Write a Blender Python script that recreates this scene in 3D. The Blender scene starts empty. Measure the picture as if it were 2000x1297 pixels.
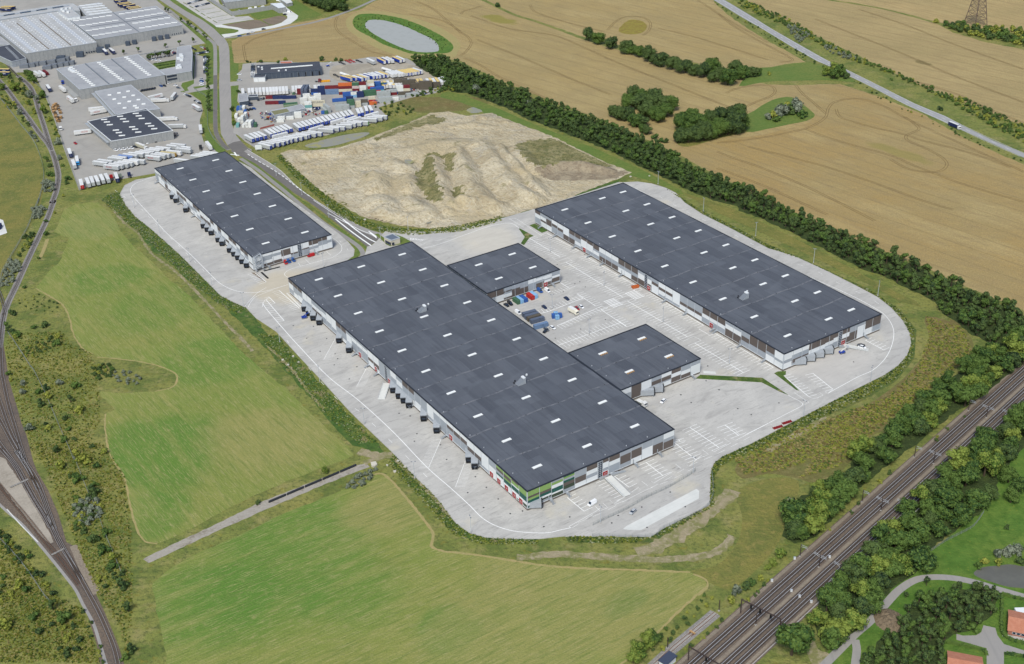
import bpy,math,random
import numpy as np
from mathutils import Vector,Matrix,Quaternion
from mathutils.geometry import tessellate_polygon

SC=3.6
FPX=2400.24
PITCH=math.radians(29.76185)
ROLL=math.radians(-1.791514)
CAMZ=100 * SC
_fw=Vector((0,math.cos(PITCH),-math.sin(PITCH)))
_rt=Vector((1,0,0));_up=_rt.cross(_fw)
_r2=math.cos(ROLL) * _rt + math.sin(ROLL) * _up
_u2=-math.sin(ROLL) * _rt + math.cos(ROLL) * _up
scene=bpy.context.scene
cam_data=bpy.data.cameras.new("camera")
cam=bpy.data.objects.new("camera",cam_data)
scene.collection.objects.link(cam)
cam.matrix_world=Matrix(((_r2.x,_u2.x,-_fw.x,0),(_r2.y,_u2.y,-_fw.y,0),(_r2.z,_u2.z,-_fw.z,CAMZ),(0,0,0,1)))
cam_data.sensor_width=36
cam_data.lens=FPX * 36 / 2000
cam_data.clip_start=1
cam_data.clip_end=20000
scene.camera=cam
scene.render.resolution_x=1024
scene.render.resolution_y=664

world=bpy.data.worlds.new("World");scene.world=world;world.use_nodes=True
wn=world.node_tree.nodes;wl=world.node_tree.links
bg=wn["Background"]
sky=wn.new("ShaderNodeTexSky");sky.sky_type='NISHITA';sky.sun_disc=False
SUN_EL,SUN_AZ=math.radians(52),math.radians(196)
sky.sun_elevation=SUN_EL;sky.sun_rotation=SUN_AZ
sky.air_density=1.0;sky.dust_density=3.0;sky.ozone_density=1.0;sky.altitude=300
wl.new(sky.outputs[0],bg.inputs[0]);bg.inputs[1].default_value=0.082
sl=bpy.data.lights.new("sun",'SUN');sl.energy=1.5;sl.angle=math.radians(14);sl.color=(1.0,0.992,0.90)
so=bpy.data.objects.new("sun",sl);scene.collection.objects.link(so)
sd=Vector((math.sin(SUN_AZ) * math.cos(SUN_EL),math.cos(SUN_AZ) * math.cos(SUN_EL),math.sin(SUN_EL)))
so.rotation_euler=sd.to_track_quat('Z','Y').to_euler()
scene.view_settings.view_transform='Standard';scene.view_settings.look='None'
scene.view_settings.gamma=1;scene.view_settings.exposure=0.88
scene.view_settings.use_curve_mapping=False
scene.render.engine='CYCLES'
scene.cycles.max_bounces=5;scene.cycles.diffuse_bounces=2;scene.cycles.glossy_bounces=2

def G(x,y,z=0.0):
    d=_fw + _r2 * ((x - 1000) / FPX) - _u2 * ((y - 648.5) / FPX)
    t=(z - CAMZ) / d.z
    return Vector((d.x * t,d.y * t,z))
def V(view,pts):
    ox,oy,s=view
    return [(ox + x / s,oy + y / s) for x,y in pts]
def GP(pts,z=0.0): return [G(x,y,z) for x,y in pts]
A1=(450,100,8.333);A2=(650,100,8.333);A3=(0,0,8.333);A4=(200,0,8.333);A5=(80,120,8.333);A6=(260,90,8.333);A7=(120,230,6.25);A8=(330,0,6.06)
B1=(290,320,5.895);B2=(470,440,8.0);B3=(555,535,5.896);B4=(770,700,4.182);B5=(1010,820,6.25);B6=(1040,400,7.204);B7=(1260,540,6.825);B8=(940,480,4.184)
C1=(0,640,4.99);C2=(0,860,2.969);C3=(0,120,4.633);C4=(0,380,4.322);C5=(1230,1130,7.407);C6=(1560,1080,4.545);C7=(690,400,5.405);C8=(540,200,2.857)
Z1=(0,0,3.242);Z2=(400,0,3.242);Z3=(900,0,3.243);Z4=(1400,0,3.243);Z5=(0,350,3.242);Z6=(250,280,4.0);Z7=(520,450,3.706);Z8=(850,450,3.706)
Z9=(1000,330,3.506);Z10=(1350,500,3.706);Z11=(700,700,3.414);Z12=(1000,750,3.414);Z13=(1400,750,2.3717);Z14=(0,700,2.172);Z15=(400,850,2.9017);Z16=(900,950,3.333)
TZ=(460,200,6.25);BZ=(1500,600,7.692)

COL=scene.collection
R=random.Random(7)
def tag(o,label=None,cat=None,group=None,kind=None):
    if label: o["label"]=label
    if cat: o["category"]=cat
    if group: o["group"]=group
    if kind: o["kind"]=kind
    return o
def empty(name,loc=(0,0,0),rz=0.0,label=None,cat=None,group=None,parent=None):
    o=bpy.data.objects.new(name,None);COL.objects.link(o)
    o.location=loc;o.rotation_euler=(0,0,rz);o.empty_display_size=0.5
    if parent: o.parent=parent
    return tag(o,label,cat,group)
def link(name,mesh,parent=None,loc=None,rz=None):
    o=bpy.data.objects.new(name,mesh);COL.objects.link(o)
    if parent: o.parent=parent
    if loc is not None: o.location=loc
    if rz is not None: o.rotation_euler=(0,0,rz)
    return o
def dup(root,loc=None,rz=None,scale=None,label=None,group=None):
    r=root.copy();COL.objects.link(r)
    if loc is not None: r.location=loc
    if rz is not None: r.rotation_euler=(0,0,rz)
    if scale is not None: r.scale=scale if not isinstance(scale,(int,float)) else (scale,) * 3
    if label: r["label"]=label
    if group: r["group"]=group
    for ch in KIDS.get(root.name,[]):
        c=ch.copy();COL.objects.link(c);c.parent=r
        KIDS.setdefault(r.name,[]).append(c)
        for g in KIDS.get(ch.name,[]):
            d=g.copy();COL.objects.link(d);d.parent=c;KIDS.setdefault(c.name,[]).append(d)
    return r
KIDS={}
def kid(parent,o):
    o.parent=parent;KIDS.setdefault(parent.name,[]).append(o);return o

class MB:
    def __init__(s): s.v=[];s.f=[];s.m=[];s.mats=[]
    def mi(s,mat):
        if mat not in s.mats: s.mats.append(mat)
        return s.mats.index(mat)
    def face(s,pts,mat):
        n=len(s.v);s.v += [tuple(p) for p in pts];s.f.append(tuple(range(n,n + len(pts))));s.m.append(s.mi(mat))
    def box(s,x0,x1,y0,y1,z0,z1,mat,skip=''):
        n=len(s.v);s.v += [(x0,y0,z0),(x1,y0,z0),(x1,y1,z0),(x0,y1,z0),(x0,y0,z1),(x1,y0,z1),(x1,y1,z1),(x0,y1,z1)]
        k=s.mi(mat)
        for c,q in (('b',(0,3,2,1)),('t',(4,5,6,7)),('f',(0,1,5,4)),('r',(1,2,6,5)),('k',(2,3,7,6)),('l',(3,0,4,7))):
            if c in skip: continue
            s.f.append(tuple(n + i for i in q));s.m.append(k)
    def beam(s,a,b,w,h,mat):
        a=Vector(a);b=Vector(b);d=(b - a).normalized()
        up=Vector((0,0,1)) if abs(d.z) < .95 else Vector((1,0,0))
        x=d.cross(up).normalized() * w / 2;y=x.cross(d).normalized() * h / 2
        n=len(s.v)
        for p in (a,b): s.v += [tuple(p-x-y),tuple(p+x-y),tuple(p+x+y),tuple(p-x+y)]
        k=s.mi(mat)
        for q in ((0,1,2,3),(7,6,5,4),(0,4,5,1),(1,5,6,2),(2,6,7,3),(3,7,4,0)):
            s.f.append(tuple(n + i for i in q));s.m.append(k)
    def prism(s,pts,z0,z1,mat,top=None):
        n=len(s.v);N=len(pts)
        zz0=z0 if hasattr(z0,'__len__') else [z0]*N;zz1=z1 if hasattr(z1,'__len__') else [z1]*N
        s.v += [(p[0],p[1],zz0[i]) for i,p in enumerate(pts)] + [(p[0],p[1],zz1[i]) for i,p in enumerate(pts)]
        k=s.mi(mat);kt=s.mi(top) if top else k
        for i in range(N):
            j=(i+1) % N;s.f.append((n+i,n+j,n+N+j,n+N+i));s.m.append(k)
        s.f.append(tuple(n+N+i for i in range(N)));s.m.append(kt)
    def cyl(s,c,r,z0,z1,mat,n=8,r1=None,axis='z'):
        r1=r if r1 is None else r1;b=len(s.v);k=s.mi(mat)
        for z,rr in ((z0,r),(z1,r1)):
            for i in range(n):
                a=2*math.pi*i/n;u,w=rr*math.cos(a),rr*math.sin(a)
                if axis == 'z': s.v.append((c[0]+u,c[1]+w,z))
                elif axis == 'y': s.v.append((c[0]+u,z,c[1]+w))
                else: s.v.append((z,c[0]+u,c[1]+w))
        for i in range(n):
            j=(i+1) % n;s.f.append((b+i,b+j,b+n+j,b+n+i));s.m.append(k)
        s.f.append(tuple(b+n+i for i in range(n)));s.m.append(k)
        s.f.append(tuple(b+n-1-i for i in range(n)));s.m.append(k)
    def mesh(s,name):
        me=bpy.data.meshes.new(name);me.from_pydata(s.v,[],s.f)
        for m in s.mats: me.materials.append(m)
        if len(s.mats) > 1: me.polygons.foreach_set("material_index",s.m)
        me.update();return me
    def build(s,name,parent=None,loc=None,rz=None):
        o=link(name,s.mesh(name),None,loc,rz)
        if parent: kid(parent,o)
        return o

def lin(c):
    return tuple(((x/255)/12.92 if x/255 <= .04045 else ((x/255+.055)/1.055)**2.4) for x in c)
def nmat(name,base,layers=(),rough=.9,bump=None,metal=0.0,spec=.3,rand=0.0):
    """base: sRGB-scale albedo. layers: dict(s=scale, c=colour, lo, hi, k, st=(sx,sy,deg), det, w=distort) noise layers, or blob=(x,y,r) patches"""
    m=bpy.data.materials.new(name);m.use_nodes=True
    nt=m.node_tree;N=nt.nodes;L=nt.links;b=N["Principled BSDF"]
    b.inputs["Roughness"].default_value=rough;b.inputs["Metallic"].default_value=metal
    b.inputs["Specular IOR Level"].default_value=spec
    base=lin(base) + (1,)
    m.diffuse_color=base
    if not layers and not bump and not rand:
        b.inputs["Base Color"].default_value=base;return m
    geo=N.new("ShaderNodeNewGeometry") ;pos=geo.outputs["Position"]
    tc=N.new("ShaderNodeTexCoord")
    cur=None
    def mixc(fac,c,mode='MIX'):
        nonlocal cur
        mx=N.new("ShaderNodeMix");mx.data_type='RGBA';mx.blend_type=mode
        if isinstance(fac,float): mx.inputs[0].default_value=fac
        else: L.new(fac,mx.inputs[0])
        if cur is None: mx.inputs[6].default_value=base
        else: L.new(cur,mx.inputs[6])
        mx.inputs[7].default_value=lin(c) + (1,);cur=mx.outputs[2]
    def math_(op,a,v):
        n=N.new("ShaderNodeMath");n.operation=op;n.use_clamp=True
        L.new(a,n.inputs[0])
        if isinstance(v,(int,float)): n.inputs[1].default_value=v
        else: L.new(v,n.inputs[1])
        return n.outputs[0]
    for l in layers:
        src=tc.outputs["Object"] if l.get('obj') else pos
        if 'st' in l:
            sx,sy,dg=l['st']
            r=N.new("ShaderNodeVectorRotate");r.rotation_type='Z_AXIS';r.inputs["Angle"].default_value=-math.radians(dg);L.new(src,r.inputs[0])
            mp=N.new("ShaderNodeVectorMath");mp.operation='MULTIPLY';mp.inputs[1].default_value=(sx,sy,1);L.new(r.outputs[0],mp.inputs[0]);src=mp.outputs[0]
        if 'blob' in l:
            bx,by,br=l['blob'];bd=G(bx,by)
            nz=N.new("ShaderNodeTexNoise");nz.inputs["Scale"].default_value=l.get('s',.03);nz.inputs["Detail"].default_value=4;L.new(pos,nz.inputs[0])
            df=N.new("ShaderNodeVectorMath");df.operation='SUBTRACT';df.inputs[1].default_value=bd;L.new(pos,df.inputs[0])
            rr=N.new("ShaderNodeVectorRotate");rr.rotation_type='Z_AXIS';rr.inputs["Angle"].default_value=-math.radians(l.get('rot',0));L.new(df.outputs[0],rr.inputs[0])
            sc_=N.new("ShaderNodeVectorMath");sc_.operation='MULTIPLY';sc_.inputs[1].default_value=(1/br,l.get('ar',1)/br,0);L.new(rr.outputs[0],sc_.inputs[0])
            ln=N.new("ShaderNodeVectorMath");ln.operation='LENGTH';L.new(sc_.outputs[0],ln.inputs[0])
            ad=N.new("ShaderNodeMath");ad.operation='MULTIPLY_ADD';L.new(nz.outputs[0],ad.inputs[0]);ad.inputs[1].default_value=l.get('w',1.6);L.new(ln.outputs["Value"],ad.inputs[2])
            mr=N.new("ShaderNodeMapRange");mr.inputs[1].default_value=l.get('lo',1.9);mr.inputs[2].default_value=l.get('hi',1.4);mr.interpolation_type='SMOOTHSTEP';L.new(ad.outputs[0],mr.inputs[0])
            f=mr.outputs[0]
        elif 'wave' in l:
            wv=N.new("ShaderNodeTexWave");wv.wave_type='BANDS';wv.bands_direction='Y'
            wv.inputs["Scale"].default_value=l['wave'];wv.inputs["Distortion"].default_value=l.get('w',.5);wv.inputs["Detail"].default_value=3;wv.inputs["Detail Scale"].default_value=l.get('ds',1.0);L.new(src,wv.inputs[0])
            mr=N.new("ShaderNodeMapRange");mr.inputs[1].default_value=l.get('lo',.8);mr.inputs[2].default_value=l.get('hi',.98);L.new(wv.outputs["Fac"],mr.inputs[0]);f=mr.outputs[0]
        elif 'brick' in l:
            bw,bh,mo=l['brick']
            br=N.new("ShaderNodeTexBrick");br.inputs["Scale"].default_value=1;br.inputs["Brick Width"].default_value=bw;br.inputs["Row Height"].default_value=bh
            br.inputs["Mortar Size"].default_value=mo;br.inputs["Color1"].default_value=(0,0,0,1);br.inputs["Color2"].default_value=(l.get('v',0),)*3 + (1,);br.inputs["Mortar"].default_value=(1,1,1,1)
            br.inputs["Mortar Smooth"].default_value=.3;br.offset=l.get('off',.5);L.new(src,br.inputs[0]);f=br.outputs[0]
            sp=N.new("ShaderNodeSeparateColor");L.new(f,sp.inputs[0]);f=sp.outputs[0]
        else:
            nz=N.new("ShaderNodeTexNoise");nz.inputs["Scale"].default_value=l['s'];nz.inputs["Detail"].default_value=l.get('det',5);nz.inputs["Roughness"].default_value=l.get('ro',.6)
            nz.inputs["Distortion"].default_value=l.get('w',0);L.new(src,nz.inputs[0])
            mr=N.new("ShaderNodeMapRange");mr.inputs[1].default_value=l.get('lo',.42);mr.inputs[2].default_value=l.get('hi',.62);L.new(nz.outputs[0],mr.inputs[0]);f=mr.outputs[0]
        f=math_('MULTIPLY',f,l.get('k',1.0))
        mixc(f,l['c'])
    if rand:
        oi=N.new("ShaderNodeObjectInfo");hs=N.new("ShaderNodeHueSaturation")
        ma=N.new("ShaderNodeMath");ma.operation='MULTIPLY_ADD';L.new(oi.outputs["Random"],ma.inputs[0]);ma.inputs[1].default_value=rand;ma.inputs[2].default_value=1 - rand/2
        L.new(ma.outputs[0],hs.inputs["Value"])
        if cur is None: hs.inputs["Color"].default_value=base
        else: L.new(cur,hs.inputs["Color"])
        cur=hs.outputs[0]
    if cur is None: b.inputs["Base Color"].default_value=base
    else: L.new(cur,b.inputs["Base Color"])
    if bump:
        prev=None
        for s,h in bump:
            nz=N.new("ShaderNodeTexNoise");nz.inputs["Scale"].default_value=s;nz.inputs["Detail"].default_value=4;L.new(pos,nz.inputs[0])
            bp=N.new("ShaderNodeBump");bp.inputs["Distance"].default_value=h;bp.inputs["Strength"].default_value=1;L.new(nz.outputs[0],bp.inputs["Height"])
            if prev: L.new(prev,bp.inputs["Normal"])
            prev=bp.outputs[0]
        L.new(prev,b.inputs["Normal"])
    return m
_plain={}
def P(c,rough=.6,metal=0.0):
    k=(tuple(c),rough,metal)
    if k not in _plain: _plain[k]=nmat("paint_%02x%02x%02x" % tuple(int(x) for x in c),c,rough=rough,metal=metal,spec=.4)
    return _plain[k]

def smooth(pts,n=4,closed=True):
    out=[];N=len(pts)
    rng=range(N) if closed else range(N-1)
    for i in rng:
        if closed: p0,p1,p2,p3=pts[(i-1) % N],pts[i],pts[(i+1) % N],pts[(i+2) % N]
        else: p0,p1,p2,p3=pts[max(i-1,0)],pts[i],pts[i+1],pts[min(i+2,N-1)]
        for k in range(n):
            t=k/n
            out.append(tuple(.5*((2*p1[j]) + (-p0[j]+p2[j])*t + (2*p0[j]-5*p1[j]+4*p2[j]-p3[j])*t*t + (-p0[j]+3*p1[j]-3*p2[j]+p3[j])*t**3) for j in (0,1)))
    if not closed: out.append(tuple(pts[-1][:2]))
    return out
def ragged(pts,step,amp,seed=1):
    rr=random.Random(seed);out=[];N=len(pts)
    for i in range(N):
        a=Vector(pts[i][:2]);b=Vector(pts[(i+1) % N][:2]);d=(b-a).length;k=max(1,int(d/step))
        if k > 1500: k=1500
        nn=Vector((-(b-a).y,(b-a).x)) / max(d,1e-6)
        for j in range(k): out.append(tuple(a + (b-a)*j/k + nn*rr.uniform(-amp,amp)))
    return out
def sheet(name,pts,z,mat,kind='structure',parent=None,sm=0,rag=None,thick=0.0,side=None):
    """pts: photograph points; flat polygon at height z"""
    w=[tuple(G(x,y)[:2]) for x,y in pts]
    return wsheet(name,w,z,mat,kind,parent,sm,rag,thick,side)
def wsheet(name,w,z,mat,kind='structure',parent=None,sm=0,rag=None,thick=0.0,side=None):
    if sm: w=smooth(w,sm)
    if rag: w=ragged(w,rag[0],rag[1],hash(name) % 97 if False else len(w))
    global _zc
    _zc += 1;z += (_zc % 29) * .0006
    me=bpy.data.meshes.new(name)
    tri=tessellate_polygon([[Vector((p[0],p[1],0)) for p in w]])
    verts=[(p[0],p[1],z) for p in w];faces=[]
    for t in tri:
        a,b,c=(Vector(w[i]) for i in t)
        faces.append(t if (b-a).cross(c-a) > 0 else (t[0],t[2],t[1]))
    idx=[0]*len(faces)
    if thick:
        n=len(w);verts += [(p[0],p[1],z-thick) for p in w]
        for i in range(n): j=(i+1) % n;faces.append((i,j,n+j,n+i));idx.append(1 if side else 0)
    me.from_pydata(verts,[],faces);me.materials.append(mat)
    if side and thick: me.materials.append(side);me.polygons.foreach_set("material_index",idx)
    me.update();o=link(name,me)
    if kind: o["kind"]=kind
    if parent: kid(parent,o)
    return o
def offs(w,d):
    out=[]
    for i in range(len(w)):
        a=Vector(w[max(i-1,0)][:2]);b=Vector(w[min(i+1,len(w)-1)][:2]);t=(b-a).normalized()
        out.append(tuple(Vector(w[i][:2]) + Vector((-t.y,t.x))*d))
    return out
_zs=0;_zc=0
def strip(mb,w,width,z,mat,closed=False,jit=0.0):
    global _zs
    if jit: w=[tuple(p) for p in resample(w,2.0)]
    _zs += 1;z += (_zs % 13) * .0007
    if closed: w=list(w) + [w[0],w[1]]
    l=offs(w,width/2);r=offs(w,-width/2);k=mb.mi(mat);n=len(mb.v)
    if jit: l=[(a[0]+R.uniform(-jit,jit),a[1]+R.uniform(-jit,jit)) for a in l];r=[(a[0]+R.uniform(-jit,jit),a[1]+R.uniform(-jit,jit)) for a in r]
    for a,b in zip(l,r): mb.v += [(a[0],a[1],z),(b[0],b[1],z)]
    for i in range(len(w)-1): mb.f.append((n+2*i,n+2*i+1,n+2*i+3,n+2*i+2));mb.m.append(k)
def path(pts,sm=4,closed=False):
    w=[tuple(G(x,y)[:2]) for x,y in pts]
    return smooth(w,sm,closed) if sm else w
def resample(w,step):
    out=[Vector(w[0][:2])];acc=0.0
    for i in range(len(w)-1):
        a=Vector(w[i][:2]);b=Vector(w[i+1][:2]);L_=(b-a).length;t=step-acc
        while t <= L_: out.append(a + (b-a)*(t/L_));t += step
        acc=(acc + L_) % step
    return out
def inside(p,poly):
    x,y=p[0],p[1];c=False;n=len(poly);j=n-1
    for i in range(n):
        xi,yi=poly[i][0],poly[i][1];xj,yj=poly[j][0],poly[j][1]
        if (yi > y) != (yj > y) and x < (xj-xi)*(y-yi)/(yj-yi)+xi: c=not c
        j=i
    return c
def scatter(poly,d,rr,tries=None):
    xs=[p[0] for p in poly];ys=[p[1] for p in poly];out=[];cell={}
    A_=abs(sum(poly[i][0]*poly[(i+1) % len(poly)][1]-poly[(i+1) % len(poly)][0]*poly[i][1] for i in range(len(poly))))/2
    for _ in range(tries or int(A_/(d*d)*6)+20):
        p=(rr.uniform(min(xs),max(xs)),rr.uniform(min(ys),max(ys)))
        k=(int(p[0]//d),int(p[1]//d))
        if any((p[0]-q[0])**2+(p[1]-q[1])**2 < d*d for a in (-1,0,1) for b in (-1,0,1) for q in cell.get((k[0]+a,k[1]+b),())): continue
        if not inside(p,poly): continue
        cell.setdefault(k,[]).append(p);out.append(p)
    return out
ORD=['first','second','third','fourth','fifth','sixth','seventh','eighth','ninth','tenth','eleventh','twelfth','thirteenth','fourteenth','fifteenth','sixteenth','seventeenth','eighteenth','nineteenth','twentieth']
def nth(i):
    if i < 20: return ORD[i]
    t=['twenty','thirty','forty','fifty','sixty','seventy','eighty','ninety'][(i+1)//10-2] if i < 99 else 'hundredth'
    tt=['twentieth','thirtieth','fortieth','fiftieth','sixtieth','seventieth','eightieth','ninetieth'][(i+1)//10-2] if i < 99 else ''
    if i >= 99: return 'far'
    return tt if (i+1) % 10 == 0 else t + '-' + ORD[(i+1) % 10-1]
# ================================================================== GROUND
M={}
RW=-57.6
M['rough']=nmat("rough_grass_ground",(118,124,62),[dict(s=.012,c=(132,128,70),k=.8),dict(s=.05,c=(86,102,46),lo=.45,hi=.62,k=.8),dict(s=.11,c=(142,134,86),lo=.52,hi=.68,k=.7),dict(s=.5,c=(74,86,44),lo=.5,hi=.64,k=.7),dict(s=.25,c=(132,122,50),lo=.58,hi=.7,k=.6)],bump=[(.35,1.0),(1.5,.35)])
M['meadow']=nmat("meadow_ground",(116,116,58),[dict(s=.02,c=(128,120,62),k=.7),dict(s=.06,c=(92,102,50),lo=.46,hi=.6,k=.7),dict(s=.3,c=(142,128,74),lo=.52,hi=.68,k=.7),dict(s=.9,c=(88,92,46),lo=.5,hi=.65,k=.6)],bump=[(.5,.7),(1.6,.3)])
M['lawn']=nmat("lawn_grass",(92,112,52),[dict(s=.03,c=(112,118,58),lo=.44,hi=.62,k=.8),dict(s=.4,c=(70,98,36),k=.6),dict(s=2.0,c=(104,122,54),k=.4)],bump=[(1.2,.3)])
M['brightgrass']=nmat("bright_meadow_grass",(80,112,42),[dict(s=.03,c=(100,120,50),lo=.44,hi=.62,k=.8),dict(s=.2,c=(62,94,30),k=.7),dict(s=.7,c=(116,124,44),lo=.6,hi=.7,k=.7)],bump=[(.8,.5)])
def fieldmat(name,ang,green,blobs):
    return nmat(name,(127,132,66),[dict(s=.02,c=(112,130,58),lo=.4,hi=.62,k=.7)] + blobs + [
        dict(s=.07,st=(.3,2.2,ang),c=(150,144,86),lo=.48,hi=.7,k=.55,det=7),dict(s=.3,st=(.16,2.2,ang),c=(84,108,44),lo=.48,hi=.66,k=.55,det=7),
        dict(s=.8,st=(.16,2.2,ang),c=(168,158,112),lo=.52,hi=.68,k=.6,det=5),dict(s=1.6,c=(88,100,52),lo=.48,hi=.66,k=.45),dict(s=.25,c=(150,144,96),lo=.55,hi=.7,k=.35)],bump=[(.9,.35)])
G1=(80,120,42);Y1=(140,136,80)
M['field1']=fieldmat("mown_field_upper",-54,G1,[dict(blob=(320,880,34),c=G1,k=.8,ar=.8,s=.02),dict(blob=(420,700,38),c=G1,k=.6,s=.02),dict(blob=(200,545,26),c=G1,k=.6,s=.02),dict(blob=(520,850,36),c=Y1,k=.7,s=.02),dict(blob=(290,1010,20),c=G1,k=.6,s=.02),dict(blob=(180,440,26),c=(124,134,76),k=.7,s=.02),dict(blob=(300,600,34),c=G1,k=.45,s=.02)])
M['field2']=fieldmat("mown_field_lower",32,G1,[dict(blob=(560,1080,42),c=G1,k=.7,ar=.7,s=.02),dict(blob=(400,1180,34),c=G1,k=.7,s=.02),dict(blob=(690,1160,26),c=G1,k=.5,s=.02),dict(blob=(870,1230,16),c=G1,k=.9,s=.03,rot=60),dict(blob=(760,980,26),c=Y1,k=.8,s=.02),dict(blob=(1150,1150,44),c=Y1,k=.75,s=.02),dict(blob=(1000,1260,40),c=Y1,k=.6,s=.02),dict(blob=(1220,1180,16),c=(96,118,58),k=.5,s=.03,rot=45,ar=2)])
def wheatmat(name,ang,base=(158,139,90),blobs=[]):
    return nmat(name,base,[dict(s=.008,c=(147,133,90),lo=.42,hi=.6,k=.7),dict(s=.02,st=(.6,1.6,ang),c=(172,155,107),lo=.5,hi=.66,k=.6),dict(s=.14,st=(.3,1.5,ang),c=(134,117,82),lo=.45,hi=.68,k=.6,det=8),
        dict(wave=.0165,st=(1,1,ang),c=(116,102,68),lo=.965,hi=.998,k=.4,w=.25,ds=.3),dict(s=.8,c=(132,113,78),lo=.44,hi=.62,k=.6),dict(s=2.2,st=(.5,1.4,ang),c=(186,166,122),lo=.5,hi=.66,k=.55)] + blobs,bump=[(.9,.45),(.12,.7)])
M['wheatA']=wheatmat("wheat_field_west",-47,blobs=[dict(blob=(975,38,26),c=(128,122,54),k=.8,ar=2.4,rot=-48,s=.05)])
M['wheatB']=wheatmat("wheat_field_north",-47)
M['wheatC']=wheatmat("wheat_field_east",-50,base=(154,130,78),blobs=[dict(blob=(1760,300,34),c=(132,124,66),k=.6,ar=4,rot=-52,s=.05)])
M['wheatD']=wheatmat("wheat_field_beyond_road",-48,base=(163,145,100),blobs=[dict(blob=(1800,122,10),c=(104,94,58),k=.7,ar=2,rot=-60,s=.08)])
M['wheatE']=wheatmat("wheat_field_far",-55,base=(176,154,106))
M['wheatG']=wheatmat("wheat_field_centre_west",14,base=(152,130,86))
M['paving']=nmat("concrete_paving",(181,179,174),[dict(s=.012,c=(168,167,164),k=.7),dict(s=.05,c=(192,190,184),lo=.45,hi=.65,k=.7,w=.8),dict(s=.16,st=(1,.35,RW),c=(154,152,148),lo=.5,hi=.7,k=.75,w=1.2),dict(s=1.1,c=(170,168,164),lo=.45,hi=.65,k=.5),
    dict(brick=(6.7,3.3,.05),st=(1,1,RW+90),c=(142,140,137),k=.35,v=.3),dict(s=.03,c=(196,188,166),lo=.6,hi=.72,k=.6),dict(s=.9,st=(1,.12,RW),c=(128,126,123),lo=.58,hi=.7,k=.7,w=1.5),dict(s=.35,c=(140,138,134),lo=.62,hi=.74,k=.6,w=2),dict(blob=(560,560,24),c=(188,176,150),k=.6),dict(blob=(950,470,26),c=(196,190,176),k=.6),dict(blob=(1600,700,30),c=(186,182,176),k=.5)],bump=[(.8,.03)])
M['newslab']=nmat("new_concrete_slab",(205,206,202),[dict(s=.1,c=(190,192,188),k=.6),dict(brick=(60,2.4,.06),st=(1,1,RW+90),c=(170,170,168),k=.4)])
M['yard']=nmat("old_block_paving",(154,152,147),[dict(s=.015,c=(163,160,154),k=.7),dict(s=.06,c=(138,136,132),lo=.46,hi=.66,k=.6,w=1),dict(s=.3,c=(160,155,147),k=.5),dict(brick=(14,14,.1),st=(1,1,-40),c=(132,128,122),k=.35)],bump=[(.8,.03)])
M['dusty']=nmat("dusty_gravel_yard",(166,158,142),[dict(s=.04,c=(140,134,122),lo=.44,hi=.6,k=.8,w=1.5),dict(s=.1,c=(186,178,160),lo=.52,hi=.66,k=.6),dict(s=.8,c=(146,138,126),k=.5)],bump=[(.8,.1)])
M['asphalt']=nmat("dark_asphalt",(104,101,98),[dict(s=.05,c=(118,114,110),k=.6),dict(s=.3,st=(.2,2,-45),c=(90,88,87),lo=.5,hi=.66,k=.5),dict(s=2,c=(112,109,106),k=.4)])
M['asphaltlt']=nmat("worn_asphalt",(146,143,139),[dict(s=.05,c=(156,152,147),k=.6),dict(s=.2,st=(.15,2.4,-90),c=(132,130,128),lo=.5,hi=.66,k=.5),dict(s=2,c=(140,138,135),k=.4)])
M['highway']=nmat("highway_asphalt",(150,150,150),[dict(s=.2,st=(.1,3,-47),c=(136,136,138),lo=.48,hi=.62,k=.6),dict(s=1,c=(158,160,162),k=.4)])
M['cycle']=nmat("cycle_path_asphalt",(140,138,134),[dict(s=.2,c=(152,149,144),k=.6),dict(s=1.5,c=(128,126,124),k=.5)])
M['white']=nmat("white_road_paint",(232,233,231),[dict(s=1.2,c=(190,190,187),lo=.5,hi=.7,k=.6)])
M['kerb']=nmat("kerb_stone",(172,170,166),[dict(s=.5,c=(150,148,144),k=.6)])
M['ballast']=nmat("railway_ballast",(112,98,84),[dict(s=.02,c=(90,82,77),k=.7),dict(s=.12,st=(.15,1.5,0),c=(118,105,92),k=.5),dict(s=1.2,c=(78,72,69),lo=.45,hi=.6,k=.7)],bump=[(1.5,.25)])
M['ballastg']=nmat("grey_ballast",(132,128,124),[dict(s=.05,c=(112,108,104),k=.7),dict(s=1.2,c=(150,147,142),lo=.45,hi=.6,k=.7)],bump=[(1.5,.25)])
M['oilbed']=nmat("oily_track_bed",(76,66,58),[dict(s=.06,c=(88,80,74),k=.7),dict(s=1.5,c=(56,52,50),k=.6)],bump=[(1.5,.2)])
M['dirt']=nmat("bare_soil",(150,140,112),[dict(s=.1,c=(112,116,62),lo=.4,hi=.56,k=.9,w=1),dict(s=.4,c=(170,158,134),lo=.5,hi=.66,k=.7),dict(s=1.5,c=(128,116,94),k=.5)],bump=[(.8,.3)])
M['soil']=nmat("turned_brown_soil",(118,106,92),[dict(s=.1,st=(.2,3,-30),c=(134,121,103),k=.6),dict(s=.6,c=(102,92,82),k=.5)],bump=[(.9,.2)])
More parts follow.
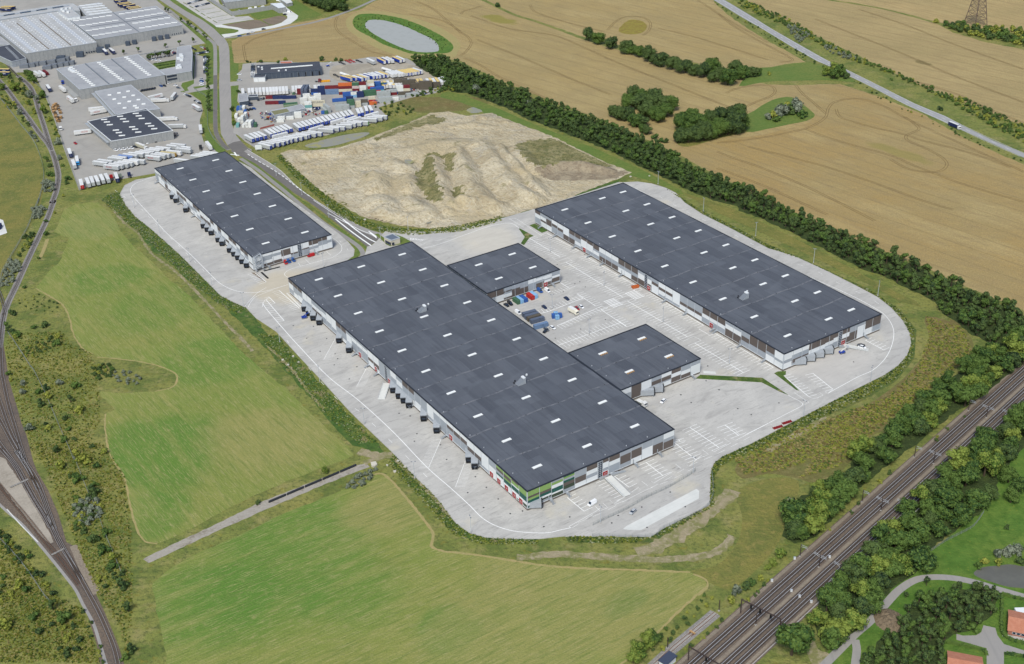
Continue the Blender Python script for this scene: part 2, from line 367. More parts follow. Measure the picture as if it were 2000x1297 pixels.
M['sand']=nmat("sandy_clay",(178,165,136),[dict(s=.012,c=(194,185,162),lo=.42,hi=.58,k=.8),dict(s=.035,c=(148,136,110),lo=.48,hi=.64,k=.7,w=.8),dict(s=.07,c=(158,152,138),lo=.55,hi=.66,k=.7,w=1.2),dict(s=.22,st=(.4,1.6,-50),c=(188,180,157),lo=.5,hi=.64,k=.7,w=1.5),dict(s=.5,c=(142,126,98),lo=.5,hi=.66,k=.75,w=.5),dict(s=.3,st=(.15,2.5,-62),c=(144,130,102),lo=.54,hi=.68,k=.6,w=.6),dict(s=.25,st=(.12,3,-20),c=(206,196,170),lo=.56,hi=.68,k=.6,w=.8),dict(s=.02,c=(172,158,126),lo=.5,hi=.62,k=.6),dict(s=1.6,c=(120,108,86),lo=.6,hi=.7,k=.5),dict(s=.09,c=(120,116,76),lo=.62,hi=.7,k=.7)],bump=[(.12,2.0),(.5,1.1),(1.8,.35)])
M['weedy']=nmat("weedy_spoil_ground",(120,114,74),[dict(s=.05,c=(150,142,104),k=.8),dict(s=.3,c=(84,90,48),lo=.46,hi=.6,k=.8),dict(s=.9,c=(172,166,132),lo=.56,hi=.68,k=.6)],bump=[(.4,.9),(1.6,.4)])
M['brownmeadow']=nmat("brown_dock_meadow",(112,106,62),[dict(s=.03,c=(104,110,56),lo=.42,hi=.6,k=.8),dict(s=.05,c=(118,98,64),lo=.52,hi=.66,k=.6),dict(s=.2,c=(136,128,82),lo=.5,hi=.65,k=.7),dict(s=.9,c=(92,82,48),k=.6)],bump=[(.5,.7),(1.8,.3)])
M['water']=nmat("pond_water",(158,160,156),[dict(s=.15,c=(142,144,138),lo=.5,hi=.7,k=.5)],rough=.5,spec=.5,bump=[(1.0,.03)])  # light grey base colour carries the pond's silvery reflection
M['waterdk']=nmat("dark_pond_water",(92,92,86),[dict(s=.2,c=(104,104,96),k=.5)],rough=.5,spec=.5,bump=[(1.0,.03)])
M['algae']=nmat("algae_covered_water",(138,136,122),[dict(s=.06,c=(150,146,80),lo=.5,hi=.62,k=.9,w=1.5)],rough=.35,spec=.5)
M['track']=nmat("wheel_track_in_crop",(112,94,60),[dict(s=.3,c=(140,118,78),k=.6)])
M['stubble']=nmat("mown_field_margin",(146,138,88),[dict(s=.1,c=(158,140,92),k=.6),dict(s=.8,c=(164,150,108),k=.5)],bump=[(1.2,.2)])

g=MB();g.face([(-4000,-600,0),(4000,-600,0),(4000,7000,0),(-4000,7000,0)],M['rough']);o=g.build('ground');o["kind"]='structure'
LV=.02
sheet('wheat_field',[(452,80),(487,62),(560,48),(640,34),(700,20),(745,-4),(800,-60),(900,-60),(935,-2),(1000,28),(1050,44),(1140,78),(1300,125),(1480,160),(1500,165),(1560,166),(1640,164),(1720,190),(1800,222),(1880,268),(1950,300),(2040,340),(2400,480),(2400,760),(2000,606),(1900,565),(1800,520),(1640,455),(1500,390),(1406,345),(1313,295),(1240,262),(1176,234),(1073,196),(974,156),(900,120),(860,112),(800,112),(740,115),(600,122),(520,120),(458,124)],LV,M['wheatA'],rag=(6,.8))
sheet('wheat_field',[(1310,292),(1340,283),(1400,277),(1440,270),(1500,262),(1580,240),(1600,216),(1560,170),(1640,164),(1720,190),(1800,222),(1880,268),(1950,300),(2040,340),(2400,480),(2400,760),(2000,606),(1900,565),(1800,520),(1640,455),(1500,390),(1406,345)],LV*2,M['wheatC'],rag=(6,.6))
sheet('wheat_field',[(452,84),(487,66),(560,52),(640,40),(690,30),(690,60),(700,80),(760,100),(800,112),(740,114),(600,122),(520,120),(458,122)],LV*2,M['wheatG'],rag=(6,.6))
sheet('wheat_field',[(935,-2),(900,-80),(1340,-80),(1398,8),(1431,36),(1492,76),(1533,98),(1575,122),(1520,130),(1480,134),(1480,150),(1300,110),(1140,72),(1050,41),(1000,26)],LV,M['wheatB'],rag=(6,.8))
sheet('wheat_field',[(1420,-80),(1462,4),(1502,24),(1554,47),(1591,68),(1634,90),(1678,109),(1740,140),(1801,168),(1862,190),(1924,218),(2000,246),(2300,370),(2300,140),(2000,97),(1924,82),(1862,64),(1832,47),(1785,34),(1724,18),(1662,7),(1600,-2),(1560,-80)],LV,M['wheatD'],rag=(6,.8))
sheet('wheat_field',[(1560,-80),(1600,-4),(1662,5),(1724,16),(1785,31),(1832,44),(1880,50),(1960,60),(2000,66),(2300,90),(2300,-120)],LV,M['wheatE'],rag=(6,.8))
sheet('rough_meadow',V(Z4,[(140,545),(250,440),(350,425),(450,405),(590,395),(680,420),(780,470),(860,500),(860,520),(700,508),(480,512),(300,520)]),LV*3,M['lawn'],sm=3)
sheet('rough_meadow',V(Z4,[(-260,800),(-150,745),(0,720),(165,740),(240,700),(300,660),(380,625),(470,615),(530,650),(600,705),(620,735),(570,765),(450,790),(330,815),(180,840),(0,880),(-180,930),(-260,900)]),LV*3,M['meadow'],sm=3)
sheet('rough_meadow',V(Z4,[(180,740),(240,700),(300,660),(380,625),(470,615),(530,650),(600,705),(620,735),(570,765),(450,790),(330,815),(190,835)]),LV*4,M['lawn'],sm=3)
sheet('pond_margin',V(Z2,[(935,140),(960,100),(1010,88),(1100,90),(1240,115),(1340,150),(1440,195),(1520,240),(1565,280),(1570,310),(1540,335),(1440,340),(1330,345),(1240,320),(1130,280),(1040,230),(960,185)]),LV*4,M['brightgrass'],sm=3,rag=(3,.4))
sheet('mown_strip',V(Z2,[(895,130),(930,95),(1000,72),(1100,70),(1260,95),(1380,130),(1500,180),(1590,240),(1620,290),(1600,330),(1560,370),(1300,372),(1200,345),(1080,300),(980,240),(910,190)]),LV*3,M['stubble'],sm=3)
sheet('pond',V(Z2,[(1015,155),(1035,130),(1090,125),(1160,135),(1260,165),(1360,210),(1450,255),(1480,295),(1475,325),(1400,332),(1320,325),(1240,300),(1150,260),(1070,215),(1025,180)]),LV*5,M['water'],sm=3,rag=(3,.3))
sheet('bare_patch',V(Z3,[(1000,200),(1030,150),(1080,125),(1150,135),(1180,170),(1150,205),(1080,218)]),LV*3,nmat("weedy_hollow",(132,118,52),[dict(s=.2,c=(112,84,48),k=.7),dict(s=.6,c=(140,138,60),k=.6)]),sm=3,rag=(2,.5))
mb=MB();strip(mb,path([(1600,-4),(1662,6),(1724,17),(1785,33),(1832,46),(1900,56)]),2.2,LV*2,M['rough']);strip(mb,path([(925,-10),(1000,27),(1050,43),(1140,75)]),4.5,LV*3,M['rough']);o=mb.build('field_boundary_grass');o["kind"]='structure'
mb=MB()
def tram(pts,z=LV*6,gauge=1.9):
    w=path(pts,6)
    for s in (-gauge/2,gauge/2): strip(mb,offs(w,s),.55,z,M['track'])
tram(V(Z4,[(0,905),(120,895),(300,870),(450,840),(560,815),(640,780),(690,740),(705,690),(740,650),(830,628),(930,630),(1050,670),(1180,740),(1300,800),(1500,890),(1700,980),(1860,1050),(1946,1090)]))
tram(V(Z4,[(560,815),(640,850),(760,890),(900,930),(1100,985),(1250,1050),(1380,1100),(1600,1180),(1946,1280)]))
tram(V(Z4,[(755,690),(780,740),(860,770),(1000,810),(1180,850),(1300,890),(1500,940),(1700,1000),(1860,1060)]))
tram(V(Z4,[(1190,740),(1280,810),(1240,840),(1200,860),(1210,890),(1300,930),(1400,980),(1455,1030),(1440,1070),(1380,1090),(1280,1085),(1200,1065),(1100,1010)]))
tram(V(Z4,[(0,960),(100,1000),(300,1070),(560,1180),(800,1297),(1000,1400)]))
tram(V(Z4,[(0,1065),(150,1120),(350,1200),(560,1297),(700,1360)]))
tram(V(Z4,[(500,540),(540,590),(600,640),(690,720)]))
tram(V(Z4,[(200,930),(420,985),(700,1060),(1000,1160),(1300,1270),(1500,1330)]))
tram(V(Z4,[(0,80),(100,160),(250,250),(400,330),(480,380),(400,395)]))
tram(V(Z4,[(60,590),(130,560),(250,540),(340,545),(370,575),(340,610),(240,650),(160,690)]))
tram(V(Z4,[(620,120),(900,230),(1200,350),(1500,480),(1946,650)]));tram(V(Z4,[(900,60),(1200,160),(1500,280),(1946,440)]));tram(V(Z4,[(1200,500),(1500,590),(1700,680),(1946,780)]))
tram(V(Z3,[(0,205),(50,240),(65,280),(30,330),(0,350)]));tram(V(Z3,[(20,370),(100,400),(250,490),(420,570),(600,650),(740,700)]))
tram(V(Z3,[(60,100),(300,180),(540,215),(640,240),(800,310),(1000,400),(1300,520),(1600,640),(1750,700)]))
tram(V(Z3,[(0,90),(20,70),(60,60),(125,40)]));tram(V(Z3,[(930,190),(990,130),(1060,105),(1150,110),(1200,145),(1190,195),(1150,225)]))
tram(V(Z3,[(100,250),(400,370),(700,500),(950,600)]));tram(V(Z3,[(1500,0),(1700,130),(1946,270)]));tram(V(Z3,[(1250,180),(1500,240),(1946,380)]));tram(V(Z3,[(440,30),(480,80),(700,150),(900,200)]))
tram(V(Z2,[(260,385),(245,300),(260,280),(330,240),(500,190)]));tram(V(Z2,[(840,105),(825,150),(850,205),(950,270),(1050,325),(1180,355)]))
tram(V(Z2,[(1340,10),(1450,60),(1600,190),(1621,210)]));tram(V(Z2,[(1300,90),(1500,130),(1621,200)]))
o=mb.build('wheel_tracks_in_crop');o["kind"]='structure'

sheet('mown_field',V(Z5,[(410,190),(480,160),(560,147),(620,150),(660,180),(720,240),(760,320),(830,410),(960,520),(1080,640),(1200,740),(1300,850),(1400,950),(1500,1060),(1621,1180)]) + [(560,760),(620,820),(680,872),(692,890),(640,910),(560,940),(460,985),(380,1030),(310,1062),(285,1058),(268,1035),(255,990),(243,935),(225,905),(212,880),(206,830),(205,808),(225,800),(200,775),(195,765),(240,768),(300,765),(335,757),(346,742),(340,728),(300,712),(240,702),(190,698)] + V(Z5,[(600,1110),(530,1080),(480,1010),(455,950),(440,880),(400,800),(330,750),(260,720),(225,690),(270,640),(310,580),(360,545),(390,500),(410,440),(440,370),(380,355),(345,330),(370,280),(390,230)]),LV*2,M['field1'],rag=(4,.5))
sheet('mown_field',[(298,1140),(340,1105),(400,1075),(480,1040),(560,1000),(640,970),(700,945),(735,925),(760,935),(800,980),(845,1040),(848,1072),(870,1075),(940,1085),(1020,1098),(1100,1108),(1200,1115),(1280,1115),(1350,1118),(1375,1128),(1382,1145),(1370,1158),(1330,1190),(1290,1230),(1250,1265),(1200,1310),(1150,1380),(900,1500),(420,1500),(320,1320),(325,1280),(315,1220),(302,1180)],LV*2,M['field2'],rag=(4,.5))
mb=MB()
for pts,w_ in ((V(Z5,[(225,690),(330,750),(400,800),(440,880),(455,950),(480,1010),(530,1080),(600,1110)]),.9),([(190,698),(240,702),(300,712),(340,728),(346,742),(335,757),(300,765)],.9),([(206,808),(205,830),(212,880),(225,905),(243,935),(255,990),(268,1035),(285,1058),(310,1062)],.9),
    ([(700,945),(735,925),(760,935),(800,980),(845,1040),(848,1072),(940,1085),(1020,1098),(1100,1108),(1280,1115),(1350,1118)],1.3),([(1382,1145),(1330,1190),(1290,1230),(1250,1265),(1200,1310)],1.0),([(1354,1122),(1378,1132),(1382,1148),(1360,1165)],1.0)):
    strip(mb,path(pts),w_,LV*3,M['stubble'],jit=.25)
o=mb.build('dry_field_edge');o["kind"]='structure'
sheet('meadow',[(0,190),(20,215),(60,270),(84,330),(80,400),(50,460),(20,520),(0,560),(-200,700),(-300,200)],LV,M['meadow'],sm=2)
sheet('brown_meadow',[(790,185),(830,190),(900,188),(955,195),(940,210),(880,218),(840,222),(800,215),(775,200)],LV,M['brownmeadow'],sm=3)
sheet('bank',V(Z13,[(80,350),(200,290),(400,200),(600,130),(800,60),(1000,0),(1100,-60),(1180,-180),(1150,-280),(1080,-300),(1080,-180),(1040,-90),(960,-50),(940,-50),(1040,-100),(1000,-20),(900,30),(700,100),(560,180),(400,180),(200,250),(90,330)]),LV,M['brownmeadow'],sm=0)
sheet('bank',[(1440,905),(1520,870),(1640,820),(1740,760),(1800,700),(1815,660),(1808,618),(1880,640),(1900,690),(1830,745),(1760,800),(1745,830),(1690,860),(1650,915),(1600,945),(1560,935),(1500,925),(1450,935)],LV*2,M['brownmeadow'],sm=3)
sheet('bank_grass',[(1440,960),(1500,935),(1560,940),(1545,1000),(1520,1060),(1480,1110),(1430,1150),(1390,1140),(1350,1115),(1400,1105),(1440,1060),(1450,1010)],LV*2,M['meadow'],sm=3)
sheet('grass_bank',[(1246,352),(1300,366),(1330,385),(1372,412),(1430,440),(1502,478),(1560,502),(1630,534),(1700,566),(1760,606),(1790,645),(1786,700),(1750,745),(1680,785),(1600,820),(1500,868),(1408,910),(1396,930),(1394,990),(1300,1045),(1270,1062),(1110,1060),(1104,1047),(1157,1048),(1272,1049),(1293,1034),(1385,987),(1388,920),(1394,905),(1410,892),(1469,866),(1539,829),(1606,794),(1674,759),(1728,732),(1755,713),(1771,694),(1779,673),(1776,651),(1763,627),(1741,602),(1714,581),(1674,559),(1579,513),(1500,485),(1428,447),(1371,418),(1336,395),(1319,377),(1299,367),(1271,358)],LV*3,nmat("weedy_bank",(84,100,48),[dict(s=.08,c=(112,110,60),k=.8),dict(s=.3,c=(60,84,36),lo=.46,hi=.6,k=.8),dict(s=1.2,c=(150,146,110),lo=.6,hi=.7,k=.6)],bump=[(.5,.8),(1.6,.4)]))
M['bankgreen']=nmat("dense_green_bank",(70,98,40),[dict(s=.08,c=(96,108,50),k=.8),dict(s=.3,c=(56,82,34),lo=.46,hi=.6,k=.8),dict(s=.12,c=(140,128,96),lo=.58,hi=.66,k=.8)],bump=[(.5,.9),(1.6,.4)])
sheet('grass_bank',V(Z5,[(640,130),(700,90),(760,85),(800,170),(860,240),(950,310),(1040,390),(1130,470),(1220,560),(1300,640),(1400,740),(1480,780),(1560,815),(1621,880),(1700,1000)]) + [(540,655),(580,700),(630,755),(680,810),(720,850),(755,886),(740,884),(690,870),(640,820),(600,770),(550,715),(500,660),(440,600),(380,560),(340,520),(300,490),(262,450),(235,425),(215,400)],LV*3,M['bankgreen'],rag=(4,.8))
sheet('grass_bank',V(Z11,[(240,640),(340,750),(450,860),(530,940),(590,1020),(650,1100),(740,1165),(850,1195),(1000,1205),(1200,1205),(1200,1215),(1000,1225),(860,1225),(720,1200),(620,1150),(540,1060),(470,960),(380,880),(290,790),(210,670)]),LV*3,M['bankgreen'],rag=(3,.4))
mb=MB()
for pts,w_ in (([(1010,1090),(1080,1083),(1150,1086),(1240,1092),(1330,1092),(1400,1078),(1432,1048)],3.5),([(1240,1080),(1300,1060),(1360,1020),(1412,978),(1432,956)],6),([(880,1010),(860,985),(830,950),(790,912),(770,895)],2.2),
                 ([(700,882),(735,890),(770,888)],4),([(712,905),(740,895),(765,886)],3),([(1500,880),(1560,846),(1620,815)],3)):
    strip(mb,path(pts),w_*1.3,LV*4,M['dirt'],jit=w_*.22)
strip(mb,path(V(Z5,[(720,200),(800,290),(870,340),(960,470),(1080,560),(1180,650),(1300,770),(1400,880),(1500,980),(1600,1090)])),1.8,LV*4,M['dirt'],jit=.5)
strip(mb,path(V(Z7,[(0,830),(80,900),(180,1000),(260,1110),(340,1210),(420,1297)])),1.5,LV*4,M['dirt'],jit=.5)
strip(mb,path(V(Z5,[(255,495),(280,440),(300,380)])),2.5,LV*2,M['stubble'])
o=mb.build('worn_dirt_track');o["kind"]='structure'
sheet('grass_verge',[(540,305),(575,345),(620,385),(660,420),(700,440),(740,452),(800,460),(900,452),(990,428),(1045,410),(1208,357),(1212,350),(1060,395),(980,418),(900,438),(820,448),(750,442),(700,425),(650,390),(600,350),(552,302)],LV*3,M['bankgreen'],rag=(3,.3))
sheet('grass_verge',[(1000,300),(1080,320),(1220,340),(1290,362),(1330,380),(1330,372),(1290,350),(1240,325),(1150,285),(1060,250),(980,215),(930,195),(880,180),(860,190),(940,215)],LV*3,M['lawn'],sm=2)
sheet('grass_verge',[(1330,375),(1424,405),(1500,440),(1600,490),(1700,545),(1790,590),(1800,600),(1760,590),(1690,552),(1600,508),(1500,460),(1400,415)],LV*4,M['meadow'])

sheet('bright_meadow',[(1580,1320),(1650,1230),(1700,1180),(1790,1100),(1900,1010),(1950,920),(2010,850),(2300,700),(2300,1500),(1500,1500)],LV*2,M['brightgrass'])
SANDP=V(C8,[(20,285),(80,265),(200,270),(330,255),(480,215),(600,165),(740,115),(860,60),(960,50),(1060,75),(1200,60),(1300,100),(1460,160),(1560,200),(1700,270),(1850,340),(1980,390),(1900,430),(1760,480),(1640,530),(1500,580),(1350,620),(1200,655),(1050,690),(900,712),(840,705),(700,690),(560,660),(480,640),(380,580),(280,520),(180,440),(100,370),(40,320)])
# ================================================================== PAVED AREAS,ROADS,MARKINGS
west=V(Z5,[(760,100),(765,85),(790,40),(860,5)]) + [(280,349),(302,344),(380,330),(455,318),(467.5,316),(490,327.5),(525,357.5),(575,395),(625,430),(660,455),(680,472.5),(692.5,487.5),(691,500),(680,507.5),(668,514),(700,520),(712,500),(717,482),(725,480),(737,470),(752,452),(757,450),(780,452),(801,451),(840,453),(880,450),(920,443),(960,432),(1000,421),(1045,408),(1143,377),(1208,356)]
east=V(Z9,[(760,92),(860,87),(950,100),(1050,130),(1120,165),(1180,230),(1300,310),(1500,410),(1753,545)]) + V(Z10,[(740,0),(850,50),(1000,120),(1200,220),(1350,300),(1450,380),(1530,470),(1580,560),(1590,640),(1560,720),(1500,790),(1400,860),(1200,960),(950,1090),(700,1220),(555,1297)]) + V(Z12,[(1600,395),(1500,440),(1400,485),(1345,530),(1325,580),(1316,808),(1000,970),(930,1020),(535,1018),(350,1018)])
south=V(Z11,[(1380,1185),(1200,1205),(1000,1205),(850,1195),(740,1165),(650,1100),(590,1020),(530,940),(450,860),(340,750),(220,620),(0,410)]) + [(680,800),(630,745),(580,692),(540,648)] + V(Z5,[(1621,880),(1560,815),(1480,780),(1400,740),(1300,640),(1220,560),(1130,470),(1040,390),(950,310),(860,240),(800,170)])
SITE=west + east + south
sheet('warehouse_yard',SITE,.10,M['paving'],thick=.25,side=M['kerb'])
mb=MB();w=[tuple(G(x,y)[:2]) for x,y in east[2:] + south + west[:5]]
for i in range(len(w)-1):
    a,b=w[i],w[i+1];mb.beam((a[0],a[1],.12),(b[0],b[1],.12),.3,.22,M['kerb'])
o=mb.build('yard_kerb');o["kind"]='structure'
PZ=.13
sheet('new_concrete_slab',V(Z12,[(740,968),(760,950),(1230,700),(1248,715),(1246,765),(862,975),(780,975)]),PZ,M['newslab'])
sheet('new_concrete_slab',V(Z10,[(85,832),(175,838),(178,856),(90,850)]),PZ,M['newslab'])
def island(pts,mat='lawn',h=.12,**k): return sheet('grass_island',pts,PZ+h,M[mat],thick=h+.1,side=M['kerb'],**k)
island(V(Z7,[(785,30),(810,25),(860,60),(930,30),(985,48),(1045,80),(1040,90),(900,118),(870,105),(840,75)]),sm=0)
island(V(Z9,[(118,388),(155,376),(245,425),(205,440)]),'bankgreen')
island(V(Z9,[(45,410),(60,412),(148,460),(118,475),(82,524),(60,512),(88,468)]),'bankgreen')
island(V(Z10,[(66,862),(515,884),(705,1010),(640,985),(510,918),(30,890)]),'bankgreen')
island(V(Z10,[(600,852),(625,838),(686,835),(684,862),(668,868),(782,978),(760,972)]),'bankgreen')
sheet('bare_wedge',V(B2,[(165,745),(230,730),(405,895),(390,895)]),PZ,M['soil'])
sheet('access_road',V(Z6,[(800,60),(880,20),(930,50),(1000,90),(1100,150),(1200,220),(1300,320),(1400,400),(1500,470),(1600,530),(1700,590),(1800,640),(1900,680),(2000,708)]) + [(770,458),(757,452),(745,463),(727,477)] + V(Z6,[(1890,800),(1870,810),(1800,750),(1700,680),(1600,600),(1500,520),(1400,450),(1300,390),(1200,310),(1100,240),(1000,160),(900,110),(850,90)]),.05,M['asphalt'])
sheet('access_road_outer_lane',V(Z6,[(905,62),(930,50),(1000,90),(1100,150),(1200,220),(1300,320),(1400,400),(1500,470),(1600,530),(1700,590),(1800,640),(1900,680),(2000,708)]) + [(770,457),(745,462)] + V(Z6,[(1920,730),(1800,680),(1640,560),(1540,490),(1440,428),(1340,358),(1240,280),(1140,210),(1020,140),(940,85)]),.07,M['asphaltlt'])
mb=MB();strip(mb,path(V(Z6,[(880,118),(950,165),(1025,215),(1125,295),(1225,375),(1325,460),(1425,540),(1525,620),(1625,685),(1725,750),(1810,815),(1835,870),(1800,900)])),3.3,.05,M['cycle'])
o=mb.build('cycle_path');o["kind"]='structure'
mb=MB();strip(mb,path(V(Z6,[(895,105),(1000,175),(1100,255),(1200,330),(1300,410),(1400,475),(1500,550),(1600,630),(1700,705),(1790,770),(1868,825),(1875,862)])),1.7,.045,M['lawn'])
strip(mb,path(V(Z6,[(880,150),(1000,235),(1100,320),(1200,405),(1300,495),(1400,580),(1500,665),(1600,725),(1690,790)])),1.6,.045,M['lawn']);o=mb.build('grass_verge');o["kind"]='structure'
sheet('grass_verge',V(Z6,[(1740,755),(1790,800),(1815,850),(1800,880),(1760,900),(1700,915),(1760,880),(1775,840)]),.045,M['lawn'])
WK=V(Z1,[(1440,920),(1400,850),(1395,800)]) + V(A6,[(1410,1000),(1400,600),(1408,300),(1395,0)]) + V(A8,[(575,540),(530,480),(430,380),(300,270),(150,170),(0,75)]) + [(300,-8),(240,-50)]
EK=[(268,-50),(325,-5)] + V(A8,[(60,40),(200,130),(400,240),(540,340),(650,440),(700,520),(715,600)]) + V(A6,[(1575,350),(1580,560),(1590,700),(1600,1000)]) + V(Z2,[(170,780),(200,860),(260,930),(300,950)])
sheet('street',[(458,300)] + WK + EK + [(482,300)],.04,M['asphaltlt'])
sheet('street',[(444,284),(458,299),(478,306),(492,296),(482,287),(470,275),(455,278)],.05,M['asphalt'])
CP=[(326,16),(340,27),(353,37),(380,54),(400,70),(415,82),(420,93),(420.5,140),(420.5,200),(420.5,240),(423,262),(434,280),(447,293)]
mb=MB();strip(mb,path(CP),3.6,.045,M['cycle']);o=mb.build('cycle_path');o["kind"]='structure'
mb=MB();strip(mb,path([(420.5,147),(420.5,200),(420.5,240),(423,262),(434,280),(446,292)]),3.4,.055,M['asphalt']);o=mb.build('cycle_path_new_asphalt');o["kind"]='structure'
sheet('grass_verge',V(A6,[(1180,0),(1305,0),(1315,450),(1310,700),(1305,1250),(1200,1250),(1150,1000),(1100,880),(930,770),(1300,650),(1190,600),(1190,400),(1190,150)]),.03,M['lawn'])
sheet('grass_verge',[(395,60),(412,80),(416,92),(404,88),(396,80),(380,66),(340,36),(300,8),(310,8),(350,36)],.03,M['lawn'])
sheet('grass_verge',V(A6,[(1370,60),(1395,70),(1405,300),(1400,440),(1375,440),(1365,200)]),.045,M['lawn'])
sheet('grass_verge',V(A6,[(1378,700),(1400,700),(1412,1250),(1385,1250)]),.045,M['lawn'])
sheet('grass_verge',[(452,92),(449,92),(450,157),(465,159),(466,124),(455,122)],.045,M['lawn'])
sheet('grass_verge',V(A6,[(1600,640),(1700,620),(1710,700),(1705,900),(1690,1000),(1600,1000),(1595,700)]),.03,M['lawn'])
sheet('grass_verge',V(A7,[(1725,0),(1790,0),(1800,80),(1830,200),(1900,300),(2000,385),(2000,410),(1920,430),(1860,400),(1830,330),(1760,250),(1720,100)]),.03,M['lawn'])
sheet('grass_verge',[(324,-6),(338,5),(362,20),(394,38),(418,56),(434,72),(440,72),(455,66),(468,58),(456,56),(430,58),(412,40),(380,20),(350,0),(340,-10)],.035,M['lawn'])
sheet('highway',V(Z4,[(-120,-60),(0,12),(150,105),(300,190),(480,300),(640,390),(700,414),(830,478),(1000,560),(1200,665),(1400,755),(1600,845),(1800,935),(1946,1000),(2600,1290),(2600,1260),(1946,972),(1750,890),(1560,797),(1450,737),(1250,655),(1050,555),(850,455),(710,388),(650,355),(500,270),(350,185),(200,90),(50,0),(-40,-60)]),.05,M['highway'])
mb=MB()
hc=resample(path(V(Z4,[(-60,-40),(25,8),(175,97),(325,187),(490,285),(645,372),(705,401),(840,466),(1025,558),(1225,660),(1425,746),(1580,821),(1775,912),(1946,986)]),3),1.0)
for i in range(0,len(hc)-6,15):
    strip(mb,[tuple(p) for p in hc[i:i+6]],.22,.075,M['white'])
for s in (3.9,-3.9): strip(mb,offs(hc,s),.2,.075,M['white'])
o=mb.build('road_marking');o["kind"]='structure'
sheet('freight_yard',V(Z1,[(-60,340),(0,375),(100,460),(200,455),(240,510),(300,640),(345,760),(390,900),(440,1040),(500,1205),(620,1160),(980,1098),(1140,1060),(1380,970),(1340,930),(1290,900),(1270,830),(1265,760),(1285,700),(1270,640),(1210,600),(1150,580),(1230,555),(1240,440),(1225,370),(1215,290),(1300,275),(1160,150),(990,0),(960,-60),(-60,-60)]),.03,M['yard'])
sheet('forecourt',V(A6,[(980,130),(1060,150),(1110,160),(1190,200),(1190,640),(1180,655),(1310,620),(1310,690),(870,770),(830,745),(900,720),(870,680),(990,600),(1000,180)]),.045,M['yard'])
sheet('grass_verge',V(A6,[(800,600),(990,550),(990,610),(880,680),(905,725),(780,752),(770,740),(840,725),(780,650)]),.05,M['lawn'])
sheet('grass_verge',V(A6,[(975,165),(1005,160),(1005,240),(985,545),(955,545)]),.05,M['lawn'])
sheet('grass_verge',V(A6,[(975,665),(1190,640),(1200,655),(1000,700)]),.055,M['lawn'])
sheet('freight_yard',V(Z2,[(205,470),(235,440),(240,405),(330,395),(640,395),(760,395),(900,385),(1050,360),(1280,370),(1480,480),(1560,520),(1460,590),(1300,620),(1100,680),(1160,745),(1000,800),(760,860),(560,900),(400,945),(340,950),(260,900),(215,860),(180,840),(200,700),(220,660),(205,640),(215,540),(160,545),(155,520),(205,515)]),.035,M['yard'])
sheet('dusty_yard',V(A2,[(0,250),(200,220),(600,200),(1000,180),(1200,190),(1460,300),(1700,420),(1300,470),(900,460),(400,500),(60,480),(-60,380)]),.045,M['dusty'],sm=2)
sheet('depot_yard',V(A8,[(560,-60),(600,40),(640,100),(750,180),(790,200),(940,190),(1010,230),(620,290),(540,300),(80,0),(-20,-60)]),.05,M['paving'])
sheet('depot_drive',V(A8,[(540,300),(620,290),(700,310),(810,325),(880,345),(950,350),(1100,325),(1240,300),(1330,270),(1400,220),(1400,190),(1320,140),(1250,115),(1380,80),(1460,140),(1530,185),(1520,220),(1440,280),(1300,320),(1100,360),(900,395),(760,425),(660,450),(620,410),(680,400),(780,390),(825,370),(820,355),(740,340),(560,320)]),.055,M['newslab'])
sheet('brown_verge',V(A8,[(640,300),(1010,235),(1070,240),(1180,290),(1190,305),(920,355),(860,340),(760,320)]),.05,M['soil'])
sheet('brown_verge',V(A8,[(1100,235),(1280,190),(1350,190),(1395,210),(1380,245),(1240,295),(1190,290)]),.05,M['soil'])
sheet('depot_lawn',V(A8,[(960,160),(1200,120),(1260,140),(1330,180),(1100,220),(1060,230),(980,190)]),.05,M['lawn'])
sheet('depot_lawn',V(A8,[(1390,90),(1450,20),(1500,0),(1600,60),(1820,180),(1500,250),(1530,200),(1480,140)]),.05,M['lawn'])
sheet('depot_lawn',V(A8,[(590,340),(740,340),(820,355),(825,372),(780,390),(680,402)]),.06,M['lawn'])
mb=MB();strip(mb,path([(440,74),(470,71),(520,62),(560,54),(620,42),(680,22),(720,5),(760,-15)]),4.5,.06,M['cycle']);o=mb.build('lane');o["kind"]='structure'
sheet('farm_track',[(279,1092),(340,1062),(420,1025),(500,985),(600,945),(690,910),(715,905),(722,912),(700,920),(620,952),(520,995),(430,1035),(350,1072),(290,1100)],.04,nmat("old_concrete_track",(150,144,134),[dict(s=.15,c=(120,112,96),lo=.5,hi=.64,k=.8),dict(s=.8,c=(168,163,154),k=.5)]),rag=(2,.3))
mb=MB();strip(mb,path(V(Z13,[(480,1320),(560,1240),(640,1160),(720,1090),(800,1000),(850,950),(920,908),(1000,895),(1100,900),(1200,920),(1300,950),(1423,985),(1500,1005)])),3.6,.06,M['asphaltlt'])
strip(mb,path(V(C6,[(500,770),(515,850),(510,920),(500,1000)])),3.3,.065,M['asphaltlt']);o=mb.build('footpath');o["kind"]='structure'
sheet('cul_de_sac',V(Z13,[(1110,1158),(1140,1166),(1200,1165),(1225,1150),(1235,1118),(1290,1130),(1300,1165),(1330,1205),(1423,1235),(1500,1260),(1500,1290),(1423,1262),(1330,1240),(1330,1330),(1250,1330),(1250,1225),(1110,1185)]),.06,M['asphaltlt'])
sheet('pond',V(Z13,[(1190,875),(1230,850),(1300,842),(1360,836),(1423,846),(1520,860),(1520,980),(1423,948),(1350,940),(1280,920),(1210,895)]),.06,M['waterdk'],sm=3)
sheet('retention_pond',V(C8,[(160,240),(220,220),(300,200),(380,182),(480,168),(520,172),(480,195),(420,215),(330,240),(250,252),(180,252)]),.06,M['algae'],sm=3)
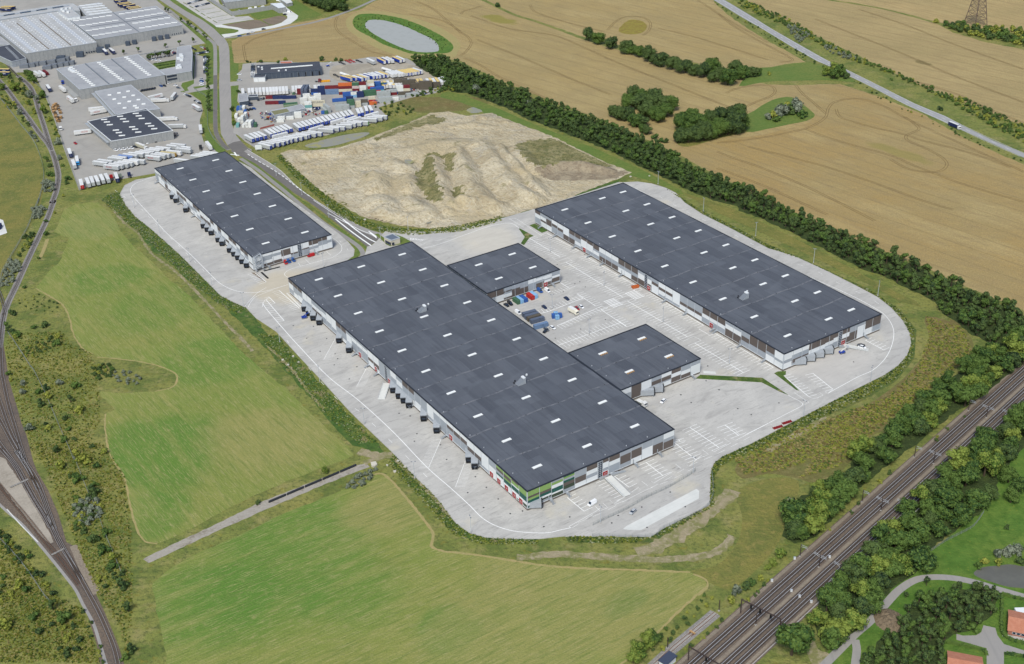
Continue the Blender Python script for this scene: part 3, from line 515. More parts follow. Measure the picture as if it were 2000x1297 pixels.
sheet('puddle',V(C8,[(1060,45),(1090,28),(1130,30),(1165,42),(1140,55),(1090,60)]),.06,M['algae'],sm=3)
sheet('bare_soil',V(Z13,[(400,1180),(440,1160),(470,1230),(520,1250),(480,1297),(440,1297)]),.05,M['dirt'],sm=3)
sheet('field_spoil_pad',[(0,428),(6,430),(14,455),(0,460),(-40,470),(-40,428)],.05,M['newslab'])

mk=MB()
def wl_(pts,width=.2,sm=6,z=PZ+.015,closed=False,dash=None):
    w=path(pts,sm);width *= 1.25
    if dash:
        w=resample(w,.5);on,per=int(dash[0]*2),int(dash[1]*2)
        for i in range(0,len(w)-on,per): strip(mk,w[i:i+on+1],width,z,M['white'])
    else: strip(mk,w,width,z,M['white'])
wl_(V(Z6,[(225,255),(120,290),(50,320),(20,360),(30,400),(80,460),(200,590),(300,700),(400,790),(500,880),(600,980),(700,1080),(780,1130),(850,1155),(930,1168),(1010,1165),(1100,1150),(1250,1105)]),.25)
wl_(V(Z6,[(1590,735),(1640,770),(1670,810),(1660,850),(1600,890),(1500,920),(1300,975),(1235,1005),(1225,1030),(1255,1052)]),.2)
wl_([(513,592),(522,606),(560,650),(580,672),(640,735)] + V(Z11,[(0,280),(230,490),(450,720),(620,870),(740,980),(820,1060),(900,1110),(1000,1145),(1100,1160),(1250,1165),(1350,1145),(1420,1130)]),.3)
wl_([(477,600),(500,575),(520,562)],.2);wl_(V(Z6,[(940,1280),(960,1240),(1000,1200),(1080,1165),(1130,1150)]),.2);wl_(V(Z6,[(1050,1280),(1060,1240),(1100,1205)]),.2)
wl_(V(Z9,[(790,108),(830,128),(950,190),(1753,620)]),.25)
wl_([(1500,507)] + V(Z10,[(1100,260),(1340,385),(1420,450),(1460,520),(1465,590),(1440,680),(1390,760),(1310,830),(1200,880),(990,995)]),.25)
wl_(V(Z10,[(390,1297),(600,1190),(760,1108),(800,1085),(805,1070),(780,1050),(740,1030),(700,1008)]),.2)
wl_(V(Z10,[(350,1297),(320,1260),(240,1225)]),.15,sm=0)
wl_(V(Z9,[(1010,190),(1200,295),(1500,440),(1753,575)]),.15,dash=(4,16))
wl_(V(Z10,[(600,20),(850,85),(1060,195),(1290,305),(1400,380)]),.15,dash=(4,16))
wl_([(225,372),(258,395)] + V(Z5,[(835,130),(920,215),(1025,320),(1130,420),(1225,515),(1385,675)]),.15,dash=(4,15))
wl_([(560,665),(600,715),(640,760),(665,785)] + V(Z11,[(0,350),(175,515),(345,680),(520,855)]),.15,dash=(4,18))
wl_(V(Z6,[(1210,400),(1345,500),(1480,600),(1600,710),(1720,835),(1700,860)]),.15,dash=(3,14))
wl_(V(Z12,[(380,952),(560,850),(600,820),(630,830)]),.15,sm=0);wl_(V(Z12,[(390,962),(380,950)]),.15,sm=0)
wl_(V(Z12,[(400,962),(560,862),(760,775),(900,705),(1060,640),(1270,530)]),.12,dash=(5,9));wl_(V(Z12,[(430,930),(620,850),(820,745),(1000,655),(1190,545),(1340,480),(1500,400),(1650,320)]),.12,dash=(5,9))
wl_(V(C7,[(740,460),(900,420),(1150,330),(1400,240),(1550,205),(1640,195),(1700,210),(1750,250)]),.25);wl_(V(C7,[(1640,155),(1720,150),(1900,270),(1990,330)]),.15);wl_(V(C7,[(1650,150),(1800,240)]),.15)
wl_(V(C7,[(700,430),(800,395),(1000,355),(1200,280)]),.15,dash=(5,12))
for i in range(9): wl_(V(C7,[(600+i*18,352+i*2),(610+i*14,372+i*1)]),.35,sm=0)
wl_(V(C7,[(550,345),(770,372),(700,392)]),.15,sm=0)
def perp_ticks(a,b,n,la,lb,wid=.24,spine=True,skip=(),tick=None):
    """spine from a to b (photo px); n stalls; ticks reach la metres to one side and lb to the other"""
    A_,B_=G(*a),G(*b);d=(B_-A_);L_=d.length;d.normalize()
    nn=Vector((-d.y,d.x,0)) if tick is None else Vector((math.cos(math.radians(tick)),math.sin(math.radians(tick)),0))
    n=n or max(1,round(L_/2.5))
    if spine: strip(mk,[tuple(A_[:2]),tuple(B_[:2])],wid*1.6,PZ+.02,M['white'])
    for i in range(n+1):
        if i in skip: continue
        p=A_ + d*(L_*i/n)
        strip(mk,[tuple((p - nn*lb)[:2]),tuple((p + nn*la)[:2])],wid,PZ+.015,M['white'])
def S(v,*p): return V(v,p)
def row(v,a,b,la,lb,**k): (p,q)=V(v,[a,b]);perp_ticks(p,q,k.pop('n',None),la,lb,**k)
vdir=RW+90
row(B6,(200,400),(650,650),0,5);row(B6,(735,720),(1545,1195),0,5);row(B7,(60,215),(780,655),0,5);row(B7,(930,760),(1710,1215),0,5)
row(Z9,(120,475),(330,605),5,5);row(Z9,(370,640),(760,880),5,5);row(Z9,(790,905),(1200,1150),5,5);row(B7,(660,890),(1310,1285),5,5)
row(B8,(640,300),(720,350),5,0);row(B8,(785,395),(935,495),5,0);row(B8,(980,525),(1190,665),5,0)
row(B8,(630,815),(1140,628),5,5);row(B8,(545,540),(830,432),5,0);row(B8,(620,655),(985,495),0,5);row(B8,(400,575),(545,540),4.6,0)
row(B8,(600,395),(640,320),0,0,spine=False);row(B8,(575,372),(665,335),0,5,spine=False)
for a,b in (((1215,385),(1300,385)),((1035,448),(1125,448))):
    pass
for (cx,cy) in ((1255,402),(1080,468)):
    c=G(*V(B8,[(cx,cy)])[0]);u=Vector((math.cos(math.radians(RW)),math.sin(math.radians(RW)),0));v_=Vector((-u.y,u.x,0))
    for k in range(-3,4): strip(mk,[tuple((c+u*k*1.55-v_*4.0)[:2]),tuple((c+u*k*1.55+v_*4.0)[:2])],.6,PZ+.015,M['white'])
wl_(V(B8,[(585,105),(620,130),(708,100),(745,125)]),.15,sm=0);wl_(V(B7,[(420,815),(510,865),(650,800),(740,850)]),.2,sm=0);wl_(V(B8,[(650,645),(1200,440)]),.15,sm=0);wl_(V(B7,[(720,705),(860,785)]),.5,sm=0,dash=(.5,1.0))
row(Z12,(1185,290),(1380,425),5,5);row(Z12,(1420,275),(1510,345),5,5);row(Z12,(1080,390),(1225,505),5,5);row(Z12,(895,525),(1005,612),5,5)
row(Z12,(615,640),(755,755),0,5);row(Z12,(370,760),(480,850),5,0);row(Z12,(660,600),(780,690),5,0);row(Z12,(1120,385),(1110,370),3,3)
for q in ([(930,650),(945,662),(1075,585),(1090,590)],[(1165,540),(1180,550),(1265,475)],[(1335,440),(1345,455),(1460,395),(1415,365)],[(1270,440),(1310,470),(1275,487)],[(650,775),(680,800),(845,690),(855,705)],[(865,650),(905,680)],[(1090,535),(1128,565)],[(605,795),(635,822)],[(555,818),(585,845)],[(1470,365),(1490,378),(1707,265)]):
    wl_(V(Z12,q),.15,sm=0)
row(Z10,(670,870),(850,1020),5,0);row(Z10,(880,850),(1025,965),0,5);row(BZ,(1465,500),(1735,645),5,0)
wl_(V(Z10,[(850,1020),(880,1032),(910,1030),(955,1010),(930,990)]),.15,sm=0);wl_(V(Z10,[(745,990),(852,1062),(815,1080)]),.15,sm=0);wl_(V(Z10,[(970,985),(990,997),(1025,965)]),.15,sm=0)
row(Z6,(990,1010),(1080,1085),0,5,n=7);row(Z6,(1180,1150),(1340,1290),0,4.5,n=13);row(Z6,(1100,1200),(1150,1250),0,3) 
row(B3,(590,745),(455,990),0,4.5,n=22,tick=181,wid=.13);row(B3,(960,1065),(835,1297),0,4.5,n=22,tick=181,wid=.13)
row(B4,(382,665),(282,893),0,4.8,n=20,tick=1,wid=.13);row(B4,(580,840),(500,1050),0,4.8,n=20,tick=181,wid=.13);row(B3,(30,225),(190,385),0,3.6,n=13,tick=205);row(Z7,(0,505),(130,655),0,4.5,n=12,tick=12)
wl_(V(B2,[(900,590),(935,640)]),.15,sm=0);wl_(V(B2,[(1010,530),(1080,600)]),.15,sm=0);wl_(V(B2,[(1340,410),(1410,470)]),.15,sm=0)
row(B2,(1430,290),(1480,340),0,0,spine=False)
o=mk.build('yard_line_marking');o["kind"]='structure'
mk=MB()
wl_(V(Z6,[(935,85),(1020,140),(1140,210),(1240,280),(1340,358),(1440,428)]),.5,z=.09,dash=(4,6.5));wl_(V(Z6,[(1450,445),(1540,505),(1640,570),(1750,640)]),.3,z=.09)
wl_(V(Z6,[(1620,590),(1700,655),(1800,730),(1900,800)]),.8,z=.09);wl_(V(Z6,[(1680,595),(1780,675),(1880,745),(1940,775)]),.8,z=.09);wl_(V(Z6,[(1560,545),(1700,620),(1820,680),(1900,710),(1930,730)]),.4,z=.09)
wl_(V(Z6,[(930,48),(1000,90),(1100,150),(1200,220),(1300,320),(1400,400),(1500,470),(1600,530),(1800,640)]),.2,z=.09)
for i in range(7): wl_(V(Z6,[(1880+i*9,685+i*6),(1905+i*6,712+i*5)]),.5,z=.09,sm=0)
wl_(V(Z6,[(800,85),(870,95)]),1.0,z=.09,sm=0);wl_(V(Z6,[(830,70),(850,98)]),1.0,z=.09,sm=0)
o=mk.build('road_marking');o["kind"]='structure'
# ================================================================== THE THREE DARK-ROOFED WAREHOUSES AND THE TWO WINGS
roof_layers=[dict(s=.02,c=(94,98,106),k=.6,obj=1),dict(brick=(13.4,7.1,.02),c=(58,62,71),k=1,v=.55,obj=1),dict(brick=(26.8,4.3,.02),c=(106,110,117),k=.5,v=.5,obj=1),dict(brick=(13.4,1.0,.05),c=(104,109,117),k=.33,v=0,obj=1),dict(s=.3,st=(.1,2,0),c=(66,70,78),lo=.52,hi=.66,k=.5,obj=1),dict(s=.05,c=(98,103,111),lo=.56,hi=.7,k=.5,w=1,obj=1),dict(s=2.5,c=(88,92,99),lo=.5,hi=.7,k=.4,obj=1)]
M['roof']=nmat("roofing_felt",(82,87,96),roof_layers,rough=.85)
M['seam']=nmat("roof_valley_felt",(108,111,117),[dict(s=.25,c=(78,82,90),lo=.45,hi=.6,k=.8),dict(s=.1,c=(128,131,136),lo=.6,hi=.7,k=.7)],rough=.85)
M['pw']=nmat("white_cladding",(214,218,220),[dict(brick=(1.1,40,.03),c=(190,195,198),k=.3,obj=1)],rough=.45,rand=.04)
M['pg']=nmat("grey_cladding",(150,157,165),[dict(s=.4,c=(160,166,172),k=.3)],rough=.45,rand=.05)
M['pb']=nmat("brown_cladding",(92,84,80),[dict(brick=(40,.5,.08),c=(112,103,98),k=.4,obj=1)],rough=.5,rand=.08)
M['pl']=nmat("light_green_cladding",(128,158,92),rough=.45,rand=.05)
M['pd']=nmat("dark_green_cladding",(30,84,76),rough=.45)
M['pk']=nmat("olive_cladding",(58,70,56),rough=.45)
M['plinth']=nmat("brown_grey_plinth",(112,106,99),[dict(s=.5,c=(98,93,88),k=.5)],rough=.8)
M['trim']=nmat("aluminium_trim",(176,182,188),rough=.4)
M['coping']=nmat("dark_roof_edge",(38,42,50),rough=.5)
M['sky']=nmat("skylight_dome",(226,228,226),rough=.35)
M['metal']=nmat("galvanised_sheet",(158,164,170),[dict(s=.8,c=(142,148,155),k=.5)],rough=.45,spec=.4)
M['metaldk']=nmat("grey_sheet_side",(112,118,126),rough=.5)
M['black']=nmat("black_rubber_seal",(22,24,28),rough=.7)
M['glass']=nmat("dark_window_glass",(38,50,66),rough=.15,spec=.6)
M['red']=nmat("red_gate_paint",(150,28,32),rough=.45)
M['concrete']=nmat("precast_concrete",(152,154,154),[dict(s=.3,st=(3,.3,0),c=(132,135,137),k=.6),dict(s=1.5,c=(164,166,165),k=.4)],rough=.85)
PC={'W':'pw','G':'pg','B':'pb','L':'pl','D':'pd','K':'pk'}
PNAME={'W':'wall_panel','G':'wall_panel','B':'wall_panel','L':'wall_panel','D':'wall_panel','K':'wall_panel'}

class House:
    def __init__(s,name,back,a,w,l,H,label,cat='warehouse',group=None):
        a=math.radians(a);s.w,s.l,s.H=w*SC,l*SC,H*SC
        e1=Vector((math.cos(a),math.sin(a),0));s.X=Vector((-e1.y,e1.x,0));s.Y=-e1
        s.O=Vector((back[0]*SC,back[1]*SC,0)) + e1*s.w;s.rz=a + math.pi/2
        s.root=empty(name,s.O,s.rz,label,cat,group)
    def loc(s,p): d=Vector((p[0],p[1],0)) - s.O;return (d.dot(s.X),d.dot(s.Y))
    def world(s,x,y,z=0): v=s.O + s.X*x + s.Y*y;v.z=z;return v
    def roofpt(s,px,py,z=None): z=s.H if z is None else z;return s.loc(G(px,py,z))
    def wallhit(s,px,py,wall='long'):
        d=_fw + _r2*((px-1000)/FPX) - _u2*((py-648.5)/FPX);c=Vector((0,0,CAMZ))
        n=s.Y if wall == 'long' else s.X;p0=s.O if wall == 'long' else s.O + s.X*s.l
        t=(p0-c).dot(n)/d.dot(n);p=c + d*t;q=s.loc(p)
        return (q[0] if wall == 'long' else q[1]),p.z

def panel(h,wall,s0,s1,z0,z1,mat,name='wall_panel',proud=.16,gap=.06):
    b=MB()
    if wall == 'long': b.box(s0+gap,s1-gap,-proud,.02,z0+gap,z1-gap,mat)
    else: b.box(h.l-.02,h.l+proud,s0+gap,s1-gap,z0+gap,z1-gap,mat)
    return b.build(name,h.root)
def wallspec(h,wall,specs,z0=1.35,mod=None,start=0.0):
    tot=h.l if wall == 'long' else h.w;z1=h.H - .25
    mod=mod or tot/len(specs);s=start
    for sp in specs:
        e=min(s+mod,tot);z=z1
        if not sp: s=e;continue
        toks=[(t[0],float(t[1:] or 1)) for t in sp.split()];S_=sum(t[1] for t in toks)
        for c,f in toks:
            zz=z - (z1-z0)*f/S_
            panel(h,wall,s,e,zz,z,M[PC[c]]);z=zz
        s=e
def shell(h,bays,hidden=M['pg'],mods=None,modw=None,y0=0.0):
    w,l,H=h.w,h.l,h.H
    b=MB();b.box(0,l,y0,w,0,H-.22,hidden,'tb');b.build('wall',h.root)
    b=MB();b.box(.0,l+.12,y0-.12 if y0 == 0 else y0,y0+.1,.05,1.3,M['plinth']);b.box(l-.1,l+.14,y0+.1,w,.05,1.3,M['plinth']);b.build('plinth',h.root)
    b=MB()
    for k in range(mods+1): x=min(l*k/mods,l-.12);b.box(x-.13,x+.13,y0-.24,y0,1.35,H-.2,M['trim'])
    n2=max(1,round(w/(l/mods)))
    for k in range(n2+1): y=y0+(w-y0)*k/n2;b.box(l,l+.24,y-.13,y+.13,1.35,H-.2,M['trim'])
    b.box(0,l,y0-.3,y0-.02,1.28,1.42,M['pw']);b.box(l+.02,l+.3,y0,w,1.28,1.42,M['pw'])
    b.build('wall_trim',h.root)
    b=MB();t=.35
    for q in ((-.3,l+.3,-.3,t),(-.3,l+.3,w-t,w+.3),(-.3,t,t,w-t),(l-t,l+.3,t,w-t)): b.box(q[0],q[1],q[2]+(y0 if q[2] == -.3 else 0),q[3]+(y0 if q[3] == t else 0),H-.2,H+.16,M['coping'])
    b.build('roof_edge',h.root)
    step=l/bays
    for i in range(bays):
        x0,x1=i*step+(t if i == 0 else .0),(i+1)*step-(t if i == bays-1 else .0);xm=(x0+x1)/2
        b=MB();z0,z1=H-.12,H+.22
        b.face([(x0,y0+t,z0),(xm,y0+t,z1),(xm,w-t,z1),(x0,w-t,z0)][::-1],M['roof']);b.face([(xm,y0+t,z1),(x1,y0+t,z0),(x1,w-t,z0),(xm,w-t,z1)][::-1],M['roof'])
        b.build('roof_section',h.root)
    b=MB();rr=random.Random(int(l))
    for i in range(1,bays):
        x=i*step;n=int((w-y0)/2.5);pts=[(x+math.sin(k*.55+i)*.35+rr.uniform(-.12,.12),y0+t+(w-y0-2*t)*k/n) for k in range(n+1)]
        strip(b,pts,1.0,H-.05,M['seam'])
        for k in range(2,n,4): b.cyl((x,pts[k][1]),.28,H-.1,H+.02,M['black'],6)
    b.build('roof_valleys',h.root)
    b=MB()
    for i in range(int(l/13)): b.cyl((6+i*13,y0+2.2),.22,H,H+.5,M['trim'],6)
    for i in range(int(w/13)): b.cyl((l-2.2,y0+8+i*13),.22,H,H+.5,M['trim'],6)
    b.build('roof_vents',h.root)['kind']='stuff'
_skm={}
def skylights(h,pts,size=(1.6,5.1),open_=False):
    for x,y in pts:
        b=MB();sx,sy=size
        b.box(-sx/2-.15,sx/2+.15,-sy/2-.15,sy/2+.15,-.25,.28,M['metaldk'])
        b.prism([(-sx/2,-sy/2),(sx/2,-sy/2),(sx/2,sy/2),(-sx/2,sy/2)],.28,.5,M['sky'])
        if open_:
            for k in range(4): b.box(sx/2+.2,sx/2+.9,-sy/2+.3+k*1.3,-sy/2+1.0+k*1.3,.0,.6,M['wood'])
        if (size,open_) not in _skm: _skm[(size,open_)]=b.mesh('skylight')
        kid(h.root,link('skylight',_skm[(size,open_)],None,(x,y,h.H+.1)))
M['wood']=nmat("raw_timber",(176,140,96),rough=.8)

def dock_long(h,pts,hh=3.75,mat=None):
    """skewed dock shelters whose mouths face down the picture, standing on the long wall"""
    ux,uy=h.X.x,h.X.y
    for px,py in pts:
        c=G(px,py);xl,xr,yf=c.x-1.75,c.x+1.75,c.y
        def yw(x): t=(x-h.O.x)/ux;return h.O.y + uy*t
        yr=max(yw(xr),yf+1.0);q=[(xl,yf),(xr,yf),(xr,yr),(xl,yw(xl))]
        ql=[h.loc(p) for p in q]
        b=MB();b.prism(ql,[1.1]*4,[hh,hh,hh+.5,hh+.5],M['metaldk'],top=M['metal']);b.build('dock_shelter',h.root);sh=KIDS[h.root.name][-1]
        f0,f1=Vector((*ql[0],0)),Vector((*ql[1],0));d=(f1-f0).normalized();n=Vector((d.y,-d.x,0))
        b=MB()
        def fb(a0,a1,z0,z1,t0,t1,m):
            p=[f0+d*a0+n*t0,f0+d*a1+n*t0,f0+d*a1+n*t1,f0+d*a0+n*t1]
            area=(p[1]-p[0]).cross(p[2]-p[0]).z
            if area < 0: p=p[::-1]
            b.prism([(v.x,v.y) for v in p],z0,z1,m)
        fb(.25,.6,.9,hh-.5,.02,.45,M['black']);fb(2.9,3.25,.9,hh-.5,.02,.45,M['black']);fb(.6,2.9,hh-1.2,hh-.5,.02,.45,M['black']);fb(.6,2.9,1.15,hh-1.1,-.0,.04,M['glass'])
        fb(.3,3.2,.1,1.1,.0,.4,M['black'])
        b.build('dock_seal',None);kid(sh,KIDS_last(b))
def KIDS_last(b): return bpy.data.objects[-1] if False else b.last
_old_build=MB.build
def _build(s,name,parent=None,loc=None,rz=None):
    o=_old_build(s,name,parent,loc,rz);s.last=o;return o
MB.build=_build
def dock_short(h,pts,hh=4.3,L=5.2):
    """shelters on the short wall, mouths facing right"""
    nx=h.X
    for px,py in pts:
        c=G(px,py);xl=c.x;y0=c.y
        def xw(y): t=(y-(h.O.y+h.X.y*h.l))/h.Y.y;return h.O.x+h.X.x*h.l+h.Y.x*t
        q=[(xw(y0),y0),(xl+L,y0+.3),(xl+L,y0+3.6),(xw(y0+3.6),y0+3.6)]
        if q[1][0]-q[0][0] < 1: q[1]=(q[0][0]+4,q[1][1])
        ql=[h.loc(p) for p in q]
        b=MB();b.prism(ql,[1.0]*4,[hh]*4,M['metal'],top=M['metal']);sh=b.build('dock_shelter',h.root)
        f0,f1=Vector((*ql[1],0)),Vector((*ql[2],0));d=(f1-f0).normalized();n=Vector((d.y,-d.x,0));b=MB()
        p=[f0+n*.02,f0+n*.5,f1+n*.5,f1+n*.02];b.prism([(v.x,v.y) for v in p],1.0,hh+.1,M['black']);b.build('dock_seal',sh)
        b=MB();
        for v in (ql[1],ql[2]): b.box(v[0]-.3,v[0]-.1,v[1]-.1,v[1]+.1,0.1,1.0,M['metaldk'])
        b.build('dock_leg',sh)
def red_door(h,wall,pts,w_=2.9,z1=3.9,frame=True,txt=None):
    for i,(px,py) in enumerate(pts):
        s_,z_=h.wallhit(px,py,wall)
        b=MB()
        if wall == 'long': b.box(s_-w_/2,s_+w_/2,-.42,-.24,1.1,z1,M['red']);b.box(s_-w_/2-.2,s_+w_/2+.2,-.36,-.22,.9,z1+.2,M['pw'])
        else: b.box(h.l+.24,h.l+.42,s_-w_/2,s_+w_/2,1.1,z1,M['red']);b.box(h.l+.22,h.l+.36,s_-w_/2-.2,s_+w_/2+.2,.9,z1+.2,M['pw'])
        d=b.build('gate',h.root)
        b=MB()
        t=txt[i] if txt else '0%d' % (i+1)
        cu=bpy.data.curves.new('gate_number','FONT');cu.body=t;cu.size=1.5;cu.align_x='CENTER';cu.align_y='CENTER';cu.materials.append(M['white'])
        to=text_mesh('gate_number',cu);kid(d,to)
        if wall == 'long': to.location=(s_,-.45,z1*.64);to.rotation_euler=(math.pi/2,0,0)
        else: to.location=(h.l+.45,s_,z1*.64);to.rotation_euler=(math.pi/2,0,math.pi/2)
def strip_window(h,wall,px,py,w_=2.6,z0=1.5,z1=None):
    s_,_=h.wallhit(px,py,wall);z1=z1 or h.H-.5;n=8;dz=(z1-z0)/n
    def bx(b,a0,a1,t0,t1,c0,c1,m):
        if wall == 'long': b.box(a0,a1,-t1,-t0,c0,c1,m)
        else: b.box(h.l+t0,h.l+t1,a0,a1,c0,c1,m)
    b=MB();bx(b,s_-w_/2-.15,s_+w_/2+.15,.2,.3,z0-.15,z1+.15,M['trim']);f=b.build('window',h.root)
    for k in range(n):
        for j in (0,1):
            b=MB();bx(b,s_-w_/2+j*w_/2+.08,s_-w_/2+(j+1)*w_/2-.08,.3,.34,z0+k*dz+.12,z0+(k+1)*dz-.12,M['glass']);b.build('pane',f)
def stair(h,wall,pts,big=1.0):
    for px,py in pts:
        s_,_=h.wallhit(px,py,wall);b=MB();m=M['metal']
        def bx(a0,a1,t0,t1,c0,c1):
            if wall == 'long': b.box(a0,a1,-t1,-t0,c0,c1,m)
            else: b.box(h.l+t0,h.l+t1,a0,a1,c0,c1,m)
        bx(s_-.7,s_+.7,.3,1.7,1.2,1.35)
        for k in range(5): bx(s_-.6,s_+.6,1.7+k*.35,2.05+k*.35,1.0-k*.2,1.1-k*.2)
        for q in (s_-.7,s_+.65): bx(q,q+.06,.3,3.4,1.9,1.98);bx(q,q+.06,1.7,1.76,.2,1.95);bx(q,q+.06,3.3,3.4,.1,1.9)
        bx(s_-1.1,s_-.7,.3,.5,1.35,3.6)
        b.build('steel_stairs',h.root)
def roof_hut(h,px,py):
    x,y=h.roofpt(px,py);b=MB();H=h.H
    b.prism([(x-1.6,y-2.6),(x+1.6,y-2.6),(x+1.6,y+2.2),(x-1.6,y+2.2)],H,[H+.3,H+.3,H+3.4,H+3.4],M['metal'],top=M['metaldk'])
    b.box(x-1.3,x+1.3,y+.9,y+2.3,H+2.9,H+3.6,M['pw']);b.build('roof_access_hut',h.root)
    b=MB()
    for dx,dy,r,m in ((-5,7,.55,'pw'),(-3.5,-1.5,.35,'black'),(-2.2,-3,.35,'black')): b.cyl((x+dx,y+dy),r,H,H+.8,M[m],8)
    b.build('roof_vents',h.root)['kind']='stuff'

def text_mesh(name,cu):
    tmp=bpy.data.objects.new('tmp_text',cu);COL.objects.link(tmp);bpy.context.view_layer.update()
    me=bpy.data.meshes.new_from_object(tmp.evaluated_get(bpy.context.evaluated_depsgraph_get()));me.name=name
    bpy.data.objects.remove(tmp);return link(name,me)
HA=House('warehouse',(-17.86034634,203.88602578),-147.6612,24.525184,74.58366603,3.11855,"longest dark-roofed warehouse with green striped corner and two wings attached")
shell(HA,10,mods=40)
skylights(HA,[((i+.5)*HA.l/10+.3,HA.w*f) for i in range(10) for f in (.165,.50,.835)])
wallspec(HA,'long',["B.25 W.4 G.35","B.25 G.45 W.3","B.25 G.35 W.4","W.55 G.25 B.2","W.5 G.3 W.2","G.3 W.25 B.45","G.3 W.25 B.2 G.25","G.25 W.3 G.45","W.6 G.4","W.7 G.3","B.3 G.55 W.15","B.3 G.5 W.2","G.2 W.5 G.3","G.15 W.25 G.6","G.15 W.25 G.6","G.15 W.25 G.6","W.5 B.2 W.3","W.5 B.3 W.2","G1","G1","W.4 G.6","G.25 W.35 G.4","B.3 G.4 W.3","B.3 G.4 W.3","G.6 W.4","G.7 W.3","W.8 G.2","W.25 G.75","W.25 G.75","W.25 B.2 G.55","W.25 B.25 G.5","W.25 B.25 G.5","W.45 B.25 G.3","W.45 B.25 G.3","W.85 G.15","G.4 W.6","L.15 B.15 G.15 D.12 W.43","L.14 B.2 L.1 D.22 W.34","B.1 L.2 W.08 D.25 W.3 K.07","L.35 D.3 W.18 K.17"])
wallspec(HA,'short',["L.3 B.12 L.13 D.15 W.15 D.15","L.35 B.15 D.15 W.12 K.1 G.13","G.1 L.15 W.2 D.25 W.1 K.2","D.06 L.1 G.12 D.12 B.2 K.2 G.2","G.4 B.35 W.25","B.3 W.25 G.2 W.25","B.2 W.35 G.2 W.25","B.3 W.25 G.45","G.25 B.5 G.25","G.2 B.5 W.3","G.4 W.6","G.45 B.55","W.35 G.2 B.45"])
dock_long(HA,V(B3,[(235,435),(285,485),(335,540),(405,592),(633,800),(748,912)]) + V(Z11,[(232,232),(270,270),(303,300),(338,332),(436,420),(522,500),(738,698),(776,740)]))
dock_short(HA,V(B5,[(158,1102)]),L=5.4)
red_door(HA,'long',V(B3,[(882,940),(1065,1105),(1218,1245)]) + V(B4,[(468,655),(800,957),(860,1012),(922,1070),(985,1127),(1040,1175)]),txt=['03','04','05','06','12','13','14','15','16'])
red_door(HA,'short',V(B5,[(1070,650)]),txt=['17'])
strip_window(HA,'long',*V(B3,[(1180,1160)])[0]);strip_window(HA,'short',*V(B5,[(1012,610)])[0])
stair(HA,'long',V(B3,[(840,925),(985,1050),(1090,1150)]) + V(B4,[(160,385),(430,620),(700,880)]));stair(HA,'short',V(B5,[(400,955),(598,870),(1430,500),(1725,360)]))
roof_hut(HA,*V(Z7,[(1130,585)])[0]);roof_hut(HA,*V(B4,[(1035,205)])[0])
def ramp(h,a,b,wid,z0,z1,mat,name='loading_ramp'):
    A_,B_=Vector((*h.loc(G(*a)),0)),Vector((*h.loc(G(*b)),0));d=(B_-A_).normalized();n=Vector((-d.y,d.x,0))*wid/2
    p=[A_+n,A_-n,B_-n,B_+n]
    if (p[1]-p[0]).cross(p[2]-p[0]).z < 0: zz=[z0,z1,z1,z0];p=[p[0],p[3],p[2],p[1]]
    else: zz=[z0,z0,z1,z1]
    q=MB();q.prism([(v.x,v.y) for v in p],.1,zz,M['concrete'],top=mat);rp=q.build(name,h.root)
    q=MB()
    for s in (-1,1):
        e=n*s*.96;q.beam(A_+e+Vector((0,0,z0+1)),B_+e+Vector((0,0,z1+1)),.08,.08,M['trim'])
        L_=(B_-A_).length
        for k in range(int(L_/2.2)+1): r=A_+e+d*min(k*2.2,L_);z=z0+(z1-z0)*k*2.2/L_;q.beam(r+Vector((0,0,z)),r+Vector((0,0,z+1)),.08,.08,M['trim'])
    q.build('handrail',rp)
ramp(HA,*V(B5,[(1110,720),(1345,935)]),4.2,1.4,.5,M['newslab']);ramp(HA,*V(B5,[(1000,735),(1110,690)]),2.0,1.4,1.4,M['metal'],'steel_walkway');ramp(HA,*V(B5,[(1140,690),(1320,630)]),1.6,1.4,.4,M['metal'],'steel_walkway')
ramp(HA,*V(Z11,[(190,178),(152,276)]),4.0,1.35,.25,M['newslab'])

HB=House('warehouse',(23.19659808,228.29414858),-147.5030606,21.34555407,67.22661656,3.07312,"dark-roofed warehouse nearest the tree belt with brown grey and white panels")
shell(HB,9,mods=36)
skylights(HB,[((i+.5)*HB.l/9+.3,HB.w*f) for i in range(9) for f in (.2,.62,.86)])
wallspec(HB,'long',["B.25 W.3 G.45","G.25 W.25 B.15 W.35","G.2 B.45 W.35","W.3 B.2 G.5","W.35 B.2 G.45","W.6 B.4","B.3 G.3 B.4","B.3 G.3 W.25 G.15","B.2 W.55 G.25","B.25 W.5 G.25","B.35 G.15 W.25 G.25","W.35 G.3 B.35","W.35 G.3 B.35","W.35 G.3 B.35","B.4 G.25 W.35","B.4 G.25 W.35","B.4 G.25 B.35","G.2 W.4 B.4","G.25 W.35 B.4","G.25 B.2 W.55","W.35 B.2 W.3 G.15","W.35 B.2 W.3 G.15","W.85 G.15","G.5 B.2 W.3","G.5 B.2 W.3","G.5 B.2 W.3","B.4 W.25 G.35","B.4 W.25 G.35","B.4 W.25 G.35","G.2 W.3 B.5","G.2 W.3 B.5","G.35 B.3 G.35","B.6 G.4","B.6 G.4","B.4 G.2 W.4","W.5 G.15 W.35"])
wallspec(HB,'short',["W.45 G.2 W.35","W.3 G.3 B.25 G.15","W.3 G.3 B.25 G.15","B.45 W.25 G.3","B.45 W.25 G.3","B.4 W.25 G.35","B.3 W.3 G.4","B.3 W.3 B.4","G.4 B.6","G.2 W.8","B.6 W.4","B.6 G.4"])
dock_short(HB,V(BZ,[(420,890),(555,838),(690,785),(828,728)]),L=5.6)
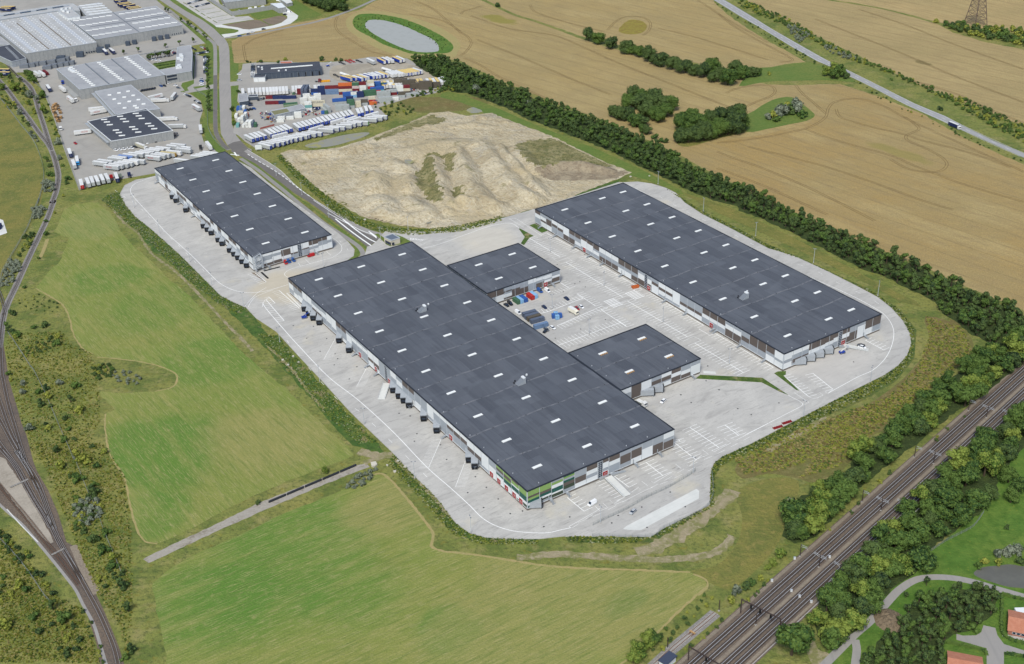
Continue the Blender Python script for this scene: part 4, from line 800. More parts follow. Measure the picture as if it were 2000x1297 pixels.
red_door(HB,'long',V(B6,[(735,640)]) + V(B7,[(52,168),(887,665)]) + V(B6,[(1640,1185)])[:0],txt=['01','08','10']);red_door(HB,'short',V(BZ,[(1118,540)]),txt=['11'])
strip_window(HB,'long',*V(B6,[(1600,1090)])[0]);strip_window(HB,'short',*V(BZ,[(1078,480)])[0])
stair(HB,'long',V(B6,[(135,280),(342,410),(612,570),(820,700),(1005,810),(1272,975)]) + V(B7,[(280,310),(562,480),(925,690),(960,720),(1280,910),(1608,1110)]));stair(HB,'short',V(BZ,[(1440,440)]))
roof_hut(HB,*V(B7,[(1320,290)])[0])
ramp(HB,*V(BZ,[(1110,590),(1510,650)]),3.4,1.3,.3,M['newslab']);ramp(HB,*V(BZ,[(1060,610),(1130,600)]),2.4,1.3,1.3,M['metal'],'steel_walkway')

HC=House('warehouse',(-61.26866326,252.8818646),-147.66506,15.78642731,52.58067818,2.91756,"smallest detached dark-roofed warehouse beside the access road, dark docks along its left side")
shell(HC,7,mods=28)
skylights(HC,[((i+.5)*HC.l/7+.3,HC.w*f) for i in range(7) for f in (.27,.77)],size=(1.7,5.2))
wallspec(HC,'long',["W.3 G.7","W.2 G.2 W.6","B.3 G.2 W.5","B.3 G.3 B.4","G.3 W.5 B.2","G.2 W.6 G.2","W.8 G.2","W.2 B.3 G.5","W.2 B.3 G.5","W.2 B.3 W.5","W.4 G.4 B.2","W.4 G.3 W.3","B.3 G.3 W.4","B.3 W.4 G.3","W.45 B.25 G.3","W.45 B.25 W.3","W.4 B.3 W.3","B.3 W.4 G.3","W.7 G.3","B.35 G.3 W.35","W.5 G.5","W.5 B.2 W.3","B.3 W.3 G.4","B.3 W.3 G.4","W.3 G.4 W.3","B.3 W.3 G.4","B.3 G.3 W.4","W.6 B.1 W.3"])
wallspec(HC,'short',["W1","W.2 G.35 W.25 B.2","W.2 G.2 W.35 B.25","W.1 B.5 W.25 G.15","W.55 B.12 G.33","W.45 B.1 G.45","B.35 W.15 G.2 W.3","B.25 G.35 W.4","W.35 G.2 W.45"],mod=HC.w/8.5)
dock_long(HC,V(B1,[(275,408),(317,452),(430,562),(633,745),(678,785),(722,825),(803,905),(848,948),(935,1025),(985,1068),(1030,1110),(1078,1155),(1130,1200)]))
strip_window(HC,'short',*V(B2,[(925,410)])[0]);stair(HC,'long',V(B1,[(125,240),(385,480),(545,635)]));stair(HC,'short',V(B2,[(430,640),(1180,455)]))
b=MB()
cx,cy=HC.l+1.8,3.0
for dx in (-1.6,1.6):
    for dy in (-2.6,2.6): b.beam((cx+dx,cy+dy,.1),(cx+dx,cy+dy,HC.H+1.4),.14,.14,M['trim'])
for k in range(5):
    z=1.2+k*2.3;b.box(cx-1.6,cx+1.6,cy-2.6,cy-1.6,z,z+.08,M['metal']);b.box(cx-1.6,cx+1.6,cy+1.6,cy+2.6,z+1.1,z+1.18,M['metal'])
    s=1 if k % 2 else -1;b.beam((cx+.8*s,cy-1.7,z),(cx+.8*s,cy+1.7,z+1.15),.9,.1,M['metal']);b.beam((cx-1.6,cy-2.6,z),(cx-1.6,cy+2.6,z+2.2),.07,.07,M['trim']);b.beam((cx+1.6,cy+2.6,z),(cx+1.6,cy-2.6,z+2.2),.07,.07,M['trim'])
    for yy in (-2.6,2.6): b.beam((cx-1.6,cy+yy,z+1),(cx+1.6,cy+yy,z+1),.07,.07,M['trim'])
b.build('stair_tower',HC.root)
b=MB()
for (p,q) in (((365,720),(615,655)),((325,740),(430,835))):
    A_,B_=(Vector((*HC.loc(G(*t)),.25)) for t in V(B2,[p,q]));b.beam(A_,B_,1.1,.3,M['black'])
b.build('drain_channel',HC.root)

HD=House('warehouse_wing',(1.63882332,202.76017213),-147.5,15.07122077,13.08229132,2.660469,"northern wing of the longest warehouse, containers parked along its wall",'warehouse')
HD.w -= 0.0
shell(HD,2,mods=7)
skylights(HD,[((i+.5)*HD.l/2,HD.w*f) for i in (0,1) for f in (.30,.77)])
wallspec(HD,'short',["B.5 G.5","B.5 W.5","G.3 B.1 G.15 W.3 B.15","G.35 B.65","G.2 G.3 B.5","W.35 G.6","G.1 W.25 G.2 B.45","G.1 W.3 G.1 W.2 B.3","G.35 W.2 B.35 G.1"])
red_door(HD,'short',V(Z8,[(797,405)]),txt=['02']);stair(HD,'short',V(Z8,[(845,395)]))
HE=House('warehouse_wing',(21.48943969,171.39119516),-147.5,15.30283488,13.21936385,2.666711,"southern wing of the longest warehouse with four opened roof hatches",'warehouse')
shell(HE,2,mods=7)
skylights(HE,[((i+.5)*HE.l/2,HE.w*f) for i in (0,1) for f in (.27,.77)],open_=True)
wallspec(HE,'short',["W.4 G.6","B1","W1","G.3 B.3 G.1 W.3","W.3 B.3 G.1 W.3","B.3 W.3 B.4","G.4 W.3 B.3","G.3 W.7"])
dock_short(HE,V(B8,[(1335,1240),(1410,1212)]),L=5.0)
stair(HE,'short',V(B8,[(1715,1080)]))
# ================================================================== SAND PIT
def noise2(x,y,s,seed=0):
    x=x*s+seed*17.3;y=y*s+seed*9.7
    xi=np.floor(x).astype(int);yi=np.floor(y).astype(int);xf=x-xi;yf=y-yi
    def h(a,b): v=np.sin(a*127.1+b*311.7+seed*74.7)*43758.5453;return v-np.floor(v)
    u=xf*xf*(3-2*xf);v=yf*yf*(3-2*yf)
    return (h(xi,yi)*(1-u)+h(xi+1,yi)*u)*(1-v)+(h(xi,yi+1)*(1-u)+h(xi+1,yi+1)*u)*v
def segdist(X,Y,pts):
    d=np.full(X.shape,1e9)
    for (ax,ay),(bx,by) in zip(pts[:-1],pts[1:]):
        vx,vy=bx-ax,by-ay;t=np.clip(((X-ax)*vx+(Y-ay)*vy)/(vx*vx+vy*vy+1e-9),0,1)
        d=np.minimum(d,np.hypot(X-ax-t*vx,Y-ay-t*vy))
    return d
sp=[tuple(G(x,y)[:2]) for x,y in SANDP]
xs=[p[0] for p in sp];ys=[p[1] for p in sp];ST=1.5
gx=np.arange(min(xs)-ST,max(xs)+ST,ST);gy=np.arange(min(ys)-ST,max(ys)+ST,ST)
X,Y=np.meshgrid(gx,gy,indexing='ij')
edge=segdist(X,Y,sp+[sp[0]])
hz=(noise2(X,Y,.035,1)-.4)*1.2+(noise2(X,Y,.12,2)-.5)*.8+(noise2(X,Y,.33,3)-.5)*.9+(noise2(X,Y,.6,4)-.5)*.6
def rid(pts,h,w,flat=.25):
    global hz
    q=[tuple(G(*p)[:2]) for p in V(C8,pts)];d=segdist(X+4*(noise2(X,Y,.08,5)-.5),Y+4*(noise2(X,Y,.08,6)-.5),q)/w
    hz=np.maximum(hz,1.12*h*np.clip(1.15-d*(1-flat*.2),0,1)**.9*(1+.25*(noise2(X,Y,.2,8)-.5)))
rid([(1010,290),(1060,400),(1090,480),(1140,560),(1200,590)],6.5,11);rid([(1120,255),(1180,320),(1240,390),(1330,500),(1400,545)],6.5,13);rid([(1240,270),(1350,400),(1420,460),(1480,520)],5.5,7)
rid([(870,330),(900,430),(940,560),(980,590)],5,8);rid([(860,500),(940,600),(960,620)],4,6);rid([(180,290),(340,290),(500,250)],3,7);rid([(760,290),(900,250),(1100,245)],3.6,15)
rid([(550,430),(560,480)],5,10);rid([(570,560),(640,600),(600,640)],5,12);rid([(740,480),(720,430)],4,8);rid([(760,560),(860,640),(800,650)],4.5,10);rid([(680,640),(740,660)],3.5,8);rid([(1040,570),(1100,580)],6,9)
rid([(1150,85),(1165,92)],2.2,4);rid([(1270,110),(1280,115)],2.2,4);rid([(1000,140),(1100,125),(1180,140)],1.6,5);rid([(1450,385),(1600,350),(1740,360),(1850,385)],3.2,7);rid([(650,340),(720,370)],3,8)
rid([(1320,270),(1400,340),(1440,370)],3.2,8)
hz=hz*np.clip(edge/7,0,1)+.12*np.clip(edge,0,1)
weeds=[[tuple(G(*p)[:2]) for p in V(C8,q)] for q in ([(770,410),(830,330),(870,350),(890,460),(930,560),(900,580),(840,560),(790,490)],[(830,300),(930,300),(990,320),(980,400),(950,390),(930,330),(850,325)],[(1310,255),(1360,225),(1500,205),(1600,215),(1700,280),(1850,330),(1920,350),(1840,370),(1740,350),(1600,355),(1500,385),(1420,365),(1360,310)],[(540,205),(620,165),(740,118),(860,75),(950,95),(900,130),(780,140),(660,180),(560,215)],[(975,480),(1040,500),(1045,560),(990,555)],[(250,490),(300,520),(380,570),(400,590),(300,540)])]
darks=[[tuple(G(*p)[:2]) for p in V(C8,q)] for q in ([(1440,385),(1600,352),(1740,350),(1900,385),(1980,388),(1880,430),(1700,440),(1560,440),(1480,420)],)]
nx,ny=X.shape;ins=np.zeros((nx,ny),bool)
for i in range(nx):
    for j in range(ny): ins[i,j]=inside((X[i,j],Y[i,j]),sp)
keep=ins[:-1,:-1] & ins[1:,:-1] & ins[:-1,1:] & ins[1:,1:]
idx=-np.ones((nx,ny),int);used_=np.zeros((nx,ny),bool)
for a in (0,1):
    for b_ in (0,1): used_[a:nx-1+a,b_:ny-1+b_] |= keep
idx[used_]=np.arange(used_.sum())
verts=np.stack([X[used_],Y[used_],hz[used_]],1)
I,J=np.nonzero(keep);faces=np.stack([idx[I,J],idx[I+1,J],idx[I+1,J+1],idx[I,J+1]],1)
me=bpy.data.meshes.new('sand_pit');me.from_pydata(verts.tolist(),[],faces.tolist())
me.materials.append(M['sand']);me.materials.append(M['weedy']);M['brownsand']=nmat("dark_topsoil_heap",(136,124,104),[dict(s=.06,c=(160,148,124),lo=.44,hi=.58,k=.8,w=1.5),dict(s=.3,c=(120,104,84),lo=.5,hi=.64,k=.7)],bump=[(.4,.9),(1.6,.3)]);me.materials.append(M['brownsand'])
mi=np.zeros(len(faces),int);jit=(noise2(X,Y,.3,11)-.5)*5
for k in range(len(faces)):
    p=(X[I[k],J[k]]+jit[I[k],J[k]],Y[I[k],J[k]]+jit[J[k] % nx,I[k] % ny])
    if any(inside(p,q) for q in weeds): mi[k]=1
    elif any(inside(p,q) for q in darks): mi[k]=2
me.polygons.foreach_set('material_index',mi);me.polygons.foreach_set('use_smooth',np.ones(len(faces),bool));me.update()
o=link('sand_pit',me);o['kind']='structure'
sheet('sand_apron',SANDP,LV*5,M['sand'],rag=(3,.9))
for q in ([(978,345),(992,345),(1015,440),(1018,458),(1005,455),(985,400)],[(838,682),(880,650),(905,632),(912,640),(890,662),(850,684)],[(715,330),(740,325),(765,340),(740,355),(722,350)]):
    wv=[tuple(G(*p)[:2]) for p in V(C8,q)];c=np.mean(np.array(wv),0);wsheet('puddle',wv,1.3,M['algae'],sm=3)
del X,Y,hz,edge

# ================================================================== RAILWAYS
M['rail']=nmat("polished_rail_steel",(196,196,198),rough=.35,metal=.3)
M['rail2']=nmat("dull_rail_steel",(150,148,148),rough=.5)
M['railrust']=nmat("rusty_rail",(112,84,68),rough=.7)
M['sleeper']=nmat("wooden_sleeper",(70,60,54),rough=.9);M['sleeperc']=nmat("concrete_sleeper",(176,172,166),rough=.9)
def track(w,z,sleeper=None,gauge=1.435,rail=None,label=None,step=.65,rw=.12,name='railway_track',bed=2.6,bedm=None,thing=True):
    w=resample(w,3.0);mbr=MB()
    root=empty(name,(w[0].x,w[0].y,0),0,label,'railway track') if thing else None
    O_=Vector((w[0].x,w[0].y));wl2=[p-O_ for p in w]
    for s in (-gauge/2,gauge/2):
        l=offs(wl2,s-rw/2);r=offs(wl2,s+rw/2);b=MB();n=0;k=b.mi(rail or M['rail'])
        for (a,c) in zip(l,r): b.v += [(a[0],a[1],z),(a[0],a[1],z+.17),(c[0],c[1],z+.17),(c[0],c[1],z)]
        for i in range(len(l)-1):
            for q in ((0,1),(1,2),(2,3)): b.f.append((4*i+q[1],4*i+q[0],4*i+4+q[0],4*i+4+q[1]));b.m.append(k)
        b.build('rail',root)
    b=MB();sp_=resample(w,step)
    for i in range(len(sp_)-1):
        t=(sp_[i+1]-sp_[i]).normalized();n=Vector((-t.y,t.x))*1.25;p=sp_[i]-O_
        q=[p+n+t*.13,p-n+t*.13,p-n-t*.13,p+n-t*.13]
        b.face([(v.x,v.y,z+.02) for v in q][::-1],sleeper or M['sleeper'])
    sl_=b.build('sleepers',root);sl_['kind']='stuff'
    return root
pa,pb=G(1454.4,1200),G(1600,1067.4);pc=G(1755.1,930);pd=G(1900,805)
dr=(pd-pa).normalized();nr=Vector((dr.y,-dr.x,0))
P0=pa-dr*160;P1=pa+dr*1500
def par(off): return [tuple((P0+nr*off)[:2]),tuple((P1+nr*off)[:2])]
mb=MB();a_,b_=par(-4.2),par(19.5)
mb.face([(*a_[0],.06),(*b_[0],.06),(*b_[1],.06),(*a_[1],.06)],M['ballast']);o=mb.build('railway_ballast');o['kind']='structure'
M['ballastp']=nmat("pale_cess_gravel",(132,121,106),[dict(s=.2,c=(118,106,94),k=.7),dict(s=1.2,c=(154,145,130),k=.5)],bump=[(1.5,.15)])
mb=MB();strip(mb,par(-2.9),1.5,.08,M['ballastp']);strip(mb,par(7.9),1.6,.08,M['ballastp']);strip(mb,par(17.2),1.2,.08,M['ballastp']);strip(mb,par(18.7),.35,.12,M['kerb'])
for q in (.75,4.75,10.45,14.35): strip(mb,par(q),2.9,.085,M['oilbed'])
o=mb.build('railway_cess_path');o['kind']='structure'
for k,(q,lb) in enumerate(((.72,"straight electrified track nearest the warehouses"),(4.76,"straight electrified track second from the warehouses"),(10.45,"straight electrified track second from the lower woods"),(14.32,"straight electrified track nearest the lower woods"))):
    track(par(q),.12,label=lb,rw=.15)
M['mast']=nmat("brown_steel_mast",(64,54,52),rough=.6)
def mast(px,py,offh=7.2,arms=(),label='',z=0):
    p=G(px,py);r=empty('catenary_mast',p,math.atan2(dr.y,dr.x),label,'railway mast','catenary masts along the main line')
    b=MB();b.box(-.14,.14,-.14,.14,0,offh,M['mast']);b.box(-.35,.35,-.35,.35,0,.5,M['kerb']);b.build('pole',r)
    for s in arms:
        b=MB();b.beam((0,0,offh-.4),(0,s*3.0,offh-.1),.1,.1,M['trim']);b.beam((0,0,offh-1.6),(0,s*3.2,offh-.5),.1,.1,M['trim']);b.beam((0,s*1.2,offh-.9),(0,s*3.4,offh-1.2),.08,.08,M['trim']);b.build('cantilever_arm',r)
    return r
rows3={'upper': [((1682,984),(1680,983))]}
U=V(Z13,[(385,800),(672,548),(915,340),(1165,125)]);Cn=V(Z13,[(473,850),(760,588),(1003,370),(1248,157)]);Lw=V(Z13,[(567,895),(856,600),(1098,388),(1342,180)])
for i,p in enumerate(U): mast(*p,arms=(-1,),label="brown catenary mast on the warehouse side, %s from the signal gantry" % nth(i))
for i,p in enumerate(Cn): mast(*p,arms=(1,-1),label="brown double-armed catenary mast between the tracks, %s from the signal gantry" % nth(i))
for i,p in enumerate(Lw): mast(*p,arms=(1,),label="brown catenary mast beside the lower woods, %s from the signal gantry" % nth(i))
def gantry(a,b_,mids,label):
    A_,B_=G(*a),G(*b_);r=empty('signal_gantry',A_,0,label,'signal gantry');B_=B_-A_
    for nm,q in (('post',Vector((0,0,0))),('post',B_)):
        b=MB();b.beam(q,q+Vector((0,0,7.5)),.4,.4,M['mast']);b.build(nm,r)
    b=MB();b.beam(Vector((0,0,7.5)),B_+Vector((0,0,7.5)),.3,.3,M['mast']);b.beam(Vector((0,0,7.0)),B_+Vector((0,0,7.0)),.12,.12,M['mast']);b.build('beam',r)
    for m in mids:
        q=B_*m;b=MB();b.box(q.x-.35,q.x+.35,q.y-.35,q.y+.35,5.2,7.0,M['black']);b.build('signal_head',r)
gantry(V(Z13,[(110,1060)])[0],V(Z13,[(290,1152)])[0],(.25,.48,.75),"brown signal gantry spanning the four tracks above the bottom edge")
gantry(V(C5,[(845,1180)])[0],(1412,1330),(.5,),"brown gantry at the bottom edge beside the short siding")
for a,lb in ((V(Z13,[(180,1118)])[0],"short brown post below the signal gantry"),(V(C5,[(1290,470)])[0],"thin brown post beside the head of the short siding"),(V(C5,[(545,1010)])[0],"thin brown post in the scrub left of the short siding")): mast(*a,offh=6,label=lb)
for i,p in enumerate(V(Z13,[(255,915),(345,962),(437,1013),(383,988),(533,912),(522,805),(622,598),(360,812)])):
    q=G(*p);b=MB();b.box(-.45,.45,-.35,.35,0,1.1,M['pw']);b.box(-.5,.5,-.4,.4,1.1,1.2,M['trim'])
    o=b.build('relay_cabinet');o.location=q;tag(o,"small white trackside cabinet, %s of those along the main line" % nth(i),'cabinet','white trackside cabinets')
mb=MB()
for q in (.72,4.76,10.45,14.32):
    for z,r_ in ((5.6,.035),(6.7,.035)): mb.beam((*par(q)[0],z),(*par(q)[1],z),r_,r_,M['mast'])
o=mb.build('overhead_wire');tag(o,"thin overhead contact wires strung along the four straight tracks",'overhead wire')
sd=path(V(C5,[(1240,500),(1050,660),(880,800),(640,1000),(380,1237),(200,1400)]),0)
mb=MB();w=resample(sd,4);strip(mb,w,5.2,.05,M['ballastg']);o=mb.build('siding_ballast');o['kind']='structure'
track(sd,.08,sleeper=M['sleeperc'],rail=M['railrust'],label="short rusty siding with pale sleepers ending in the scrub",rw=.22)
for s in (-.35,.35):
    pass
bq=G(*V(C5,[(905,805)])[0]);r=empty('buffer_stop',bq,math.atan2(dr.y,dr.x),"small timber buffer stop standing on the short siding",'buffer stop')
b=MB();b.box(-.3,.3,-1.4,1.4,.9,1.4,M['wood']);b.build('cross_beam',r);b=MB();b.beam((-.2,-.7,.2),(0,-.7,1.2),.2,.2,M['railrust']);b.beam((-.2,.7,.2),(0,.7,1.2),.2,.2,M['railrust']);b.beam((-1.6,-.7,.2),(0,-.7,1.2),.2,.2,M['railrust']);b.beam((-1.6,.7,.2),(0,.7,1.2),.2,.2,M['railrust']);b.build('frame',r)
q=G(*V(C5,[(545,1230)])[0]);r=empty('relay_hut',q,math.atan2(dr.y,dr.x),"small flat-roofed hut with dark blue roof beside the siding at the bottom edge",'hut')
b=MB();b.box(-3.2,3.2,-1.7,1.7,0,2.8,M['pw']);b.build('wall',r);b=MB();b.box(-3.6,3.6,-2.1,2.1,2.8,3.1,nmat("dark_blue_roof",(62,70,88),rough=.6));b.build('roof',r)

def C2p(p): return V(C2,p)
sheet('railway_ballast',[(-30,640)] + V(Z5,[(20,860),(38,870)]) + V(C1,[(20,60),(40,200),(90,520),(150,720),(210,930),(260,1050),(320,1290)]) + C2p([(215,180),(280,290),(340,430),(385,590),(440,620),(470,690),(530,800),(560,900),(600,980),(650,1100),(690,1200),(720,1300),(740,1400),(600,1400),(560,1180),(490,960),(430,860),(300,700),(150,520),(0,370),(-60,320)]) + [(-60,900)],.03,M['ballast'])
sheet('gravel_triangle',C2p([(0,95),(30,110),(90,200),(170,320),(240,440),(310,590),(290,600),(240,560),(150,450),(60,330),(0,250),(-40,200),(-40,60)]),.05,nmat("pale_gravel",(158,150,138),[dict(s=.1,c=(132,124,112),k=.7),dict(s=.8,c=(172,164,150),k=.5)],rag=None) if False else nmat("pale_gravel",(158,150,138),[dict(s=.1,c=(132,124,112),k=.7),dict(s=.8,c=(172,164,150),k=.5)]),rag=(2,.3))
mb=MB()
strip(mb,path(C2p([(-40,330),(0,375),(60,430),(120,480),(200,570),(300,690),(380,790),(440,870),(480,950),(540,1060),(580,1180),(615,1300),(650,1420)])),1.3,.07,M['asphaltlt'])
strip(mb,path(C2p([(425,610),(480,740),(530,830),(560,890)])),3.2,.06,M['ballastp']);strip(mb,path(C2p([(40,400),(120,490),(220,590)])),.5,.075,M['newslab'])
o=mb.build('cable_path');o['kind']='structure'
TR=[
 (C2p([(0,-260),(40,-120),(70,0),(130,150),(190,260),(250,350),(290,430),(320,510),(350,590)]) ,None),
]
def tk(pts,label,**k): k.setdefault('rail',M['rail2']);track(path(pts,5),.1,label=label,rw=.14,**k)
tk([(-6,560),(8,600),(3,640),(2,680),(4,730)] + V(C1,[(30,500),(70,700),(110,850),(150,980),(200,1150),(245,1290)]) + C2p([(150,130),(215,230),(262,350),(290,430),(325,530)]),"outer single track curving down the left edge beside the grey gravel")
tk(V(C1,[(-30,640),(0,720),(60,900),(120,1050),(190,1180),(230,1297)]) + C2p([(90,60),(150,150),(195,230),(235,310),(270,400),(300,480),(345,580),(400,680),(450,770),(510,880),(570,990),(620,1100),(660,1200),(685,1300),(710,1420)]),"main junction track running unbroken down to the bottom edge")
tk(V(C1,[(-30,860),(0,900),(60,1010),(130,1140),(200,1250),(240,1310)]) + C2p([(110,80),(175,190),(225,300)]),"junction track merging from the left, upper of the crossing pair")
tk(C2p([(-40,-40),(0,20),(60,100),(110,170),(160,260),(210,350),(260,430),(310,530),(350,610),(420,720),(480,820)]),"junction track merging from the left edge below the crossing pair")
tk(C2p([(-40,10),(20,70),(80,140),(130,230),(190,340),(240,420),(300,520)]),"lowest of the tracks fanning in from the left edge")
tk(C2p([(-20,240),(30,300),(80,360),(140,430),(220,530),(290,620),(350,690),(410,770),(470,850)]),"rusty siding between the gravel triangle and the pale cable path",rail=M['railrust'])
BR=V(C1,[(25,350),(5,150),(0,60)]) + V(C4,[(10,1060),(60,930),(140,760),(230,560),(320,370),(400,200),(450,60),(470,-20)]) 
tk(V(C4,[(-10,1297),(5,1180),(20,1060),(60,930),(140,760),(230,560),(320,370),(400,200),(450,60)]) + V(C3,[(470,1280),(510,1170),(528,1050),(518,970),(495,880),(465,800)]),"single branch track climbing from the junction past the upper mown field")
tk(V(C3,[(465,800),(430,740),(350,640),(250,500),(150,370),(70,260),(0,180),(-60,110)]),"left fork of the branch line among bushes")
tk(V(C3,[(465,800),(430,690),(390,560),(350,440),(320,330),(280,240),(220,175),(160,130),(100,70),(40,0)]),"right fork of the branch line leading into the old freight yard")
mb=MB()
for q in (V(C4,[(-10,1297),(5,1180),(20,1060),(60,930),(140,760),(230,560),(320,370),(400,200),(450,60)]) + V(C3,[(470,1280),(510,1170),(528,1050),(518,970),(495,880),(465,800)]),V(C3,[(465,800),(430,740),(350,640),(250,500),(150,370),(70,260),(0,180),(-60,110)]),V(C3,[(465,800),(430,690),(390,560),(350,440),(320,330),(280,240),(220,175),(160,130)])):
    strip(mb,path(q,5),4.6,.05,M['ballastg'])
o=mb.build('railway_ballast');o['kind']='structure'
for i,(a,b_) in enumerate((((300,668),(375,630)),((60,275),(165,228)))):
    A_,B_=(G(*t) for t in C2p([a,b_]));b=MB();b.beam(Vector((0,0,.35)),(B_-A_)+Vector((0,0,.35)),1.1,.2,M['ballastg']);o=b.build('track_crossing_slab');o.location=A_
    tag(o,("pale slab crossing over the merging tracks by the cable path","pale slab crossing at the top of the gravel triangle")[i],'crossing slab')
M['fence']=nmat("wire_fence_steel",(128,136,134),rough=.6)
def fence(pts,label,h=1.9,step=3.0,mat=None,col='fence',rails=(.15,.55,.95),wirem=None):
    w=resample(path(pts,4),step);O_=w[0];r=empty('fence',(O_.x,O_.y,0),0,label,'fence');m=mat or M['fence']
    pm=MB();pm.box(-.06,.06,-.06,.06,0,h,m);pmesh=pm.mesh('post')
    for i,p in enumerate(w):
        if i < 290: kid(r,link('post',pmesh,None,(p.x-O_.x,p.y-O_.y,0)))
    b=MB()
    for a,c in zip(w[:-1],w[1:]):
        a=a-O_;c=c-O_
        for k in rails: b.beam((a.x,a.y,h*k),(c.x,c.y,h*k),.05,.05,m)
        n=int((c-a).length/.5)
        for j in range(n): q=a+(c-a)*j/n;b.box(q.x-.02,q.x+.02,q.y-.02,q.y+.02,.1,h*.97,m)
    o=b.build('mesh_panel',r);o['kind']='stuff'
fence(V(C1,[(80,55),(140,140),(210,245),(290,370),(335,430),(390,540),(440,640),(500,780),(560,920),(620,1060),(680,1190),(720,1297)]) + C2p([(430,100),(470,200),(510,300),(560,400),(600,520),(650,640),(700,760),(710,790)]),"long pale fence through the scrub between junction and mown field",h=1.6)
fence([(0,195)] + V(C3,[(0,335),(100,460),(200,590),(290,700),(350,820),(385,930),(398,1010),(395,1090),(375,1180),(340,1297)]) + V(C4,[(330,40),(280,170),(230,290),(150,430),(80,550),(20,660),(5,760),(0,800)]),"long grey-green fence curving along the left meadow",h=1.9)
fence(V(Z14,[(-10,760),(40,810),(100,880),(150,950),(190,1010),(225,1045)]),"pale fence across the green slope in the lower left corner",h=1.7)
fence(V(Z12,[(537,1018),(930,1020),(1010,965),(1316,808),(1330,575)]),"grey wire fence on the yard edge around the new concrete slab",h=2.0)
fence(V(Z12,[(540,945),(600,915),(760,840),(900,760),(1050,690),(1200,600),(1232,575)]),"grey wire fence between lorry lane and new concrete slab",h=2.0)
fence(V(Z1,[(205,520),(260,560),(310,650),(350,760),(395,900),(450,1060),(500,1200),(510,1205)]),"dark green wire fence along the left side of the trailer yard",h=2.0)
fence(V(A6,[(985,690),(1060,750),(1190,830),(1210,1000),(1215,1250)]) + V(A7,[(1790,120),(1840,230),(1920,330),(2000,400)]),"wire fence between the trailer yard and the street verge",h=1.8)
fence(V(C6,[(0,705),(65,640)]) ,"short grey fence beside the lowest woods",h=1.6);fence(V(Z13,[(970,790),(1000,770),(1060,730),(1120,700),(1190,660),(1240,590)]),"grey timber fence behind the lower woods facing the bright meadow",h=1.7)
# ================================================================== TREES AND SHRUBS
def leafmat(name,dark,mid,light):
    m=bpy.data.materials.new(name);m.use_nodes=True;nt=m.node_tree;N=nt.nodes;L=nt.links;b=N["Principled BSDF"]
    b.inputs["Roughness"].default_value=.75;b.inputs["Specular IOR Level"].default_value=.15
    geo=N.new("ShaderNodeNewGeometry");tc=N.new("ShaderNodeTexCoord");oi=N.new("ShaderNodeObjectInfo")
    nz=N.new("ShaderNodeTexNoise");nz.inputs["Scale"].default_value=.55;nz.inputs["Detail"].default_value=3;L.new(geo.outputs["Position"],nz.inputs[0])
    a=N.new("ShaderNodeMath");a.operation='MULTIPLY_ADD';L.new(geo.outputs["Random Per Island"],a.inputs[0]);a.inputs[1].default_value=.55;L.new(nz.outputs[0],a.inputs[2])
    a2=N.new("ShaderNodeMath");a2.operation='MULTIPLY_ADD';L.new(oi.outputs["Random"],a2.inputs[0]);a2.inputs[1].default_value=.34;L.new(a.outputs[0],a2.inputs[2])
    cr=N.new("ShaderNodeValToRGB");e=cr.color_ramp.elements;e[0].position=.45;e[0].color=lin(dark)+(1,);e[1].position=1.3/1.4;e[1].color=lin(light)+(1,);x=e.new(.7);x.color=lin(mid)+(1,)
    L.new(a2.outputs[0],cr.inputs[0]);L.new(cr.outputs[0],b.inputs["Base Color"]);m.diffuse_color=lin(mid)+(1,)
    return m
M['leaf_dk']=leafmat("dark_tree_leaves",(30,46,34),(48,68,42),(78,96,52))
M['leaf_md']=leafmat("mid_tree_leaves",(34,54,30),(52,78,40),(84,106,50))
M['leaf_lt']=leafmat("bright_tree_leaves",(52,76,34),(82,106,44),(118,132,60))
M['leaf_gr']=leafmat("grey_willow_leaves",(58,68,56),(86,96,80),(122,130,112))
M['leaf_ol']=leafmat("olive_shrub_leaves",(72,88,36),(102,116,48),(138,142,64))
M['bark']=nmat("tree_bark",(76,66,54),rough=.9)
